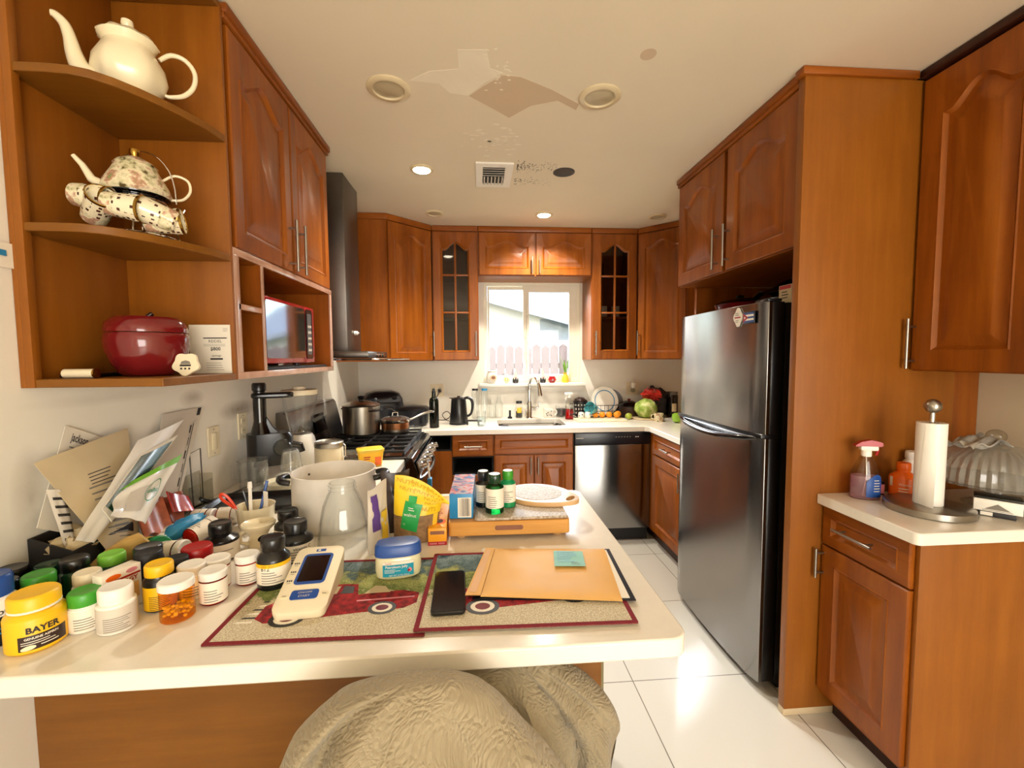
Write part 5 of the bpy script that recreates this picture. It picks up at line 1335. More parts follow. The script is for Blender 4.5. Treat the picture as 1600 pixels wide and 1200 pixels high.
    for k in range(13):
        x = -W+2*W*k/12; m.tube([(x, -D, H), (x, -D, 0.012), (x, D, 0.012), (x, D, H)], 0.0018, 'black', 6)
    for x in (-W+0.01, W-0.01):
        for y in (-D+0.01, D-0.01): m.tube([(x, y, 0), (x, y, 0.012)], 0.005, 'black', 8)
    m.build('wire_frame', t)
    t = thing('cutlery_basket', 'dark perforated basket at the left end of the dish rack', 'basket', (0.885, 3.735, CT+0.016))
    m = MB(); m.lathe([(0, 0), (0.046, 0), (0.060, 0.125), (0.063, 0.13), (0.058, 0.128), (0.044, 0.006), (0, 0.006)], 'navy_black', n=28); m.build('basket', t)
    m = MB()
    for q in range(3):
        for k in range(14):
            a = 2*PI*k/14; rr = 0.0478+0.0145*(0.25+0.27*q); M = RZ(a) @ T3(0, -rr-0.0006, 0.031+0.033*q); m.box((-0.006, -0.0008, -0.008), (0.006, 0.0012, 0.008), 'paper_grey', 0, M)
    m.build('slots', t)
    m = MB(); m.ball((0.006, 0.0, 0.128), (0.054, 0.05, 0.035), 'dark_brown', 20, 12, wob=0.3, wf=2.5); m.build('contents', t)
    def plate(x, y, z, r, tilt, yaw, lab, mat, band=None):
        t = thing('dinner_plate', lab, 'plate', (x, y, z), rot=(R(90-tilt), 0, R(yaw)))
        m = MB(); m.lathe([(0, 0), (r*0.55, 0), (r*0.62, 0.004), (r, 0.016), (r, 0.019), (r*0.62, 0.008), (0, 0.005)], mat, n=44); m.build('dish', t)
        if band:
            m = MB(); m.lathe([(r*0.70, 0.0100), (r*0.70, 0.0112), (r*0.76, 0.0127), (r*0.76, 0.0115)], band, n=44); m.build('blue_line', t)
    # plates stand in the rack and lean to the right
    def standing(x, y, r, lean, lab, mat, band=None):
        t = thing('dinner_plate', lab, 'plate', (x, y, CT+0.018), rot=(0, R(lean), R(-62)))
        M = T3(0, 0, r) @ RX(R(90))
        m = MB(); m.lathe([(0, 0), (r*0.55, 0), (r*0.62, 0.004), (r, 0.016), (r, 0.019), (r*0.62, 0.008), (0, 0.005)], mat, M, n=44); m.build('dish', t)
        if band: m = MB(); m.lathe([(r*0.70, 0.0105), (r*0.70, 0.0117), (r*0.755, 0.0132), (r*0.755, 0.0120)], band, M, n=44); m.build('blue_line', t)
    for x, yy, lab, mat, band, r, yaw in ((1.085, 3.735, 'large white plate with a thin blue ring standing in the dish rack', 'white_gloss', 'sky_blue', 0.128, 22), (1.165, 3.835, 'dark plate standing behind the white plate in the dish rack', 'dark_brown', None, 0.112, 10)):
        t = thing('dinner_plate', lab, 'plate', (x, yy, CT+0.020), rot=(R(-14), R(14), R(yaw-16)))
        M = T3(0, 0, r) @ RX(R(90))
        m = MB(); m.lathe([(0, 0), (r*0.55, 0), (r*0.62, 0.004), (r, 0.016), (r, 0.019), (r*0.62, 0.008), (0, 0.005)], mat, M, n=44); m.build('dish', t)
        if band: m = MB(); m.lathe([(r*0.70, 0.0105), (r*0.70, 0.0117), (r*0.755, 0.0132), (r*0.755, 0.0120)], band, M, n=44); m.build('blue_line', t)
    m = MB(); m.lathe([(0, 0), (0.030, 0), (0.048, 0.025), (0.056, 0.075), (0.053, 0.075), (0.044, 0.027), (0, 0.006)], 'teal', n=30)
    tag(m.build('bowl', loc=(1.000, 3.665, CT+0.075), rot=(R(18), R(-72), R(15))), 'teal bowl tipped on its side against the white plate', 'bowl')
    t = thing('mug', 'dark mug hanging upside down behind the teal bowl', 'mug', (0.955, 3.80, CT+0.105), rot=(R(160), R(20), 0))
    m = MB(); m.lathe([(0, 0), (0.034, 0), (0.038, 0.01), (0.040, 0.085), (0.037, 0.085), (0.034, 0.012), (0, 0.008)], 'black_gloss', n=24); m.build('cup', t)
    m = MB(); m.tube([(0.038, 0, 0.07), (0.062, 0, 0.064), (0.062, 0, 0.028), (0.038, 0, 0.02)], 0.005, 'black_gloss', 8); m.build('handle', t)
    def shaker(x, y, lab, cow):
        t = thing('salt_shaker', lab, 'shaker', (x, y, tz), R(-10))
        m = MB(); m.lathe([(0, 0), (0.024, 0), (0.027, 0.008), (0.026, 0.036), (0.018, 0.050), (0, 0.053)], 'white_gloss', n=20); m.build('body', t)
        if cow:
            m = MB()
            for a, z, r in ((0.3, 0.030, 0.008), (-0.6, 0.020, 0.007), (0.9, 0.016, 0.006)): m.ball((0.0235*math.sin(a), -0.0235*math.cos(a), z), (r, 0.004, r), 'black', 10, 6)
            m.build('spots', t)
    shaker(0.872, 3.640, 'white shaker with black patches at the left end of the fruit row', True)
    shaker(0.930, 3.640, 'plain white shaker beside the oranges', False)
    for k, (x, y, r, lab) in enumerate(((0.995, 3.630, 0.026, 'small yellow-orange fruit, first from the white shakers'), (1.052, 3.625, 0.027, 'small yellow-orange fruit, second from the white shakers'), (1.112, 3.622, 0.027, 'small orange fruit in the middle of the fruit row'), (1.168, 3.590, 0.028, 'bright orange fruit in front near the right end of the row'), (1.195, 3.642, 0.028, 'bright orange fruit behind at the right end of the row'))):
        t = thing('orange', lab, 'fruit', (x, y, tz))
        m = MB(); m.ball((0, 0, r), (r, r, r*0.96), 'orange_fruit', 18, 12); m.build('peel', t)
        m = MB(); m.lathe([(0.003, 1.94*r), (0.002, 1.985*r), (0, 1.985*r)], 'ink_brown', n=8); m.build('stem', t)
    m = MB(); m.ball((0, 0, 0.027), (0.030, 0.027, 0.027), 'lime_fruit', 18, 12)
    tag(m.build('lime', loc=(1.268, 3.575, CT)), 'yellow-green lime on the worktop right of the tray', 'fruit')
    # right corner
    t = thing('cooking_pot', 'dark brown pot with a glass lid right of the dish rack', 'pot', (1.325, 3.73, CT))
    m = MB(); m.lathe([(0, 0), (0.080, 0), (0.088, 0.01), (0.09, 0.095), (0.094, 0.098), (0.087, 0.095), (0.084, 0.012), (0, 0.006)], 'dark_brown', n=32); m.build('body', t)
    m = MB(); m.lathe([(0.093, 0.100), (0.075, 0.125), (0.035, 0.142), (0, 0.145)], 'smoke_glass', n=30); m.lathe([(0.009, 0.144), (0.018, 0.158), (0, 0.164)], 'maroon', n=14); m.build('lid', t)
    m = MB(); m.prism(ell(1.435, 3.600, 0.135, 0.115, 36), CT, CT+0.012, 'tan_plastic'); tag(m.build('round_board', bevel=0.004), 'round wooden board under the cabbage', 'board')
    m = MB(); m.ball((0, 0, 0.080), (0.095, 0.092, 0.082), 'cabbage', 30, 20, wob=0.12, wf=2.2)
    tag(m.build('cabbage', loc=(1.425, 3.590, CT+0.010)), 'pale green cabbage on the round board in the right corner', 'vegetable')
    m = MB(); m.ball((0, 0, 0.0), (0.082, 0.068, 0.052), 'red_film', 26, 18, wob=0.55, wf=2.6, seed=3)
    tag(m.build('produce_bag', loc=(1.495, 3.655, CT+0.200), rot=(0.1, 0.15, 0.2)), 'crumpled red plastic produce bag on top of the cabbage', 'bag')
    m = MB(); m.ball((0, 0, 0.13), (0.11, 0.09, 0.13), 'charcoal', 26, 16, wob=0.4, wf=2.2, seed=8)
    tag(m.build('plastic_bag', loc=(1.585, 3.780, CT-0.004)), 'dark crumpled bag behind the red produce bag', 'bag')
    t = thing('storage_jar', 'dark glass jar with a steel lid next to the fridge corner', 'jar', (1.700, 3.69, CT))
    m = MB(); m.lathe([(0, 0), (0.045, 0), (0.048, 0.006), (0.048, 0.19), (0.040, 0.20), (0, 0.20)], 'smoke_glass', n=26); m.build('body', t)
    m = MB(); m.lathe([(0.044, 0.196), (0.046, 0.20), (0.046, 0.222), (0, 0.223)], 'dark_steel', n=26); m.build('lid', t)
    m = MB(); m.patch(-0.022, 0.05, 0.022, 0.12, 'paper_tan', cylxf(0.0487), 8); m.build('paper_label', t)
    t = thing('mug', 'small floral mug on the worktop beside the fridge', 'mug', (1.475, 3.440, CT), R(-20))
    m = MB(); m.lathe([(0, 0), (0.032, 0), (0.036, 0.004), (0.040, 0.066), (0.037, 0.066), (0.033, 0.008), (0, 0.006)], 'floral', n=26); m.build('cup', t)
    m = MB(); m.tube([(-0.037, 0, 0.055), (-0.058, 0, 0.052), (-0.060, 0, 0.025), (-0.036, 0, 0.016)], 0.004, 'cream', 8); m.build('handle', t)
    t = thing('green_apple', 'green apple at the edge of the fridge', 'fruit', (1.585, 3.345, CT))
    m = MB(); m.lathe([(0, 0.010), (0.015, 0.003), (0.032, 0.012), (0.042, 0.040), (0.037, 0.068), (0.018, 0.078), (0, 0.070)], 'apple_green', n=24); m.build('body', t)
    m = MB(); m.tube([(0, 0, 0.070), (0.004, 0, 0.090)], 0.002, 'ink_brown', 6); m.build('stem', t)
    # inside the right glass cabinet
    for x, lab in ((1.055, 'left cream cup on a shelf of the right glass cabinet'), (1.165, 'right cream cup on a shelf of the right glass cabinet')):
        m = MB(); m.lathe([(0, 0), (0.034, 0), (0.036, 0.004), (0.036, 0.095), (0.033, 0.095), (0.033, 0.008), (0, 0.008)], 'cream', n=24)
        tag(m.build('cup', loc=(x+0.02, 3.70, 1.42+0.3612)), lab, 'cup')
    for x, lab in ((1.045, 'left low white dish at the bottom of the right glass cabinet'), (1.175, 'right low white dish at the bottom of the right glass cabinet')):
        m = MB(); m.lathe([(0, 0), (0.03, 0), (0.05, 0.02), (0.05, 0.022), (0.028, 0.006), (0, 0.006)], 'white', n=24)
        tag(m.build('dish', loc=(x+0.02, 3.70, 1.42+0.0185)), lab, 'dish')
    m = MB(); m.lathe([(0, 0), (0.034, 0), (0.037, 0.08), (0.034, 0.08), (0.030, 0.006), (0, 0.006)], 'frost', n=22)
    tag(m.build('drinking_glass', loc=(-0.245, 3.70, 1.42+0.0185)), 'single tumbler inside the left glass cabinet', 'glass')
    m = MB(); m.lathe([(0, 0), (0.022, 0), (0.022, 0.12), (0.010, 0.15), (0.010, 0.19), (0, 0.19)], 'smoke_glass', n=20)
    tag(m.build('glass_bottle', loc=(1.060, 3.72, 1.42+0.6962)), 'dark bottle on the upper shelf of the right glass cabinet', 'bottle')
    t = thing('soap_sponge', 'dark scrubbing sponge in the left end of the sink', 'sponge', (0.205, 3.50, 0.90))
    m = MB(); m.box((-0.035, -0.055, -0.20), (0.035, 0.055, -0.012), 'charcoal', 0.012); m.build('foam', t)
back_items()

# ------------------------------------------------------------------ right worktop
def right_items():
    t = thing('spray_bottle', 'spray bottle of pink cleaner with a red trigger at the right', 'spray bottle', (1.440, 1.492, CT), R(-22))
    def body(k, z0=0.0, z1=9):
        lo = []
        for a, b, z in ((0.044, 0.026, 0), (0.048, 0.030, 0.005), (0.048, 0.030, 0.085), (0.042, 0.027, 0.105), (0.030, 0.023, 0.135), (0.021, 0.018, 0.155), (0.014, 0.014, 0.168)):
            if z <= z1: lo.append([(x, y, z+(0.002 if k < 1 else 0)) for x, y in ell(0, 0, a*k, b*k, 26)])
        return lo
    m = MB(); m.loft(body(1.0), 'clear_plastic'); m.build('body', t)
    m = MB(); m.loft(body(0.95, 0, 0.086), 'pink_liquid'); m.build('liquid', t)
    m = MB()
    p = []
    for k in range(9):
        a = -0.1+1.25*k/8
        p.append(a)
    m.grid(lambda u, v: (0.0488*math.sin(-0.15+1.45*u), -0.0308*math.cos(-0.15+1.45*u), 0.012+(0.085-0.03*(2*u-1)**2)*v), 10, 4, 'blue', thick=0.0006)
    m.lines(-0.012, 0.016, 0.075, 5, 0.010, 0.003, 'paper_grey', lambda x, y: (0.0500*math.sin(0.6+x/0.045), -0.0320*math.cos(0.6+x/0.045), y), 3, 5)
    m.build('blue_label', t)
    m = MB(); m.lathe([(0.0165, 0.160), (0.0165, 0.180), (0.014, 0.184), (0, 0.184)], 'white', n=20); m.box((-0.022, -0.014, 0.182), (0.034, 0.014, 0.200), 'white', 0.005); m.build('collar', t)
    h = MB(); h.loft([[(x, y, z) for y, z in ((-0.014, zb), (0.014, zb), (0.012, zt), (-0.012, zt))] for x, zb, zt in ((-0.038, 0.196, 0.201), (-0.020, 0.198, 0.214), (0.010, 0.199, 0.222), (0.040, 0.199, 0.216), (0.046, 0.202, 0.212))], 'red')
    h.tube([(0.030, 0, 0.198), (0.036, 0, 0.182), (0.030, 0, 0.165)], 0.005, 'red', 8); h.build('trigger_head', t)
    m = MB(); m.tube([(0, 0, 0.165), (0.004, 0, 0.09), (-0.006, 0, 0.01)], 0.002, 'white', 6); m.build('dip_tube', t)
    m = MB(); m.box((1.497, 1.515, CT), (1.545, 1.555, CT+0.052), 'navy_black', 0.002)
    xf = flatxf((1.521, 1.5145, CT+0.026), (1, 0, 0), (0, 0, 1)); m.patch(-0.022, -0.020, 0.000, 0.020, 'purple', xf); m.patch(0.006, -0.02, 0.022, 0.016, 'pink', xf)
    tag(m.build('small_box'), 'small dark box between the pink spray and the orange bottle', 'box')
    t = bottle('vitamin_bottle', 'glossy orange vitamin bottle beside the paper towels', 'bottle', 1.592, 1.490, CT, 0.042, 0.132, 'orange', 'orange', 0.030, 0.021, 0.9, 0.28, None)
    p = MB(); x2 = cylxf(0.0426); p.text('Vitamin C', 0.012, 'label_paper', lambda X, Y: x2(X+0.012, Y+0.055)); p.lines(-0.012, 0.034, 0.040, 3, 0.010, 0.003, 'label_paper', x2, 4, 5); p.patch(-0.045, 0.045, -0.032, 0.080, 'label_paper', x2, 4); p.build('lettering', t)
    t = bottle('supplement_bottle', 'tall white bottle with a green foot behind the paper towels', 'bottle', 1.668, 1.523, CT, 0.033, 0.165, 'white', 'white', 0.028, 0.027, 0.9, 0.12, 'strip_green', (0.02, 0.34), 330, nlines=3, ink='dark_green')
    # paper towel holder and roll
    x, y = 1.540, 1.352
    t = thing('paper_towel_holder', 'brushed steel paper towel holder with a ball finial', 'paper towel holder', (x, y, CT))
    m = MB(); m.lathe([(0, 0), (0.116, 0), (0.119, 0.002), (0.119, 0.022), (0.114, 0.025), (0, 0.025)], 'brushed', n=56); m.build('base', t)
    m = MB(); m.lathe([(0.008, 0.025), (0.008, 0.345), (0, 0.345)], 'steel', n=16); m.build('pole', t)
    m = MB(); m.ball((0, 0, 0.362), 0.024, 'brushed', 26, 16); m.build('finial', t)
    t = thing('paper_towel_roll', 'nearly used white paper towel roll on the steel holder', 'paper towel', (x, y, CT+0.0255))
    m = MB(); m.lathe([(0.018, 0), (0.040, 0), (0.0405, 0.28), (0.018, 0.28)], 'white', n=40, closed=True)
    m.build('roll', t)
    m = MB(); m.grid(lambda u, v: ((0.0412+0.028*u*u*(1-v)**3)*math.sin(-1.2+0.9*u-0.35*(1-v)), -(0.0412+0.028*u*u*(1-v)**3)*math.cos(-1.2+0.9*u-0.35*(1-v)), 0.001+0.278*v), 10, 12, 'white', thick=0.0006); m.build('loose_sheet', t)
    # cake stand
    cx, cy = 1.808, 1.370
    t = thing('cake_stand', 'clear ribbed glass cake stand at the far right', 'cake stand', (cx, cy, CT))
    rib = lambda u, z: 1+0.02*math.cos(2*PI*40*u)
    m = MB(); m.lathe([(0, 0), (0.070, 0.001), (0.078, 0.006), (0.070, 0.010), (0.035, 0.020), (0.022, 0.040), (0.024, 0.065), (0.045, 0.080), (0.165, 0.086), (0.170, 0.092), (0.165, 0.094), (0.02, 0.090), (0, 0.090)], 'frost', n=160, wav=rib); m.build('stand', t)
    t = thing('cake_dome', 'ribbed glass dome covering the cake stand', 'cake dome', (cx, cy, CT+0.0945))
    m = MB(); m.lathe([(0.166, 0), (0.168, 0.004), (0.160, 0.055), (0.140, 0.088), (0.095, 0.112), (0.040, 0.124), (0.016, 0.128), (0.018, 0.136)], 'frost', n=160, wav=rib); m.build('dome', t)
    m = MB(); m.ball((0, 0, 0.155), (0.027, 0.027, 0.024), 'clear_plastic', 24, 14); m.build('knob', t)
    m = MB()
    def tow(u, v):
        X = cx-0.155+0.150*u; Y = cy-0.055+0.10*v
        d = math.hypot(X-cx, Y-cy)
        return (X, Y, CT+0.0945+0.134-0.35*max(0, d-0.04)**1.35+0.010*math.sin(11*u+3*v)+0.006*math.sin(17*v+4*u)+0.008)
    m.grid(tow, 24, 16, 'towel', thick=-0.005)
    tag(m.build('dish_towel'), 'crumpled grey striped towel on top of the glass cake dome', 'towel')
    t = thing('tea_box', 'small white tea carton with a grey mountain print', 'box', (1.715, 1.285, CT), face(1.715, 1.285)+0.05)
    m = MB(); m.box((-0.042, -0.03, 0.0), (0.042, 0.03, 0.018), 'charcoal', 0.002); m.box((-0.038, -0.031, 0.003), (-0.01, -0.0295, 0.015), 'white'); m.build('tray', t)
    m = MB(); m.box((-0.055, -0.036, 0.0185), (0.055, 0.034, 0.058), 'white', 0.002)
    xf = flatxf((0, -0.0366, 0.038), (1, 0, 0), (0, 0, 1)); m.add([tuple(xf(-0.03, -0.012)), tuple(xf(0.03, -0.012)), tuple(xf(0.0, 0.008))], [(0, 1, 2)], 'ink_grey'); m.patch(-0.034, -0.016, 0.034, -0.014, 'ink_grey', xf)
    m.build('carton', t)
    m = MB(); m.box((-0.055, -0.034, 0.0583), (0.055, 0.034, 0.066), 'black', 0.003); m.build('lid', t)
    m = MB(); rnd = random.Random(9)
    def bl(u, v):
        return (1.82+0.145*u, 1.205+0.105*v, CT+0.006+0.040*math.sin(PI*u)*math.sin(PI*v)+0.020*abs(noise.noise(Vector((5*u, 5*v, 2)))))
    m.grid(bl, 22, 16, 'blue_cloth', thick=0.004)
    tag(m.build('plastic_bag'), 'crumpled blue and grey plastic bag at the foot of the cake stand', 'bag')
right_items()

# ------------------------------------------------------------------ left worktop
def left_items():
    t = thing('juicer', 'black upright slow juicer by the left wall outlet', 'juicer', (-0.935, 1.985, CT), R(22))
    m = MB()
    lo = [[(x, y, z) for x, y in rrect(-0.085, -0.055, a, 0.055, 0.045)] for a, z in ((0.085, 0.070), (0.095, 0.076), (0.097, 0.190), (0.085, 0.210))]
    m.loft(lo, 'black'); m.build('body', t)
    m = MB(); m.box((-0.085, -0.050, 0.0), (-0.02, 0.050, 0.106), 'black', 0.012); m.build('base', t)
    m = MB(); m.lathe([(0.042, 0.205), (0.036, 0.225), (0.029, 0.25), (0.026, 0.265), (0.026, 0.375), (0, 0.375)], 'black_gloss', T3(-0.030, 0, 0), 26); m.build('feed_tube', t)
    m = MB(); m.lathe([(0.023, 0.34), (0.023, 0.395), (0.028, 0.400), (0.028, 0.425), (0.024, 0.432), (0, 0.433)], 'black', T3(-0.030, 0, 0), 22); m.build('pusher', t)
    m = MB(); m.prism(rrect(-0.062, -0.030, 0.105, 0.030, 0.028), 0.364, 0.388, 'black'); m.build('feed_tray', t, bevel=0.008)
    m = MB(); m.prism([(-0.012, 0.205), (0.045, 0.208), (0.020, 0.235), (-0.006, 0.285)], -0.014, 0.014, 'black', VERT); m.build('gusset', t, bevel=0.003)
    m = MB(); m.tube([(0.085, -0.01, 0.145), (0.125, -0.015, 0.140), (0.132, -0.015, 0.115)], [0.024, 0.018, 0.013], 'black_gloss', 14); m.build('juice_spout', t)
    m = MB(); m.lathe([(0.036, 0), (0.037, 0.02), (0.030, 0.03), (0, 0.03)], 'clear_plastic', T3(0.055, -0.057, 0.15) @ RX(PI/2), 20); m.build('drum_cover', t)
    # blender
    t = thing('blender', 'white blender with a clear glass jar left of the stove', 'blender', (-0.885, 2.205, CT), R(10))
    m = MB(); m.lathe([(0, 0), (0.078, 0), (0.082, 0.01), (0.078, 0.08), (0.062, 0.150), (0.052, 0.165), (0, 0.165)], 'white', n=32, sx=1); m.build('base', t)
    m = MB(); m.lathe([(0.030, 0.168), (0.046, 0.172), (0.052, 0.19), (0.080, 0.355), (0.082, 0.362), (0.077, 0.358), (0.049, 0.195), (0.0, 0.178)], 'clear_glass', n=60, wav=lambda u, z: 1+0.03*math.cos(2*PI*6*u)); m.build('jar', t)
    m = MB(); m.lathe([(0.082, 0.360), (0.084, 0.368), (0.080, 0.384), (0.03, 0.386), (0.028, 0.40), (0, 0.40)], 'cream_matte', n=32); m.build('lid', t)
    m = MB(); m.tube([(0.078, 0, 0.34), (0.115, 0, 0.335), (0.118, 0, 0.26), (0.062, 0, 0.225)], 0.009, 'clear_glass', 10); m.build('handle', t)
    m = MB(); m.lathe([(0.03, 0.176), (0.020, 0.185), (0.004, 0.20), (0, 0.205)], 'steel', n=16); m.build('blade', t)
    # glass vessels
    t = thing('glass_pitcher', 'glass measuring pitcher beside the light switch', 'pitcher', (-0.935, 1.845, CT))
    m = MB(); m.lathe([(0, 0), (0.050, 0), (0.053, 0.005), (0.054, 0.115), (0.058, 0.122), (0.051, 0.115), (0.050, 0.008), (0, 0.008)], 'clear_glass', n=30); m.build('body', t)
    m = MB(); m.tube([(-0.05, 0.0, 0.10), (-0.085, 0.0, 0.095), (-0.085, 0, 0.04), (-0.052, 0, 0.03)], 0.006, 'clear_glass', 8); m.build('handle', t)
    t = thing('food_container', 'round glass food container in front of the juicer', 'container', (-0.800, 1.830, CT))
    m = MB(); m.lathe([(0, 0), (0.080, 0), (0.086, 0.006), (0.092, 0.075), (0.095, 0.080), (0.088, 0.075), (0.082, 0.010), (0, 0.008)], 'clear_glass', n=36); m.build('bowl', t)
    m = MB(); m.lathe([(0, 0.009), (0.078, 0.009), (0.082, 0.035), (0, 0.036)], 'cream_matte', n=30); m.build('contents', t)
    m = MB(); m.lathe([(0.042, 0), (0.044, 0.002), (0.032, 0.075), (0.026, 0.085), (0, 0.086)], 'clear_glass', n=28)
    m.lathe([(0.036, 0.0015), (0.028, 0.072), (0, 0.076)], 'frost', n=28)
    tag(m.build('glass_bowl', loc=(-0.775, 1.825, CT+0.0815)), 'small glass bowl upside down on the glass food container', 'bowl')
    t = thing('canister', 'white canister with a metal ringed lid near the stove', 'canister', (-0.722, 2.120, CT))
    m = MB(); m.lathe([(0, 0), (0.062, 0), (0.065, 0.005), (0.065, 0.11), (0.060, 0.116), (0, 0.116)], 'cream_matte', n=34); m.build('body', t)
    m = MB(); m.lathe([(0.0655, 0.116), (0.0665, 0.118), (0.0665, 0.136), (0.060, 0.142), (0.056, 0.137), (0, 0.137)], 'brushed', n=34); m.build('lid', t)
    m = MB(); m.tube([(0.067, 0, 0.128), (0.076, 0.0, 0.12), (0.076, 0, 0.07), (0.067, 0, 0.06)], 0.003, 'steel', 8); m.build('clasp', t)
    m = MB(); m.lathe([(0, 0), (0.034, 0), (0.036, 0.004), (0.036, 0.045), (0.030, 0.052), (0, 0.052)], 'clear_glass', n=24); m.lathe([(0.033, 0.052), (0.034, 0.054), (0.034, 0.066), (0, 0.067)], 'frost', n=24)
    tag(m.build('glass_jar', loc=(-0.655, 2.235, CT)), 'small clear jar beside the white canister', 'jar')
    t = thing('margarine_tub', 'yellow margarine tub near the left worktop corner', 'tub', (-0.548, 2.195, CT), R(22))
    m = MB(); m.loft([[(x, y, z) for x, y in rrect(-a, -b, a, b, 0.015)] for a, b, z in ((0.050, 0.036, 0), (0.052, 0.038, 0.003), (0.060, 0.045, 0.072))], 'yellow'); m.build('body', t)
    m = MB(); m.loft([[(x, y, z) for x, y in rrect(-a, -b, a, b, 0.016)] for a, b, z in ((0.063, 0.048, 0.0723), (0.064, 0.049, 0.084), (0.060, 0.045, 0.087))], 'lemon'); m.build('lid', t)
    m = MB(); xf = flatxf((0, -0.0420, 0.036), (1, 0, 0), (0, -0.12, 1)); m.patch(0.016, -0.030, 0.046, 0.012, 'orange', xf); m.lines(-0.036, 0.008, 0.014, 2, 0.010, 0.005, 'red', xf, 7); m.lines(-0.04, 0.005, -0.008, 3, 0.008, 0.003, 'ink_brown', xf, 3); m.build('printed_label', t)
    # black griddle under the cord
    t = thing('griddle', 'flat black griddle pan on the left worktop behind the pen cup', 'griddle', (-0.800, 1.635, CT), R(6))
    m = MB(); m.loft([[(x, y, z) for x, y in rrect(-a, -b, a, b, 0.03)] for a, b, z in ((0.15, 0.075, 0), (0.165, 0.09, 0.008), (0.17, 0.095, 0.024), (0.163, 0.088, 0.024), (0.155, 0.08, 0.010))], 'black'); m.build('pan', t)
    m = MB(); m.tube([(-0.17, 0.0, 0.02), (-0.20, 0.0, 0.03), (-0.215, 0.02, 0.03)], 0.008, 'black', 8); m.build('handle', t)
    m = MB(); m.tube([(-1.04, 1.56, CT+0.004), (-1.0, 1.66, CT+0.012), (-0.99, 1.74, CT+0.004), (-0.97, 1.86, CT+0.004), (-0.99, 1.94, CT+0.004)], 0.004, 'black', 8)
    tag(m.build('power_cord'), 'thin black cord along the left wall from the juicer', 'cord')
left_items()

# ------------------------------------------------------------------ peninsula: placemats, envelope, phone
def quad_frame(bl, br, tl):
    o = (Vector(br)+Vector(tl))/2; ux = (Vector(br)-Vector(bl)).normalized()
    return math.atan2(ux.y, ux.x)
def placemat(c, ang, w, d, z, label, car=True):
    t = thing('placemat', label, 'placemat', (c[0], c[1], z), ang)
    m = MB(); m.prism(rrect(-w/2, -d/2, w/2, d/2, 0.004, 2), 0, 0.0025, 'tapestry'); m.build('woven_field', t)
    e = MB(); e.prism(rrect(-w/2, -d/2, w/2, d/2, 0.004, 2), 0.0002, 0.0032, 'mat_red', holes=[rect(-w/2+0.010, -d/2+0.010, w/2-0.010, d/2-0.010)]); e.build('red_border', t)
    k = MB(); z0, z1 = 0.0024, 0.0029
    S = lambda pts: [(x*w, y*d) for x, y in pts]
    # old pickup truck woven into the cloth: bonnet left, load bed right
    k.prism(S([(-0.36, -0.26), (-0.36, -0.12), (-0.30, -0.05), (-0.17, -0.03), (-0.13, 0.10), (-0.02, 0.13), (0.06, 0.12), (0.09, -0.02), (0.33, 0.02), (0.42, -0.02), (0.42, -0.14), (0.36, -0.20), (0.10, -0.24), (-0.10, -0.28), (-0.30, -0.31)]), z0, z1, 'truck_red')
    k.prism(S([(-0.115, -0.01), (-0.095, 0.08), (-0.03, 0.10), (-0.03, 0.0)]), z1-0.0001, z1+0.0003, 'paper_tan')
    k.prism(S([(-0.01, 0.0), (-0.01, 0.10), (0.045, 0.09), (0.06, 0.0)]), z1-0.0001, z1+0.0003, 'charcoal')
    k.prism(S([(0.12, -0.01), (0.16, 0.09), (0.22, 0.08), (0.26, 0.0)]), z0, z1+0.0002, 'paper_tan')
    k.prism(S([(-0.33, -0.10), (-0.20, -0.07), (-0.20, -0.085), (-0.33, -0.115)]), z1-0.0001, z1+0.0003, 'pink')
    k.prism(S([(0.10, -0.09), (0.40, -0.06), (0.40, -0.075), (0.10, -0.105)]), z1-0.0001, z1+0.0003, 'pink')
    for cx, cy, r in ((-0.20, -0.27, 0.036), (0.25, -0.19, 0.030)):
        k.prism(ell(cx*w, cy*d, r, r*0.8, 20), z1-0.0001, z1+0.0004, 'charcoal'); k.prism(ell(cx*w, cy*d, r*0.72, r*0.56, 18), z1, z1+0.0007, 'paper'); k.prism(ell(cx*w, cy*d, r*0.45, r*0.34, 16), z1, z1+0.0010, 'maroon')
    for i in range(6): k.prism(S([(-0.44+0.01*i, -0.30+0.045*i), (-0.36, -0.30+0.045*i), (-0.36, -0.285+0.045*i), (-0.43+0.01*i, -0.285+0.045*i)]), z0, z1, 'charcoal' if i % 2 else 'paper')
    k.build('truck_picture', t)
    return t
def mats():
    placemat((-0.316, 0.982), R(-1.0), 0.416, 0.330, CT, 'tapestry placemat with a red truck at the left, partly under the other mat')
    t = placemat((0.094, 0.983), R(-1.5), 0.447, 0.333, CT+0.0045, 'tapestry placemat at the right, lying under the phone and envelope')
mats()
ZM = CT+0.0045+0.0036
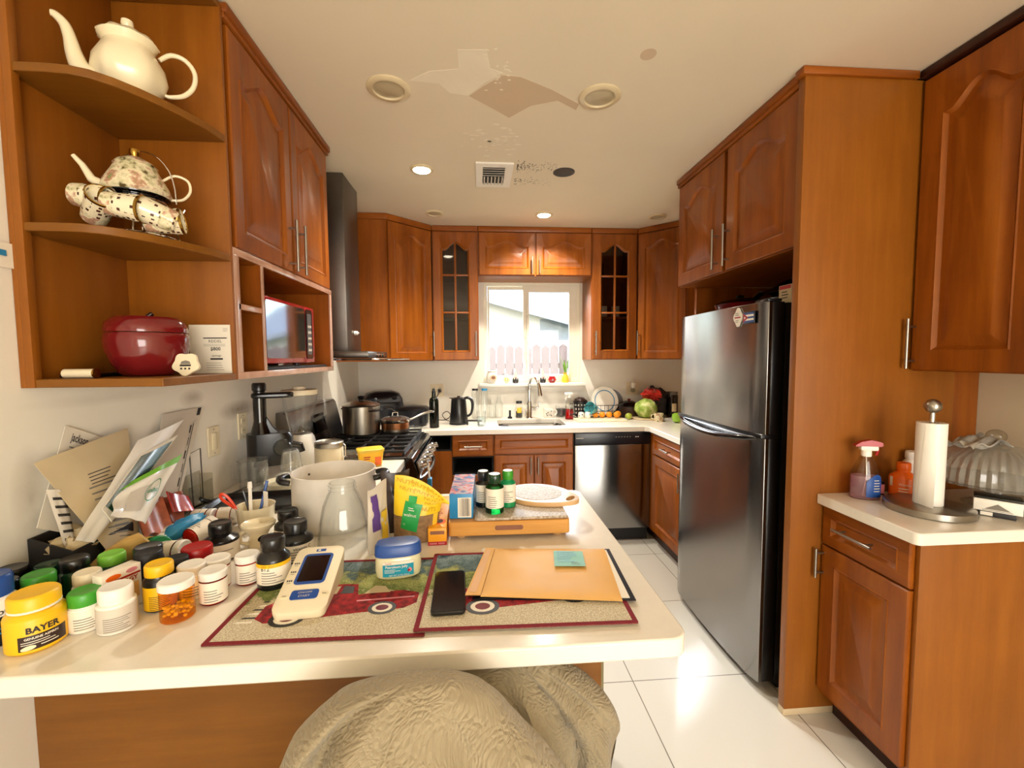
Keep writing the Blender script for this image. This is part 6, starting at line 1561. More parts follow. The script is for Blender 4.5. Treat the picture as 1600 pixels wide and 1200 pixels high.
def paper_things():
    t = thing('smartphone', 'black smartphone lying face up on the right placemat', 'phone', (-0.072, 0.952, ZM+0.0002), R(2.0))
    m = MB(); m.prism(rrect(-0.036, -0.086, 0.036, 0.086, 0.010), 0, 0.009, 'black'); m.build('body', t, bevel=0.002)
    m = MB(); m.prism(rrect(-0.034, -0.084, 0.034, 0.084, 0.009), 0.0089, 0.0094, 'black_gloss'); m.build('screen', t)
    m = MB(); m.prism([(-0.02, 0.922), (0.335, 0.886), (0.352, 1.136), (0.015, 1.163)], ZM+0.0002, ZM+0.0022, 'navy_black')
    tag(m.build('folder'), 'dark navy folder sticking out under the orange envelope', 'folder')
    m = MB(); m.prism([(0.02, 0.925), (0.324, 0.894), (0.341, 1.128), (0.03, 1.150)], ZM+0.0024, ZM+0.0034, 'paper')
    tag(m.build('paper_sheet'), 'white sheet of paper between the navy folder and the orange envelope', 'paper')
    t = thing('padded_envelope', 'orange kraft envelope with a teal note on it', 'envelope', (0, 0, ZM+0.0036))
    A, B, C, D = Vector((-0.002, 0.925)), Vector((0.303, 0.880)), Vector((0.337, 1.130)), Vector((0.038, 1.158))
    def q(u, v): p = A*(1-u)*(1-v)+B*u*(1-v)+C*u*v+D*(1-u)*v; return p
    def top(u, v):
        p = q(u, v); e = min(u, 1-u, v, 1-v)
        z = 0.002+0.005*min(1, e*9)**0.6+0.0016*noise.noise(Vector((u*7, v*6, 3)))*min(1, e*8)+0.0012*math.sin(14*u+9*v)*min(1, e*6)
        return (p.x, p.y, z)
    m = MB(); m.grid(top, 34, 26, 'kraft', thick=0.0018); m.build('pouch', t)
    m = MB()
    E, F = Vector((-0.036, 0.925)), Vector((0.014, 1.157))
    m.add([(A.x, A.y, 0.0045), (D.x, D.y, 0.0045), (F.x, F.y, 0.0060), (E.x, E.y, 0.0060)], [(0, 1, 2, 3)], 'kraft'); m.add([(A.x, A.y, 0.0030), (D.x, D.y, 0.0030), (F.x, F.y, 0.0048), (E.x, E.y, 0.0048)], [(3, 2, 1, 0)], 'kraft')
    m.build('flap', t)
    m = MB(); G = lambda a, b, s: a.lerp(b, s)
    e0, f0, a0, d0 = G(E, A, 0.15), G(F, D, 0.15), G(E, A, 0.68), G(F, D, 0.68)
    e1, f1, a1, d1 = e0.lerp(f0, 0.05), e0.lerp(f0, 0.95), a0.lerp(d0, 0.05), a0.lerp(d0, 0.95)
    m.add([(a1.x, a1.y, 0.0056), (d1.x, d1.y, 0.0056), (f1.x, f1.y, 0.0066), (e1.x, e1.y, 0.0066)], [(0, 1, 2, 3)], 'kraft_flap'); m.build('adhesive_strip', t)
    t = thing('sticky_note', 'small teal handwritten note on the orange envelope', 'note', (0.224, 1.062, ZM+0.0150), R(-8))
    m = MB(); m.grid(lambda u, v: (-0.038+0.076*u, -0.042+0.084*v, 0.001+0.006*max(0, 0.35-v)*u), 6, 6, 'note_paper', thick=0.0005); m.build('sheet', t)
    m = MB(); xf = flatxf((0, 0, 0.0026), (1, 0, 0), (0, 1, 0)); m.lines(-0.030, 0.030, 0.034, 6, 0.0105, 0.0022, 'sky_blue', xf, 12); m.lines(0.004, 0.030, -0.024, 2, 0.009, 0.002, 'ink_grey', xf, 13); m.build('handwriting', t)
paper_things()

# ------------------------------------------------------------------ peninsula: appliances, jars, bags
def monitor():
    zb = CT+0.0033
    t = thing('blood_pressure_monitor', 'cream blood pressure monitor with a blank dark screen', 'blood pressure monitor', (-0.384, 0.985, zb), R(4.5))
    a, L = 0.054, 0.100
    bot = rrect(-a+0.004, -L+0.004, a-0.004, L-0.004, 0.014); top_ = rrect(-a, -L, a, L, 0.020); top2 = rrect(-a+0.006, -L+0.006, a-0.006, L-0.006, 0.016)
    hz = lambda y: 0.020+0.050*(y+L)/(2*L)
    m = MB(); m.loft([[(x, y, 0) for x, y in bot], [(x, y, hz(y)-0.010) for x, y in top_], [(x, y, hz(y)-0.003) for x, y in top_], [(x, y, hz(y)) for x, y in top2]], 'cream_matte'); m.build('body', t)
    th = math.atan(0.25); n = Vector((0, -math.sin(th), math.cos(th)))
    o = Vector((0, 0, hz(0))); ux, uy = Vector((1, 0, 0)), Vector((0, math.cos(th), math.sin(th)))
    def P(poly, z0, z1, mat, mb):
        M = Matrix((ux, uy, n)).transposed().to_4x4(); M.translation = o; mb.prism(poly, z0, z1, mat, M)
    X = lambda off: (lambda x, y: o+ux*x+uy*y+n*off)
    m = MB(); P(rrect(-0.032, -0.028, 0.034, 0.072, 0.010), -0.001, 0.0012, 'blue', m); sc = m.build('screen_frame', t, bevel=0.0005)
    m = MB(); P(rrect(-0.026, -0.020, 0.028, 0.064, 0.003), 0.0010, 0.0016, 'black_gloss', m); m.build('screen', sc)
    m = MB(); P(rrect(-0.026, -0.072, 0.030, -0.046, 0.006), -0.001, 0.0016, 'blue', m); m.text('ON/OFF', 0.008, 'paper_grey', lambda x, y: X(0.0018)(x+0.002, y-0.054)); m.text('START', 0.008, 'paper_grey', lambda x, y: X(0.0018)(x+0.002, y-0.064)); m.build('start_button', t)
    m = MB()
    for x0, s in ((-0.047, 'SET'), (0.034, 'MEM')):
        P(rrect(x0, -0.066, x0+0.017, -0.054, 0.005), -0.001, 0.0008, 'cream', m); m.patch(x0+0.004, -0.061, x0+0.013, -0.059, 'ink_grey', X(0.0011))
    m.build('side_button', t)
    m = MB()
    for k in range(3):
        for q in range(3): m.patch(-0.0475+0.0042*q, 0.039-0.028*k, -0.0445+0.0042*q, 0.044-0.028*k, 'ink', X(0.0004))
        m.patch(-0.046, 0.0335-0.028*k, -0.038, 0.0348-0.028*k, 'ink_grey', X(0.0004))
    m.patch(-0.010, 0.080, 0.012, 0.089, 'blue', X(0.0005)); m.patch(-0.006, 0.082, 0.0, 0.087, 'white', X(0.0008)); m.build('lettering', t)
monitor()

def centre_things():
    t = thing('petroleum_jelly_jar', 'jar of petroleum jelly with a blue lid on the placemats', 'jar', (-0.203, 1.058, CT+0.0036), face(-0.203, 1.058)-0.03)
    E = lambda a, b, z: [(a*math.copysign(abs(math.cos(q))**0.7, math.cos(q)), b*math.copysign(abs(math.sin(q))**0.7, math.sin(q)), z) for q in [2*PI*k/40 for k in range(40)]]
    m = MB(); m.loft([E(0.044, 0.022, 0), E(0.052, 0.029, 0.006), E(0.055, 0.032, 0.022), E(0.054, 0.031, 0.050), E(0.051, 0.028, 0.056)], 'jelly'); m.build('body', t)
    m = MB(); m.loft([E(0.053, 0.030, 0.0565), E(0.056, 0.033, 0.058), E(0.055, 0.032, 0.078), E(0.050, 0.028, 0.085), E(0.040, 0.020, 0.0865)], 'blue'); m.build('lid', t)
    def xf(off):
        def f(x, y):
            a, b = 0.0555+off, 0.0325+off; u = max(-0.97, min(0.97, x/a)); s = (1-abs(u)**(1/0.35*1.0))
            return (x, -b*max(0.0, 1-abs(u)**2.857)**0.35-0.0002, y)
        return f
    m = MB(); m.patch(-0.036, 0.012, 0.036, 0.046, 'label_teal', xf(0.0004), 24); m.patch(-0.036, 0.041, 0.036, 0.048, 'paper', xf(0.0007), 24); m.text('health', 0.006, 'red', lambda x, y: xf(0.001)(x-0.022, y+0.0445))
    m.text('Petroleum Jelly', 0.0085, 'white', lambda x, y: xf(0.001)(x-0.004, y+0.0355), bold=0.0001); m.lines(-0.032, 0.006, 0.029, 3, 0.0034, 0.0010, 'white', xf(0.001), 8, 4)
    m.text('NET WT 13 OZ (368 g)', 0.0048, 'white', lambda x, y: xf(0.001)(x+0.002, y+0.0150)); m.prism(ell(0.023, 0.0255, 0.009, 0.006, 16), 0.0315, 0.0319, 'pink', VERT); m.prism(ell(0.023, 0.0245, 0.005, 0.003, 14), 0.0318, 0.0323, 'red', VERT)
    m.build('paper_label', t)
    # big white pot
    t = thing('cooking_pot', 'large white pot without a lid, with black side handles', 'pot', (-0.475, 1.437, CT))
    r, h = 0.128, 0.175
    m = MB(); m.lathe([(0, 0), (r-0.012, 0), (r-0.003, 0.010), (r, 0.03), (r, h-0.004), (r+0.002, h), (r-0.002, h+0.001), (r-0.004, h-0.004), (r-0.005, 0.02), (r-0.015, 0.008), (0, 0.006)], 'stone_white', n=60); m.build('body', t)
    for a in (R(8), R(188)):
        m = MB(); M = RZ(a)
        m.tube([M @ Vector(p) for p in ((r-0.002, -0.040, h-0.026), (r+0.022, -0.036, h-0.022), (r+0.036, 0, h-0.020), (r+0.022, 0.036, h-0.022), (r-0.002, 0.040, h-0.026))], [0.009, 0.010, 0.011, 0.010, 0.009], 'black', 10); m.build('handle', t)
    m = MB(); m.lathe([(0.004, 0), (0.003, 0.003), (0, 0.003)], 'charcoal', RZ(R(150)) @ T3(r-0.0075, 0, h-0.03) @ RY(-PI/2), 10); m.build('rivet', t)
    # clear blender-like jar standing mouth up
    t = thing('glass_jar', 'tall clear glass jar tapering to its neck, in front of the white pot', 'jar', (-0.388, 1.235, CT))
    fl = lambda u, z: 1+(0.018*math.cos(2*PI*8*u)*math.sin(PI*min(1, max(0, (z-0.02)/0.13))) if 0.02 < z < 0.15 else 0)
    m = MB(); m.lathe([(0.066, 0.0), (0.0695, 0.003), (0.069, 0.03), (0.064, 0.075), (0.054, 0.125), (0.042, 0.155), (0.036, 0.165), (0.036, 0.170), (0.038, 0.172), (0.036, 0.175), (0.036, 0.181), (0.038, 0.183), (0.036, 0.186), (0.035, 0.190), (0.032, 0.190), (0.032, 0.168), (0.039, 0.153), (0.051, 0.123), (0.061, 0.074), (0.066, 0.03), (0.0665, 0.004)], 'clear_glass', n=56, wav=fl); m.build('body', t)
    # bags
    def pouch(m, w, h, d, mat, seed, lean=0.0, z0=0.0, notch=None):
        def f(u, v, s):
            e = math.sin(PI*u)**0.55*(math.sin(PI*min(1, v*0.9+0.12))**0.6 if v < 0.97 else 0.1)
            ww = w*(1-0.10*v+0.03*math.sin(7*v))
            return ((u-0.5)*ww, s*d*0.5*e*(1.15-0.75*v)+lean*v+s*0.006*noise.noise(Vector((u*5, v*6, seed)))*e, z0+h*v+0.008*math.sin(4*u+seed)*v)
        m.grid(lambda u, v: f(u, v, -1), 18, 20, mat); m.grid(lambda u, v: f(1-u, v, 1), 18, 20, mat)
        return f
    t = thing('nut_bag', 'yellow bag of walnuts with a green label, slumping to the right', 'bag', (-0.190, 1.268, CT), face(-0.19, 1.268)-0.06)
    W, H, Dp = 0.128, 0.198, 0.075
    def nb(u, v, s, off=0.0):
        e = math.sin(PI*u)**0.55*(math.sin(PI*min(1, v*0.88+0.14))**0.6 if v < 0.97 else 0.1)
        slump = 0.030*max(0, v-0.35)*(u-0.15)
        tt = 0.055*max(0, v-0.55)*u*u*4
        return ((u-0.5)*W+0.022*v*v*(0.4+u)+slump*0.6, s*Dp*0.5*e*(1.15-0.70*v)+s*0.005*noise.noise(Vector((u*5, v*6, 2)))*e+s*off, H*v-tt)
    m = MB()
    m.grid(lambda u, v: nb(u, 0.42+0.58*v, -1), 20, 14, 'bag_yellow'); m.grid(lambda u, v: nb(1-u, 0.42+0.58*v, 1), 20, 14, 'bag_yellow'); m.build('yellow_wrapper', t)
    m = MB(); m.grid(lambda u, v: nb(u, 0.42*v, -1), 20, 12, 'brown_nut'); m.grid(lambda u, v: nb(1-u, 0.42*v, 1), 20, 12, 'brown_nut'); m.build('clear_window', t, label='clear window showing walnuts')
    m = MB(); m.grid(lambda u, v: nb(0.86+0.10*u, 0.02+0.40*v, -1, 0.0012), 4, 8, 'lemon'); m.build('side_seal', t)
    m = MB(); sk = lambda u, v: (0.16+0.36*u+0.08*v, 0.25+0.40*v-0.06*u)
    m.grid(lambda u, v: nb(*sk(u, v), -1, 0.0022), 8, 8, 'label_green'); m.grid(lambda u, v: nb(0.30+0.16*u, 0.62+0.11*v, -1, 0.0024), 4, 4, 'label_green')
    tx = lambda su, sv, du, dv: (lambda x, y: nb(su+x*du, sv+y*dv-0.06*x*du*2, -1, 0.0036))
    m.text('walnut', 0.5, 'white', tx(0.36, 0.44, 0.20, 0.13)); m.lines(-0.35, 0.45, 0.1, 2, 0.25, 0.09, 'white', tx(0.38, 0.525, 0.20, 0.12), 3, 3); m.text('U', 0.32, 'white', tx(0.24, 0.315, 0.2, 0.13)); m.build('green_label', t)
    m = MB(); rnd = random.Random(6)
    for row in range(5):
        sv = 0.92-0.105*row
        for col in range(3):
            su = 0.20+0.27*col+(0.05 if row % 2 else 0)
            if 0.14 < su < 0.55 and 0.30 < sv < 0.78: continue
            m.text('NUTS', rnd.uniform(0.56, 0.70), 'ochre', tx(su, sv, 0.20, 0.13))
    m.build('lettering', t)
    t = thing('snack_bag', 'slim printed snack bag standing edge-on right of the glass jar', 'bag', (-0.287, 1.215, CT), R(62))
    m = MB(); pouch(m, 0.085, 0.185, 0.035, 'paper_grey', 4); m.build('wrapper', t)
    m = MB()
    def sb(u, v, off): 
        e = math.sin(PI*u)**0.55*(math.sin(PI*min(1, v*0.9+0.12))**0.6); ww = 0.085*(1-0.10*v+0.03*math.sin(7*v))
        return ((u-0.5)*ww, -(0.0175*e*(1.15-0.75*v)+0.006*noise.noise(Vector((u*5, v*6, 4)))*-e)-off, 0.185*v+0.008*math.sin(4*u+4)*v)
    m.grid(lambda u, v: sb(0.1+0.3*u, 0.35+0.55*v, 0.002), 4, 10, 'purple'); m.grid(lambda u, v: sb(0.45+0.35*u, 0.05+0.55*v, 0.002), 4, 10, 'lemon'); m.build('printed_panel', t)
    t = thing('coffee_bag', 'dark brown glossy bag behind the walnut bag', 'bag', (-0.262, 1.345, CT), R(10))
    m = MB(); pouch(m, 0.095, 0.190, 0.055, 'dark_brown', 9); m.build('wrapper', t)
    m = MB(); m.lathe([(0.016, 0), (0.016, 0.004), (0.010, 0.005), (0.009, 0.002), (0, 0.002)], 'black_gloss', T3(0.006, -0.029, 0.13) @ RX(PI/2), 20); m.build('valve', t)
    t = thing('plastic_wrap_box', 'long orange and yellow carton lying beside the butcher block', 'box', (-0.124, 1.225, CT), R(1.5))
    m = MB(); m.box((-0.026, 0, 0), (0.026, 0.29, 0.050), 'box_orange', 0.001)
    m.build('carton', t)
    m = MB(); m.box((-0.0264, -0.0005, 0.0), (0.0264, 0.291, 0.011), 'red', 0.0005); xf = flatxf((0, -0.0009, 0.0055), (1, 0, 0), (0, 0, 1)); [m.patch(-0.022+0.0036*q, -0.0022, -0.0195+0.0036*q, 0.0022, 'pink', xf) for q in range(12) if q != 6]; m.build('red_band', t)
    m = MB(); xf = flatxf((0, 0.055, 0.0504), (1, 0, 0), (0, 1, 0)); m.prism(ell(0.004, 0.052, 0.018, 0.022, 24), 0.0502, 0.0508, 'orange'); m.prism(ell(0.004, 0.052, 0.010, 0.013, 20), 0.0506, 0.0512, 'dark_brown'); m.lines(-0.02, 0.02, 0.10, 6, 0.018, 0.006, 'red', lambda x, y: (x, 0.055+y, 0.0508), 4)
    m.patch(-0.02, 0.012, 0.02, 0.022, 'ink_brown', flatxf((0, -0.0005, 0.02), (1, 0, 0), (0, 0, 1))); m.build('print', t)
    # butcher block and boards
    t = thing('cutting_board', 'thick butcher block cutting board on round feet', 'cutting board', (0.088, 1.402, CT), R(-0.8))
    m = MB()
    m.prism(rrect(-0.180, -0.158, 0.180, 0.158, 0.012), 0.014, 0.056, 'butcher'); m.build('block', t, bevel=0.003)
    for sx in (-1, 1):
        for sy in (-1, 1): f = MB(); f.lathe([(0.012, 0), (0.016, 0.006), (0.015, 0.014), (0, 0.014)], 'pale_wood', T3(sx*0.145, sy*0.125, 0), 18); f.build('foot', t)
    m = MB(); m.prism(rrect(-0.042, -0.007, 0.042, 0.007, 0.007), 0.1575, 0.1588, 'ink_brown', T3(-0.002, 0, 0.037) @ VERT); m.build('handle_groove', t)
    zb = CT+0.0565
    m = MB(); m.prism(rrect(-0.017, 1.250, 0.262, 1.560, 0.010), zb, zb+0.008, 'terrazzo'); tag(m.build('glass_cutting_board', bevel=0.002), 'thin speckled pale board on top of the butcher block', 'cutting board')
    zt = zb+0.0085
    t = thing('wooden_tray', 'oval pale wooden tray with a handle hole on the speckled board', 'tray', (0.196, 1.432, zt), R(-35))
    o = []
    for k in range(48):
        a = 2*PI*k/48; x, y = 0.115*math.cos(a), 0.098*math.sin(a)
        if x > 0.06: x += (x-0.06)*0.55; y *= 1-0.35*(math.cos(a)-0.52)
        o.append((x, y))
    hole = ell(0.118, 0.0, 0.011, 0.026, 18)
    m = MB(); m.prism(o, 0, 0.014, 'pale_wood', holes=[hole]); m.build('board', t, bevel=0.004)
    m = MB(); m.prism(ell(-0.008, 0, 0.088, 0.078, 40), 0.0138, 0.0148, 'terrazzo'); m.build('inlay', t)
    t = thing('carton', 'blue cardboard carton with a barcode on the butcher block', 'box', (-0.056, 1.275, zb-0.0), R(-1.5))
    m = MB(); m.box((-0.036, 0.0, 0.0005), (0.034, 0.215, 0.076), 'box_blue', 0.0012); m.build('box', t)
    m = MB(); m.box((-0.0355, 0.0006, 0.0755), (0.0335, 0.2145, 0.0766), 'box_print'); m.build('printed_top', t)
    m = MB(); xf = flatxf((-0.001, -0.0004, 0.038), (1, 0, 0), (0, 0, 1)); m.patch(-0.010, -0.034, 0.030, 0.026, 'label_paper', xf); rnd = random.Random(1); x = -0.006; xf = flatxf((-0.001, -0.0008, 0.038), (1, 0, 0), (0, 0, 1))
    while x < 0.027:
        w = rnd.choice((0.0008, 0.0014, 0.0022)); m.patch(x, -0.030, x+w, 0.024, 'ink', xf); x += w+rnd.choice((0.001, 0.0016, 0.0024))
    m.build('barcode', t)
    for x, y, r, h, bo, cp, tp, lab in ((0.010, 1.362, 0.0255, 0.112, 'black', 'navy_black', 'ink', 'dark supplement bottle, left rear of the three on the butcher block'), (0.044, 1.302, 0.0280, 0.118, 'green_glass', 'dark_green', None, 'green supplement bottle with a dark green cap, nearest of the three on the block'), (0.088, 1.352, 0.0245, 0.114, 'pharmacy_green', 'bright_green', None, 'green supplement bottle with a light green cap, right rear of the three')):
        t = bottle('supplement_bottle', lab, 'bottle', x, y, zt, r, h, bo, cp, 0.026, r*0.70, 0.9, 0.16, 'label_paper', (0.20, 0.86), 250, nlines=6)
        m = MB(); m.lathe([(r*0.60, h+0.0001), (r*0.60, h+0.0009), (0, h+0.0009)], 'white', n=22); m.build('cap_top', t)
centre_things()

# ------------------------------------------------------------------ pens, mugs
def cups():
    cx, cy = -0.728, 1.438
    t = thing('pen_cup', 'white ribbed cup holding pens behind the medicine bottles', 'cup', (cx, cy, CT))
    m = MB(); m.lathe([(0, 0), (0.046, 0), (0.050, 0.004), (0.056, 0.062), (0.058, 0.066), (0.054, 0.064), (0.048, 0.008), (0, 0.006)], 'cream', n=60, wav=lambda u, z: 1+0.012*math.cos(2*PI*18*u)); m.build('cup', t)
    z0 = CT+0.010
    def stick(name, label, cat, a, b, r, mat, extra=None):
        t = thing(name, label, cat, (0, 0, 0)); m = MB(); m.tube([a, tuple((Vector(a)+Vector(b))/2), b], r, mat, 8); m.build('shaft', t)
        if extra: extra(t, Vector(a), Vector(b))
    def brush_head(t, a, b):
        d = (b-a).normalized(); m = MB(); m.tube([b, b+d*0.02], [0.0075, 0.006], 'white', 8); m.build('head', t)
    stick('toothbrush', 'white toothbrush leaning in the pen cup', 'toothbrush', (cx-0.005, cy-0.02, z0), (cx-0.020, cy+0.01, CT+0.118), 0.0055, 'white', brush_head)
    stick('pen', 'dark blue pen standing tallest in the pen cup', 'pen', (cx+0.010, cy-0.01, z0), (cx+0.030, cy+0.02, CT+0.138), 0.0048, 'blue')
    stick('pen', 'black pen in the pen cup beside the scissors', 'pen', (cx-0.020, cy+0.015, z0), (cx-0.047, cy+0.022, CT+0.105), 0.0046, 'black')
    t = thing('emery_board', 'flat white strip standing at the right of the pen cup', 'nail file', (cx+0.034, cy-0.004, z0), R(25), rot=(R(6), R(7), R(-20)))
    m = MB(); m.box((-0.008, -0.0015, 0), (0.008, 0.0015, 0.105), 'paper', 0.0005); m.build('strip', t)
    t = thing('scissors', 'orange-handled scissors in the pen cup', 'scissors', (cx-0.028, cy-0.018, z0), rot=(R(4), R(-20), R(10)))
    m = MB(); m.tube([(0, 0, 0.055), (-0.006, 0, 0.10), (-0.018, 0, 0.118), (-0.024, 0, 0.105), (-0.012, 0, 0.078), (0, 0, 0.055)], 0.0045, 'scissor_orange', 8); m.build('handle', t)
    m = MB(); m.box((-0.004, -0.001, 0.0), (0.004, 0.001, 0.06), 'steel', 0.0004); m.build('blade', t)
    t = thing('mug', 'white novelty mug with an oval rim and a dark hole below', 'mug', (-0.640, 1.275, CT), face(-0.64, 1.275))
    m = MB(); m.lathe([(0, 0), (0.026, 0), (0.028, 0.006), (0.024, 0.030), (0.030, 0.044), (0.043, 0.056), (0.046, 0.064), (0.043, 0.068), (0.036, 0.064), (0.020, 0.058), (0, 0.057)], 'cream', n=40, sx=1.0, sy=0.9); m.build('bowl', t)
    m = MB(); m.lathe([(0.009, 0), (0.007, 0.001), (0, 0.001)], 'void', T3(0.010, -0.0235, 0.026) @ RX(R(80)) @ Matrix.Scale(1.5, 4, (1, 0.3, 0)), 16); m.build('opening', t)
    m = MB(); m.tube([(-0.030, -0.01, 0.055), (-0.046, -0.012, 0.045), (-0.044, -0.012, 0.02), (-0.026, -0.008, 0.012)], 0.005, 'cream', 8); m.build('handle', t)
cups()

# ------------------------------------------------------------------ medicine bottles
def medicines():
    B = bottle
    B('pill_bottle', 'white bottle with a blue cap at the far left edge of the worktop', 'pill bottle', -0.932, 0.872, CT, 0.034, 0.132, 'white', 'blue', 0.040, 0.030, 0.95, 0.08, 'navy_black', (0.02, 0.62), 330, (('nop', 0.010, 1.16, 0.017, 'ink'),), nlines=4, ink='sky_blue')
    t = B('pill_bottle', 'squat yellow bottle with bold black lettering at the front left', 'pill bottle', -0.846, 0.862, CT, 0.043, 0.103, 'yellow', 'yellow', 0.026, 0.036, 0.9, 0.20, None)
    p = MB(); x1, x2 = cylxf(0.0434), cylxf(0.0438); p.patch(-0.026, 0.009, 0.044, 0.036, 'dark_brown', x1, 14); p.text('BAYER', 0.0155, 'ink', lambda x, y: x2(x+0.008, y+0.045), bold=0.0005); p.text('GENUINE ASPIRIN', 0.0058, 'paper', lambda x, y: x2(x+0.006, y+0.0305), bold=0.0001); p.lines(-0.022, 0.036, 0.0245, 2, 0.004, 0.0012, 'paper', x2, 3, 5); p.prism(ell(-0.012, 0.0145, 0.010, 0.0042, 16), 0.0425, 0.0434, 'cream', VERT); p.lines(0.004, 0.034, 0.0155, 1, 0.004, 0.0016, 'paper', x2, 5, 4); p.build('printed_label', t)
    m = MB(); m.lathe([(0.0355, 0.074), (0.0368, 0.075), (0.0368, 0.0785), (0.0355, 0.079)], 'paper', n=30); m.build('seal_ring', t)
    B('pill_bottle', 'white bottle with a bright green cap in the front row', 'pill bottle', -0.795, 0.906, CT, 0.0275, 0.078, 'white', 'bright_green', 0.026, 0.0262, 0.95, 0.08, 'label_paper', (0.10, 0.88), 250, nlines=5)
    B('pill_bottle', 'white bottle with a white cap, right of the green-capped one', 'pill bottle', -0.731, 0.899, CT, 0.0315, 0.088, 'white', 'white', 0.026, 0.0275, 0.95, 0.10, 'paper_grey', (0.10, 0.85), 170, nlines=7)
    t = thing('supplement_box', 'pale box with red ENERGY lettering behind the white bottle', 'box', (-0.775, 0.960, CT), face(-0.775, 0.960)+0.52)
    m = MB(); m.box((-0.036, -0.015, 0), (0.036, 0.015, 0.094), 'label_paper', 0.001); m.build('carton', t)
    xf = flatxf((0, -0.0154, 0), (1, 0, 0), (0, 0, 1)); m = MB(); m.text('ENERGY', 0.0125, 'red', lambda x, y: xf(x+0.005, y+0.066), bold=0.0004); m.patch(-0.030, 0.073, 0.034, 0.077, 'red', xf); m.prism(ell(-0.016, 0.083, 0.014, 0.006, 16), 0.0148, 0.0155, 'orange', VERT); m.prism(ell(0.018, 0.085, 0.011, 0.005, 14), 0.0148, 0.0155, 'pink', VERT); m.text('un', 0.022, 'ink', lambda x, y: xf(-0.026-y*0.8, 0.052+x), bold=0.0005); m.patch(0.0, 0.010, 0.030, 0.056, 'kraft', xf); m.patch(0.022, 0.004, 0.034, 0.022, 'paper', flatxf((0, -0.0157, 0), (1, 0, 0), (0, 0, 1))); m.build('print', t)
    B('pill_bottle', 'black bottle with a yellow cap and yellow label', 'pill bottle', -0.699, 0.972, CT, 0.029, 0.098, 'black', 'yellow', 0.024, 0.0255, 0.95, 0.14, 'yellow', (0.06, 0.74), 320, nlines=8, ink='ink')
    t = rx('orange see-through pill bottle with a white cap in the front row', -0.634, 0.926, r=0.0305, h=0.083, body='amber', paper=None, fill=None)
    m = MB(); rnd = random.Random(8)
    for k in range(52):
        a, q = rnd.uniform(0, 2*PI), 0.0255*math.sqrt(rnd.random()); m.ball((q*math.cos(a), q*math.sin(a), 0.006+0.022*rnd.random()), (0.0042, 0.0042, 0.003), 'lemon', 8, 5)
    o = m.build('tablets', t); o['kind'] = 'stuff'
    rx('prescription bottle with a white cap right of the orange bottle', -0.596, 0.985, h=0.072)
    rx('prescription bottle tucked behind the one right of the orange bottle', -0.623, 1.047, h=0.072)
    rx('prescription bottle standing alone at the right end of the row, reddish base', -0.563, 1.064, r=0.0255, h=0.070)
    rx('prescription bottle half hidden behind the orange bottle', -0.656, 1.009, r=0.0265, h=0.076, body='white')
    B('vitamin_bottle', 'black vitamin bottle with a yellow-striped B12 label', 'vitamin bottle', -0.492, 1.043, CT+0.0005, 0.036, 0.118, 'black', 'black', 0.030, 0.026, 0.9, 0.24, 'label_paper', (0.18, 0.72), 300, (('B12', -0.018, 0.80, 0.013, 'ink'),), nlines=5, rz=face(-0.492, 1.043)-0.05).children
    m = MB(); m.patch(-0.050, 0.056, 0.050, 0.065, 'yellow', cylxf(0.0372), 24); [m.patch(-0.026+0.0032*q, 0.0585, -0.0238+0.0032*q, 0.0625, 'ochre', cylxf(0.0375)) for q in range(9) if q != 4]; o = m.build('yellow_stripe', [k for k in bpy.data.objects if k.get('label', '').startswith('black vitamin bottle with a yellow')][0])
    B('vitamin_bottle', 'black vitamin bottle with a letter C label beside the glass jar', 'vitamin bottle', -0.497, 1.180, CT, 0.043, 0.104, 'black', 'black', 0.028, 0.029, 0.9, 0.26, 'label_paper', (0.10, 0.66), 300, (('vitamin C', 0.016, 0.78, 0.012, 'ink'),), nlines=4)
    B('vitamin_bottle', 'black vitamin bottle rearmost, touching the white pot', 'vitamin bottle', -0.560, 1.284, CT, 0.037, 0.100, 'black', 'black', 0.028, 0.027, 0.9, 0.24, 'label_paper', (0.10, 0.66), 300, nlines=4)
    B('vitamin_bottle', 'wide black-capped bottle with a white label beside the bottle tray', 'vitamin bottle', -0.704, 1.205, CT, 0.043, 0.098, 'black', 'black', 0.030, 0.027, 0.9, 0.26, 'label_paper', (0.08, 0.70), 310, nlines=4)
    B('pill_bottle', 'white bottle with a wide red cap', 'pill bottle', -0.698, 1.097, CT, 0.033, 0.080, 'white', 'red', 0.026, 0.0325, 0.95, 0.08, 'label_paper', (0.10, 0.85), 250, nlines=4)
    for x, y, r, h, bo, cp, lab in (
            (-0.755, 1.020, 0.028, 0.104, 'black', 'black_matte', 'black-capped bottle right behind the ENERGY box'),
            (-0.706, 1.036, 0.0255, 0.080, 'charcoal', 'black_matte', 'short black-capped bottle behind the yellow-capped bottle'),
            (-0.793, 1.072, 0.030, 0.096, 'black', 'black', 'black-capped bottle in the back row left of the red cap'),
            (-0.854, 1.046, 0.027, 0.092, 'dark_green', 'strip_green', 'dark bottle with a small light green cap in the back row'),
            (-0.840, 0.966, 0.0255, 0.088, 'white', 'cream_matte', 'bottle with a cream cap behind the bright green cap'),
            (-0.895, 1.001, 0.027, 0.104, 'dark_green', 'black', 'dark bottle with a black cap in front of the black bin'),
            (-0.911, 0.940, 0.028, 0.100, 'dark_green', 'bright_green', 'dark bottle with a green cap behind the yellow bottle'),
            (-0.966, 0.926, 0.026, 0.094, 'black', 'navy_black', 'dark bottle with a navy cap behind the blue cap'),
            (-1.008, 0.985, 0.030, 0.094, 'black', 'black', 'dark bottle against the left wall'),
            (-0.952, 1.006, 0.027, 0.090, 'black', 'dark_green', 'dark bottle with a dark green cap near the left wall')):
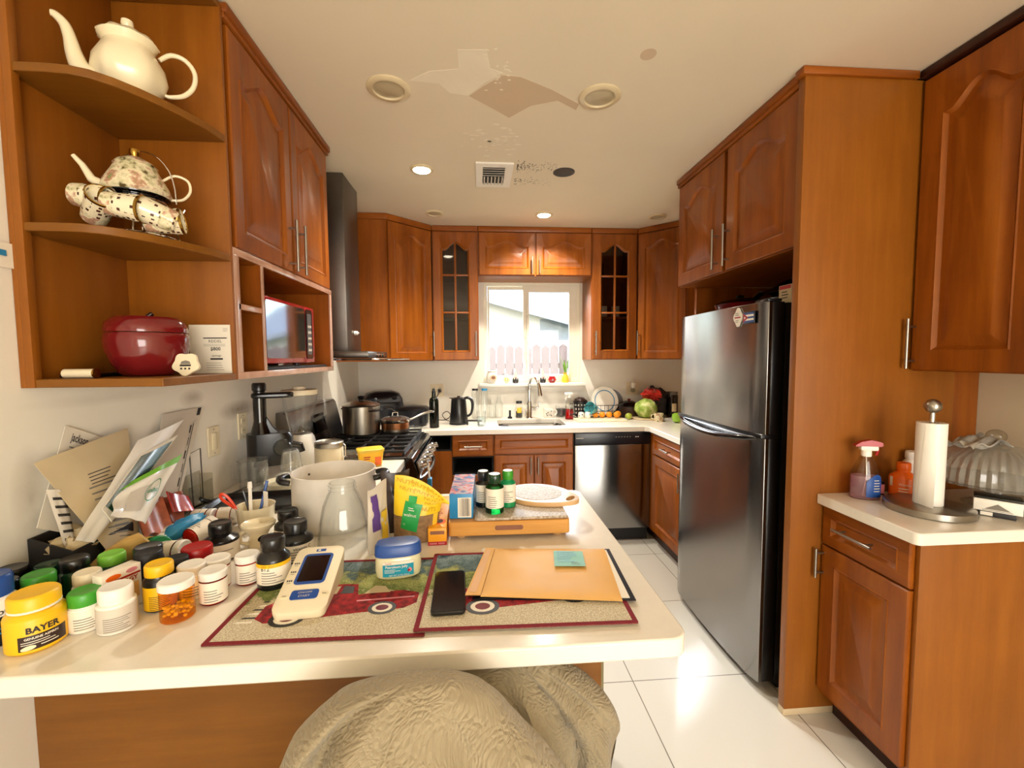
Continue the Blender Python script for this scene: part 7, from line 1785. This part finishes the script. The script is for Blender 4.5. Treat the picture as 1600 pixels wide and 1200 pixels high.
        B('pill_bottle', lab, 'pill bottle', x, y, CT, r, h, bo, cp, 0.024, r*0.92, 0.95, 0.10, None)
    # tray of bottles
    t = thing('plastic_tray', 'shallow clear plastic tray of loose medicine bottles', 'tray', (-0.846, 1.258, CT))
    m = MB(); m.loft([[(x, y, z) for x, y in rrect(-a, -b, a, b, 0.03)] for a, b, z in ((0.072, 0.118, 0), (0.082, 0.128, 0.040), (0.088, 0.134, 0.043), (0.080, 0.126, 0.040), (0.070, 0.116, 0.003))], 'clear_plastic', cap0=True, cap1=True); m.build('tray', t)
    zt = CT+0.0045
    Lr = R(-90)
    B('pill_bottle', 'dark bottle with a bright green cap lying in the clear tray', 'pill bottle', -0.905, 1.205, zt+0.030, 0.0265, 0.088, 'dark_green', 'pharmacy_green', 0.024, 0.0275, 0.95, 0.08, 'lemon', (0.2, 0.8), 250, nlines=3, rot=(R(-78), 0, R(-118)))
    rx('prescription bottle lying on its side at the front of the clear tray', -0.845, 1.172, zt+0.030, rot=(R(-86), 0, R(-96)), r=0.0265, h=0.076)
    rx('prescription bottle in the clear tray with its white cap toward the room', -0.905, 1.315, zt+0.030, rot=(R(-100), 0, R(-165)), r=0.027, h=0.070)
    m = MB(); m.ball((0, 0, 0), (0.027, 0.062, 0.024), 'sky_blue', 20, 14, wob=0.25, wf=5, seed=5)
    tag(m.build('blue_packet', loc=(-0.862, 1.300, zt+0.046), rot=(R(14), 0, R(-24))), 'crinkled blue packet in the clear tray', 'packet')
    rx('prescription bottle lying with its red base toward the room in the clear tray', -0.812, 1.245, zt+0.034, rot=(R(-80), 0, R(-20)), r=0.0265, h=0.078)
    rx('prescription bottle lying on the worktop behind the clear tray', -0.925, 1.440, CT+0.028, rot=(R(-90), 0, R(-90)), r=0.0265, h=0.068)
    rx('prescription bottle lying on the worktop left of the pen cup', -0.852, 1.452, CT+0.028, rot=(R(-90), 0, R(-84)), r=0.026, h=0.062)
medicines()

# ------------------------------------------------------------------ bin and papers at the wall
def papers():
    t = thing('paper_bin', 'black plastic bin of papers against the left wall', 'bin', (0, 0, CT))
    m = MB(); A = [(-1.046, 1.06), (-0.936, 1.045), (-0.936, 1.22), (-1.046, 1.22)]
    ins = [(-1.041, 1.064), (-0.941, 1.051), (-0.941, 1.215), (-1.041, 1.215)]
    H = [0.125, 0.098, 0.098, 0.125]
    m.loft([[(x*0.985-0.015, y, 0) for x, y in A], [(x, y, h) for (x, y), h in zip(A, H)], [(x, y, h) for (x, y), h in zip(ins, H)], [(x*0.985-0.015, y, 0.005) for x, y in ins]], 'black_matte'); m.build('bin', t)
    def sheet(name, label, cat, bl, br, tr, tl, mat, ext=0.0, bulge=0.006, th=0.0012, deco=None, seed=1, extra=None):
        bl, br, tr, tl = map(Vector, (bl, br, tr, tl))
        if ext: bl = bl+(bl-tl)*ext; br = br+(br-tr)*ext
        n = ((br-bl).cross(tl-bl)).normalized()
        if n.x < 0: n = -n
        def f(u, v, off=0.0): return bl*(1-u)*(1-v)+br*u*(1-v)+tr*u*v+tl*(1-u)*v + n*(bulge*math.sin(PI*u)*(0.3+v)*0.8+0.5*bulge*noise.noise(Vector((u*3, v*3, seed)))+off)
        t = thing(name, label, cat, tuple(bl))
        M = T3(*(-bl))
        m = MB(); m.grid(lambda u, v: f(u, v), 14, 14, mat, M, thick=th); m.build('sheet', t)
        if deco:
            d = MB(); deco(d, lambda u, v: M @ f(u, v, 0.0014)); d.build('print', t)
        return t, f, M
    L = lambda d, x, x0, x1, v, n, dv, h, mat, sd: d.lines(x0, x1, v, n, dv, h, mat, x, sd, 8)
    def d1(d, x): d.text('jackson', 0.15, 'ink', lambda a, b: x(0.30+a*0.7, 0.90+b*0.8), bold=0.002); d.patch(0.60, 0.85, 0.72, 0.95, 'ink', x); L(d, x, 0.15, 0.8, 0.80, 8, 0.06, 0.012, 'ink_grey', 2)
    sheet('paper_sheet', 'white statement sheet standing flat against the wall, rearmost of the papers', 'paper', (-1.030, 1.109, 1.168), (-1.030, 1.235, 1.101), (-1.043, 1.318, 1.212), (-1.043, 1.169, 1.284), 'paper', 0.9, 0.001, deco=d1)
    def d2(d, x):
        L(d, x, 0.30, 0.9, 0.62, 9, 0.055, 0.014, 'ink_grey', 3); L(d, x, 0.35, 0.75, 0.74, 4, 0.03, 0.008, 'ink', 9); L(d, x, 0.45, 0.95, 0.28, 6, 0.035, 0.008, 'ink_grey', 4)
    sheet('paper_sheet', 'large tan speckled sheet leaning leftmost above the bin', 'paper', (-0.952, 1.100, 1.049), (-0.952, 1.255, 1.026), (-1.020, 1.330, 1.250), (-1.020, 1.061, 1.213), 'paper_tan', 0.45, 0.008, deco=d2, seed=4)
    sheet('envelope', 'long white envelope leaning diagonally across the papers', 'envelope', (-0.925, 1.060, 1.056), (-0.925, 1.120, 1.035), (-0.990, 1.527, 1.247), (-0.990, 1.325, 1.215), 'white', 0.1, 0.006, seed=6)
    def d3(d, x): d.patch(0.05, 0.05, 0.93, 0.93, 'dark_green', x, 8)
    sheet('leaflet', 'leaflet with a dark green picture in front of the white envelope', 'leaflet', (-0.918, 1.130, 1.105), (-0.918, 1.175, 1.075), (-0.965, 1.456, 1.207), (-0.965, 1.300, 1.180), 'paper', 0.2, 0.003, deco=d3, seed=7)
    def d4(d, x):
        for k in range(7): d.patch(0.78+0.02*(k % 2), 0.12+0.11*k, 0.82, 0.19+0.11*k, 'ink', x)
        d.patch(0.86, 0.10, 0.88, 0.86, 'ink', x, 3); d.patch(0.90, 0.93, 1.0, 1.0, 'ink', x); d.patch(0.90, 0.0, 1.0, 0.05, 'ink', x)
    sheet('printed_card', 'grey printed card standing at the right end of the papers', 'card', (-1.012, 1.400, 1.075), (-1.012, 1.562, 1.075), (-1.040, 1.700, 1.268), (-1.040, 1.500, 1.268), 'paper_grey', 0.9, 0.002, deco=d4, seed=8)
    t, f, M = sheet('zip_bag', 'clear white zip bag with a green seal strip and round stamp', 'bag', (-0.885, 1.092, 1.078), (-0.885, 1.200, 1.022), (-0.935, 1.419, 1.150), (-0.935, 1.171, 1.115), 'white_gloss', 0.05, 0.016, 0.002, seed=11)
    m = MB(); m.grid(lambda u, v: f(u, 0.86+0.14*v, 0.004), 14, 3, 'strip_green', M); m.build('seal_strip', t)
    m = MB(); x = lambda a, b: M @ f(0.66+a, 0.48+b*0.85, 0.004)
    ring = [tuple(x(0.17*math.cos(2*PI*k/40), 0.23*math.sin(2*PI*k/40))) for k in range(40)]; rin = [tuple(x(0.155*math.cos(2*PI*k/40), 0.21*math.sin(2*PI*k/40))) for k in range(40)]
    m.add(ring+rin, [(k, (k+1) % 40, 40+(k+1) % 40, 40+k) for k in range(40)], 'pharmacy_green'); m.text('unihu', 0.12, 'pharmacy_green', lambda a, b: x(a, b*1.2), bold=0.003); m.build('stamp', t)
    m = MB(); m.grid(lambda u, v: f(0.22+0.36*u, 0.12+0.50*v, 0.003), 6, 6, 'paper_grey', M); m.build('note_inside', t)
    sheet('newspaper', 'folded printed paper sticking up out of the bin at the left', 'paper', (-0.985, 1.075, 1.030), (-0.985, 1.110, 1.020), (-1.000, 1.100, 1.137), (-1.000, 1.062, 1.150), 'paper_grey', 0.9, 0.010, deco=lambda d, x: L(d, x, 0.1, 0.9, 0.9, 9, 0.09, 0.03, 'ink', 5), seed=12)
    m = MB(); m.ball((0, 0, 0), (0.042, 0.060, 0.045), 'paper_tan', 22, 14, wob=0.6, wf=2.5, seed=6)
    tag(m.build('crumpled_paper', loc=(-0.988, 1.115, CT+0.080)), 'crumpled brown paper in the mouth of the black bin', 'paper')
    t = thing('glasses_case', 'tan suede pouch leaning in front of the black bin', 'case', (-0.895, 1.098, CT+0.045), rot=(R(18), R(-32), R(38)))
    m = MB(); m.loft([[(x*0.96, y, z) for x, y in ell(0, 0, a, b, 24)] for a, b, z in ((0.020, 0.012, 0), (0.030, 0.020, 0.012), (0.040, 0.024, 0.06), (0.038, 0.022, 0.10), (0.028, 0.014, 0.125))], 'suede', RY(PI/2) @ T3(0, 0, -0.05)); m.build('pouch', t)
    t = thing('candy_bag', 'shiny red and gold printed candy bag near the acrylic holder', 'bag', (-0.930, 1.345, CT))
    m = MB(); m.grid(lambda u, v: (0.02-0.05*v+0.015*math.sin(5*u+3*v), -0.055+0.11*u+0.03*v, 0.005+0.115*v+0.012*noise.noise(Vector((u*4, v*4, 1)))), 14, 14, 'printed_bag', thick=0.016); m.build('wrapper', t)
    m = MB(); m.grid(lambda u, v: (0.020-0.030*v+0.006*math.sin(5*u+3), -0.01+0.085*u+0.02*v, 0.085+0.058*v-0.025*u-0.018*u*v), 12, 8, 'red_film', thick=0.003); m.build('torn_top', t)
    m = MB(); m.grid(lambda u, v: (0.034-0.05*v, -0.14+0.10*u+0.04*v, 0.055+0.07*v+0.01*math.sin(7*u)), 10, 8, 'printed_bag', thick=0.01); m.build('front_flap', t)
    t = thing('acrylic_holder', 'clear acrylic leaflet holder with wire loops by the light switch', 'holder', (-1.000, 1.590, CT))
    m = MB(); m.box((-0.030, -0.065, 0), (-0.027, 0.065, 0.130), 'clear_plastic', 0.001); m.box((0.012, -0.065, 0), (0.015, 0.065, 0.10), 'clear_plastic', 0.001); m.box((-0.030, -0.065, 0), (0.015, 0.065, 0.003), 'clear_plastic'); m.box((-0.030, 0.063, 0), (0.015, 0.066, 0.12), 'clear_plastic'); m.build('body', t)
    m = MB(); m.tube([(-0.015, 0.0, 0.004), (-0.02, 0.0, 0.205), (-0.02, 0.06, 0.212), (-0.015, 0.055, 0.004)], 0.0022, 'dark_steel', 8); m.build('wire_loop', t)
papers()

# ------------------------------------------------------------------ quilt in the foreground
def quilt():
    def lerp_tab(tab, z):
        for a, b in zip(tab, tab[1:]):
            if b[0] <= z <= a[0]:
                s = (a[0]-z)/(a[0]-b[0]+1e-9); return [p+(q-p)*s for p, q in zip(a, b)]
        return list(tab[-1] if z < tab[-1][0] else tab[0])
    def lobe(tab, yc, depth, zb, top, seed, folds, yshift=0.0):
        m = MB(); loops = []; N = 120; K = 60
        for i in range(K+1):
            s = i/K; z = zb+(top-zb)*(1-(1-s)**1.9)
            _, xl, xr = lerp_tab(tab, z)
            cx, hw = (xl+xr)/2, (xr-xl)/2
            edge = max(0.0, min(1.0, (top-z)/0.10)); d = depth*(0.12+0.88*edge**0.55)
            l = []
            for k in range(N):
                a = 2*PI*k/N; c, sn = math.cos(a), math.sin(a)
                x = cx+hw*math.copysign(abs(c)**0.75, c); y = yc+yshift*(top-z)+d*math.copysign(abs(sn)**0.8, sn)
                rel = (x-cx)/max(hw, 0.02); f = 0.0
                if sn < 0:
                    for fx, fw, fd, sl in folds:
                        q = (rel-fx-sl*(top-z))/fw; f += fd*math.exp(-q*q)*min(1, edge*1.4)
                nz = noise.noise(Vector((x*7, y*7, z*7+seed)))*0.008+noise.noise(Vector((x*22, y*22, z*22+seed)))*0.003
                l.append((x+c*nz, y+f+sn*nz, z+nz*0.6*edge))
            loops.append(l)
        m.loft(loops, 'quilt', cap0=True, cap1=True)
        return m
    t = thing('quilt', 'beige stitched quilt bundled over a seat in the foreground', 'quilt', (0, 0, 0))
    tab = [(0.952, -0.105, -0.055), (0.945, -0.165, -0.03), (0.93, -0.225, 0.005), (0.905, -0.262, 0.035), (0.885, -0.285, 0.055), (0.84, -0.308, 0.095), (0.80, -0.312, 0.125), (0.74, -0.310, 0.160), (0.6, -0.30, 0.20), (0.3, -0.29, 0.22), (0.0, -0.29, 0.22)]
    lobe(tab, 0.655, 0.082, 0.003, 0.950, 1, [(-0.62, 0.10, 0.045, -0.9), (-0.42, 0.10, -0.030, -0.6), (-0.15, 0.05, 0.012, -0.8), (0.45, 0.10, 0.016, 0.9), (-0.86, 0.10, -0.016, 0)], -0.20).build('front_fold', t, smooth=80)
    tab = [(0.848, -0.02, 0.10), (0.838, -0.06, 0.14), (0.816, -0.08, 0.185), (0.79, -0.09, 0.222), (0.761, -0.10, 0.252), (0.72, -0.10, 0.275), (0.69, -0.10, 0.284), (0.64, -0.10, 0.278), (0.60, -0.10, 0.268), (0.3, -0.10, 0.25), (0.0, -0.10, 0.25)]
    lobe(tab, 0.835, 0.075, 0.003, 0.846, 5, [(0.10, 0.05, -0.022, 0.3), (0.32, 0.06, 0.030, 0.9), (0.62, 0.09, 0.026, 1.6), (0.80, 0.1, -0.012, 0.0)], 0.0).build('rear_fold', t, smooth=80)
quilt()

# ------------------------------------------------------------------ groups of repeats
GROUPS = {'pill_bottle': 'medicine bottles on the peninsula', 'vitamin_bottle': 'vitamin bottles', 'supplement_bottle': 'supplement bottles', 'recessed_light': 'recessed ceiling lights', 'orange': 'oranges in a row by the dish rack',
          'glass_bottle': 'clear glass bottles', 'mug': 'mugs', 'garden_gnome': 'gnomes on the window sill', 'dinner_plate': 'plates in the dish rack', 'placemat': 'tapestry placemats', 'fridge_magnet': 'fridge magnets', 'salt_shaker': 'white shakers',
          'cup': 'cups', 'dish': 'low dishes in the glass cabinet', 'wall_outlet': 'wall outlets', 'paper_sheet': 'loose papers', 'corner_cabinet': 'diagonal corner wall cabinets', 'glass_cabinet': 'glass-fronted wall cabinets', 'wall_cabinet': 'wooden wall cabinets', 'base_cabinet': 'wooden base cabinets', 'pen': 'pens in the cup', 'teapot': 'teapots on the corner shelf', 'worktop': 'stone worktops'}
for o in list(bpy.data.objects):
    if o.parent is None and o.get('category') and o.name.split('.')[0] in GROUPS: o['group'] = GROUPS[o.name.split('.')[0]]
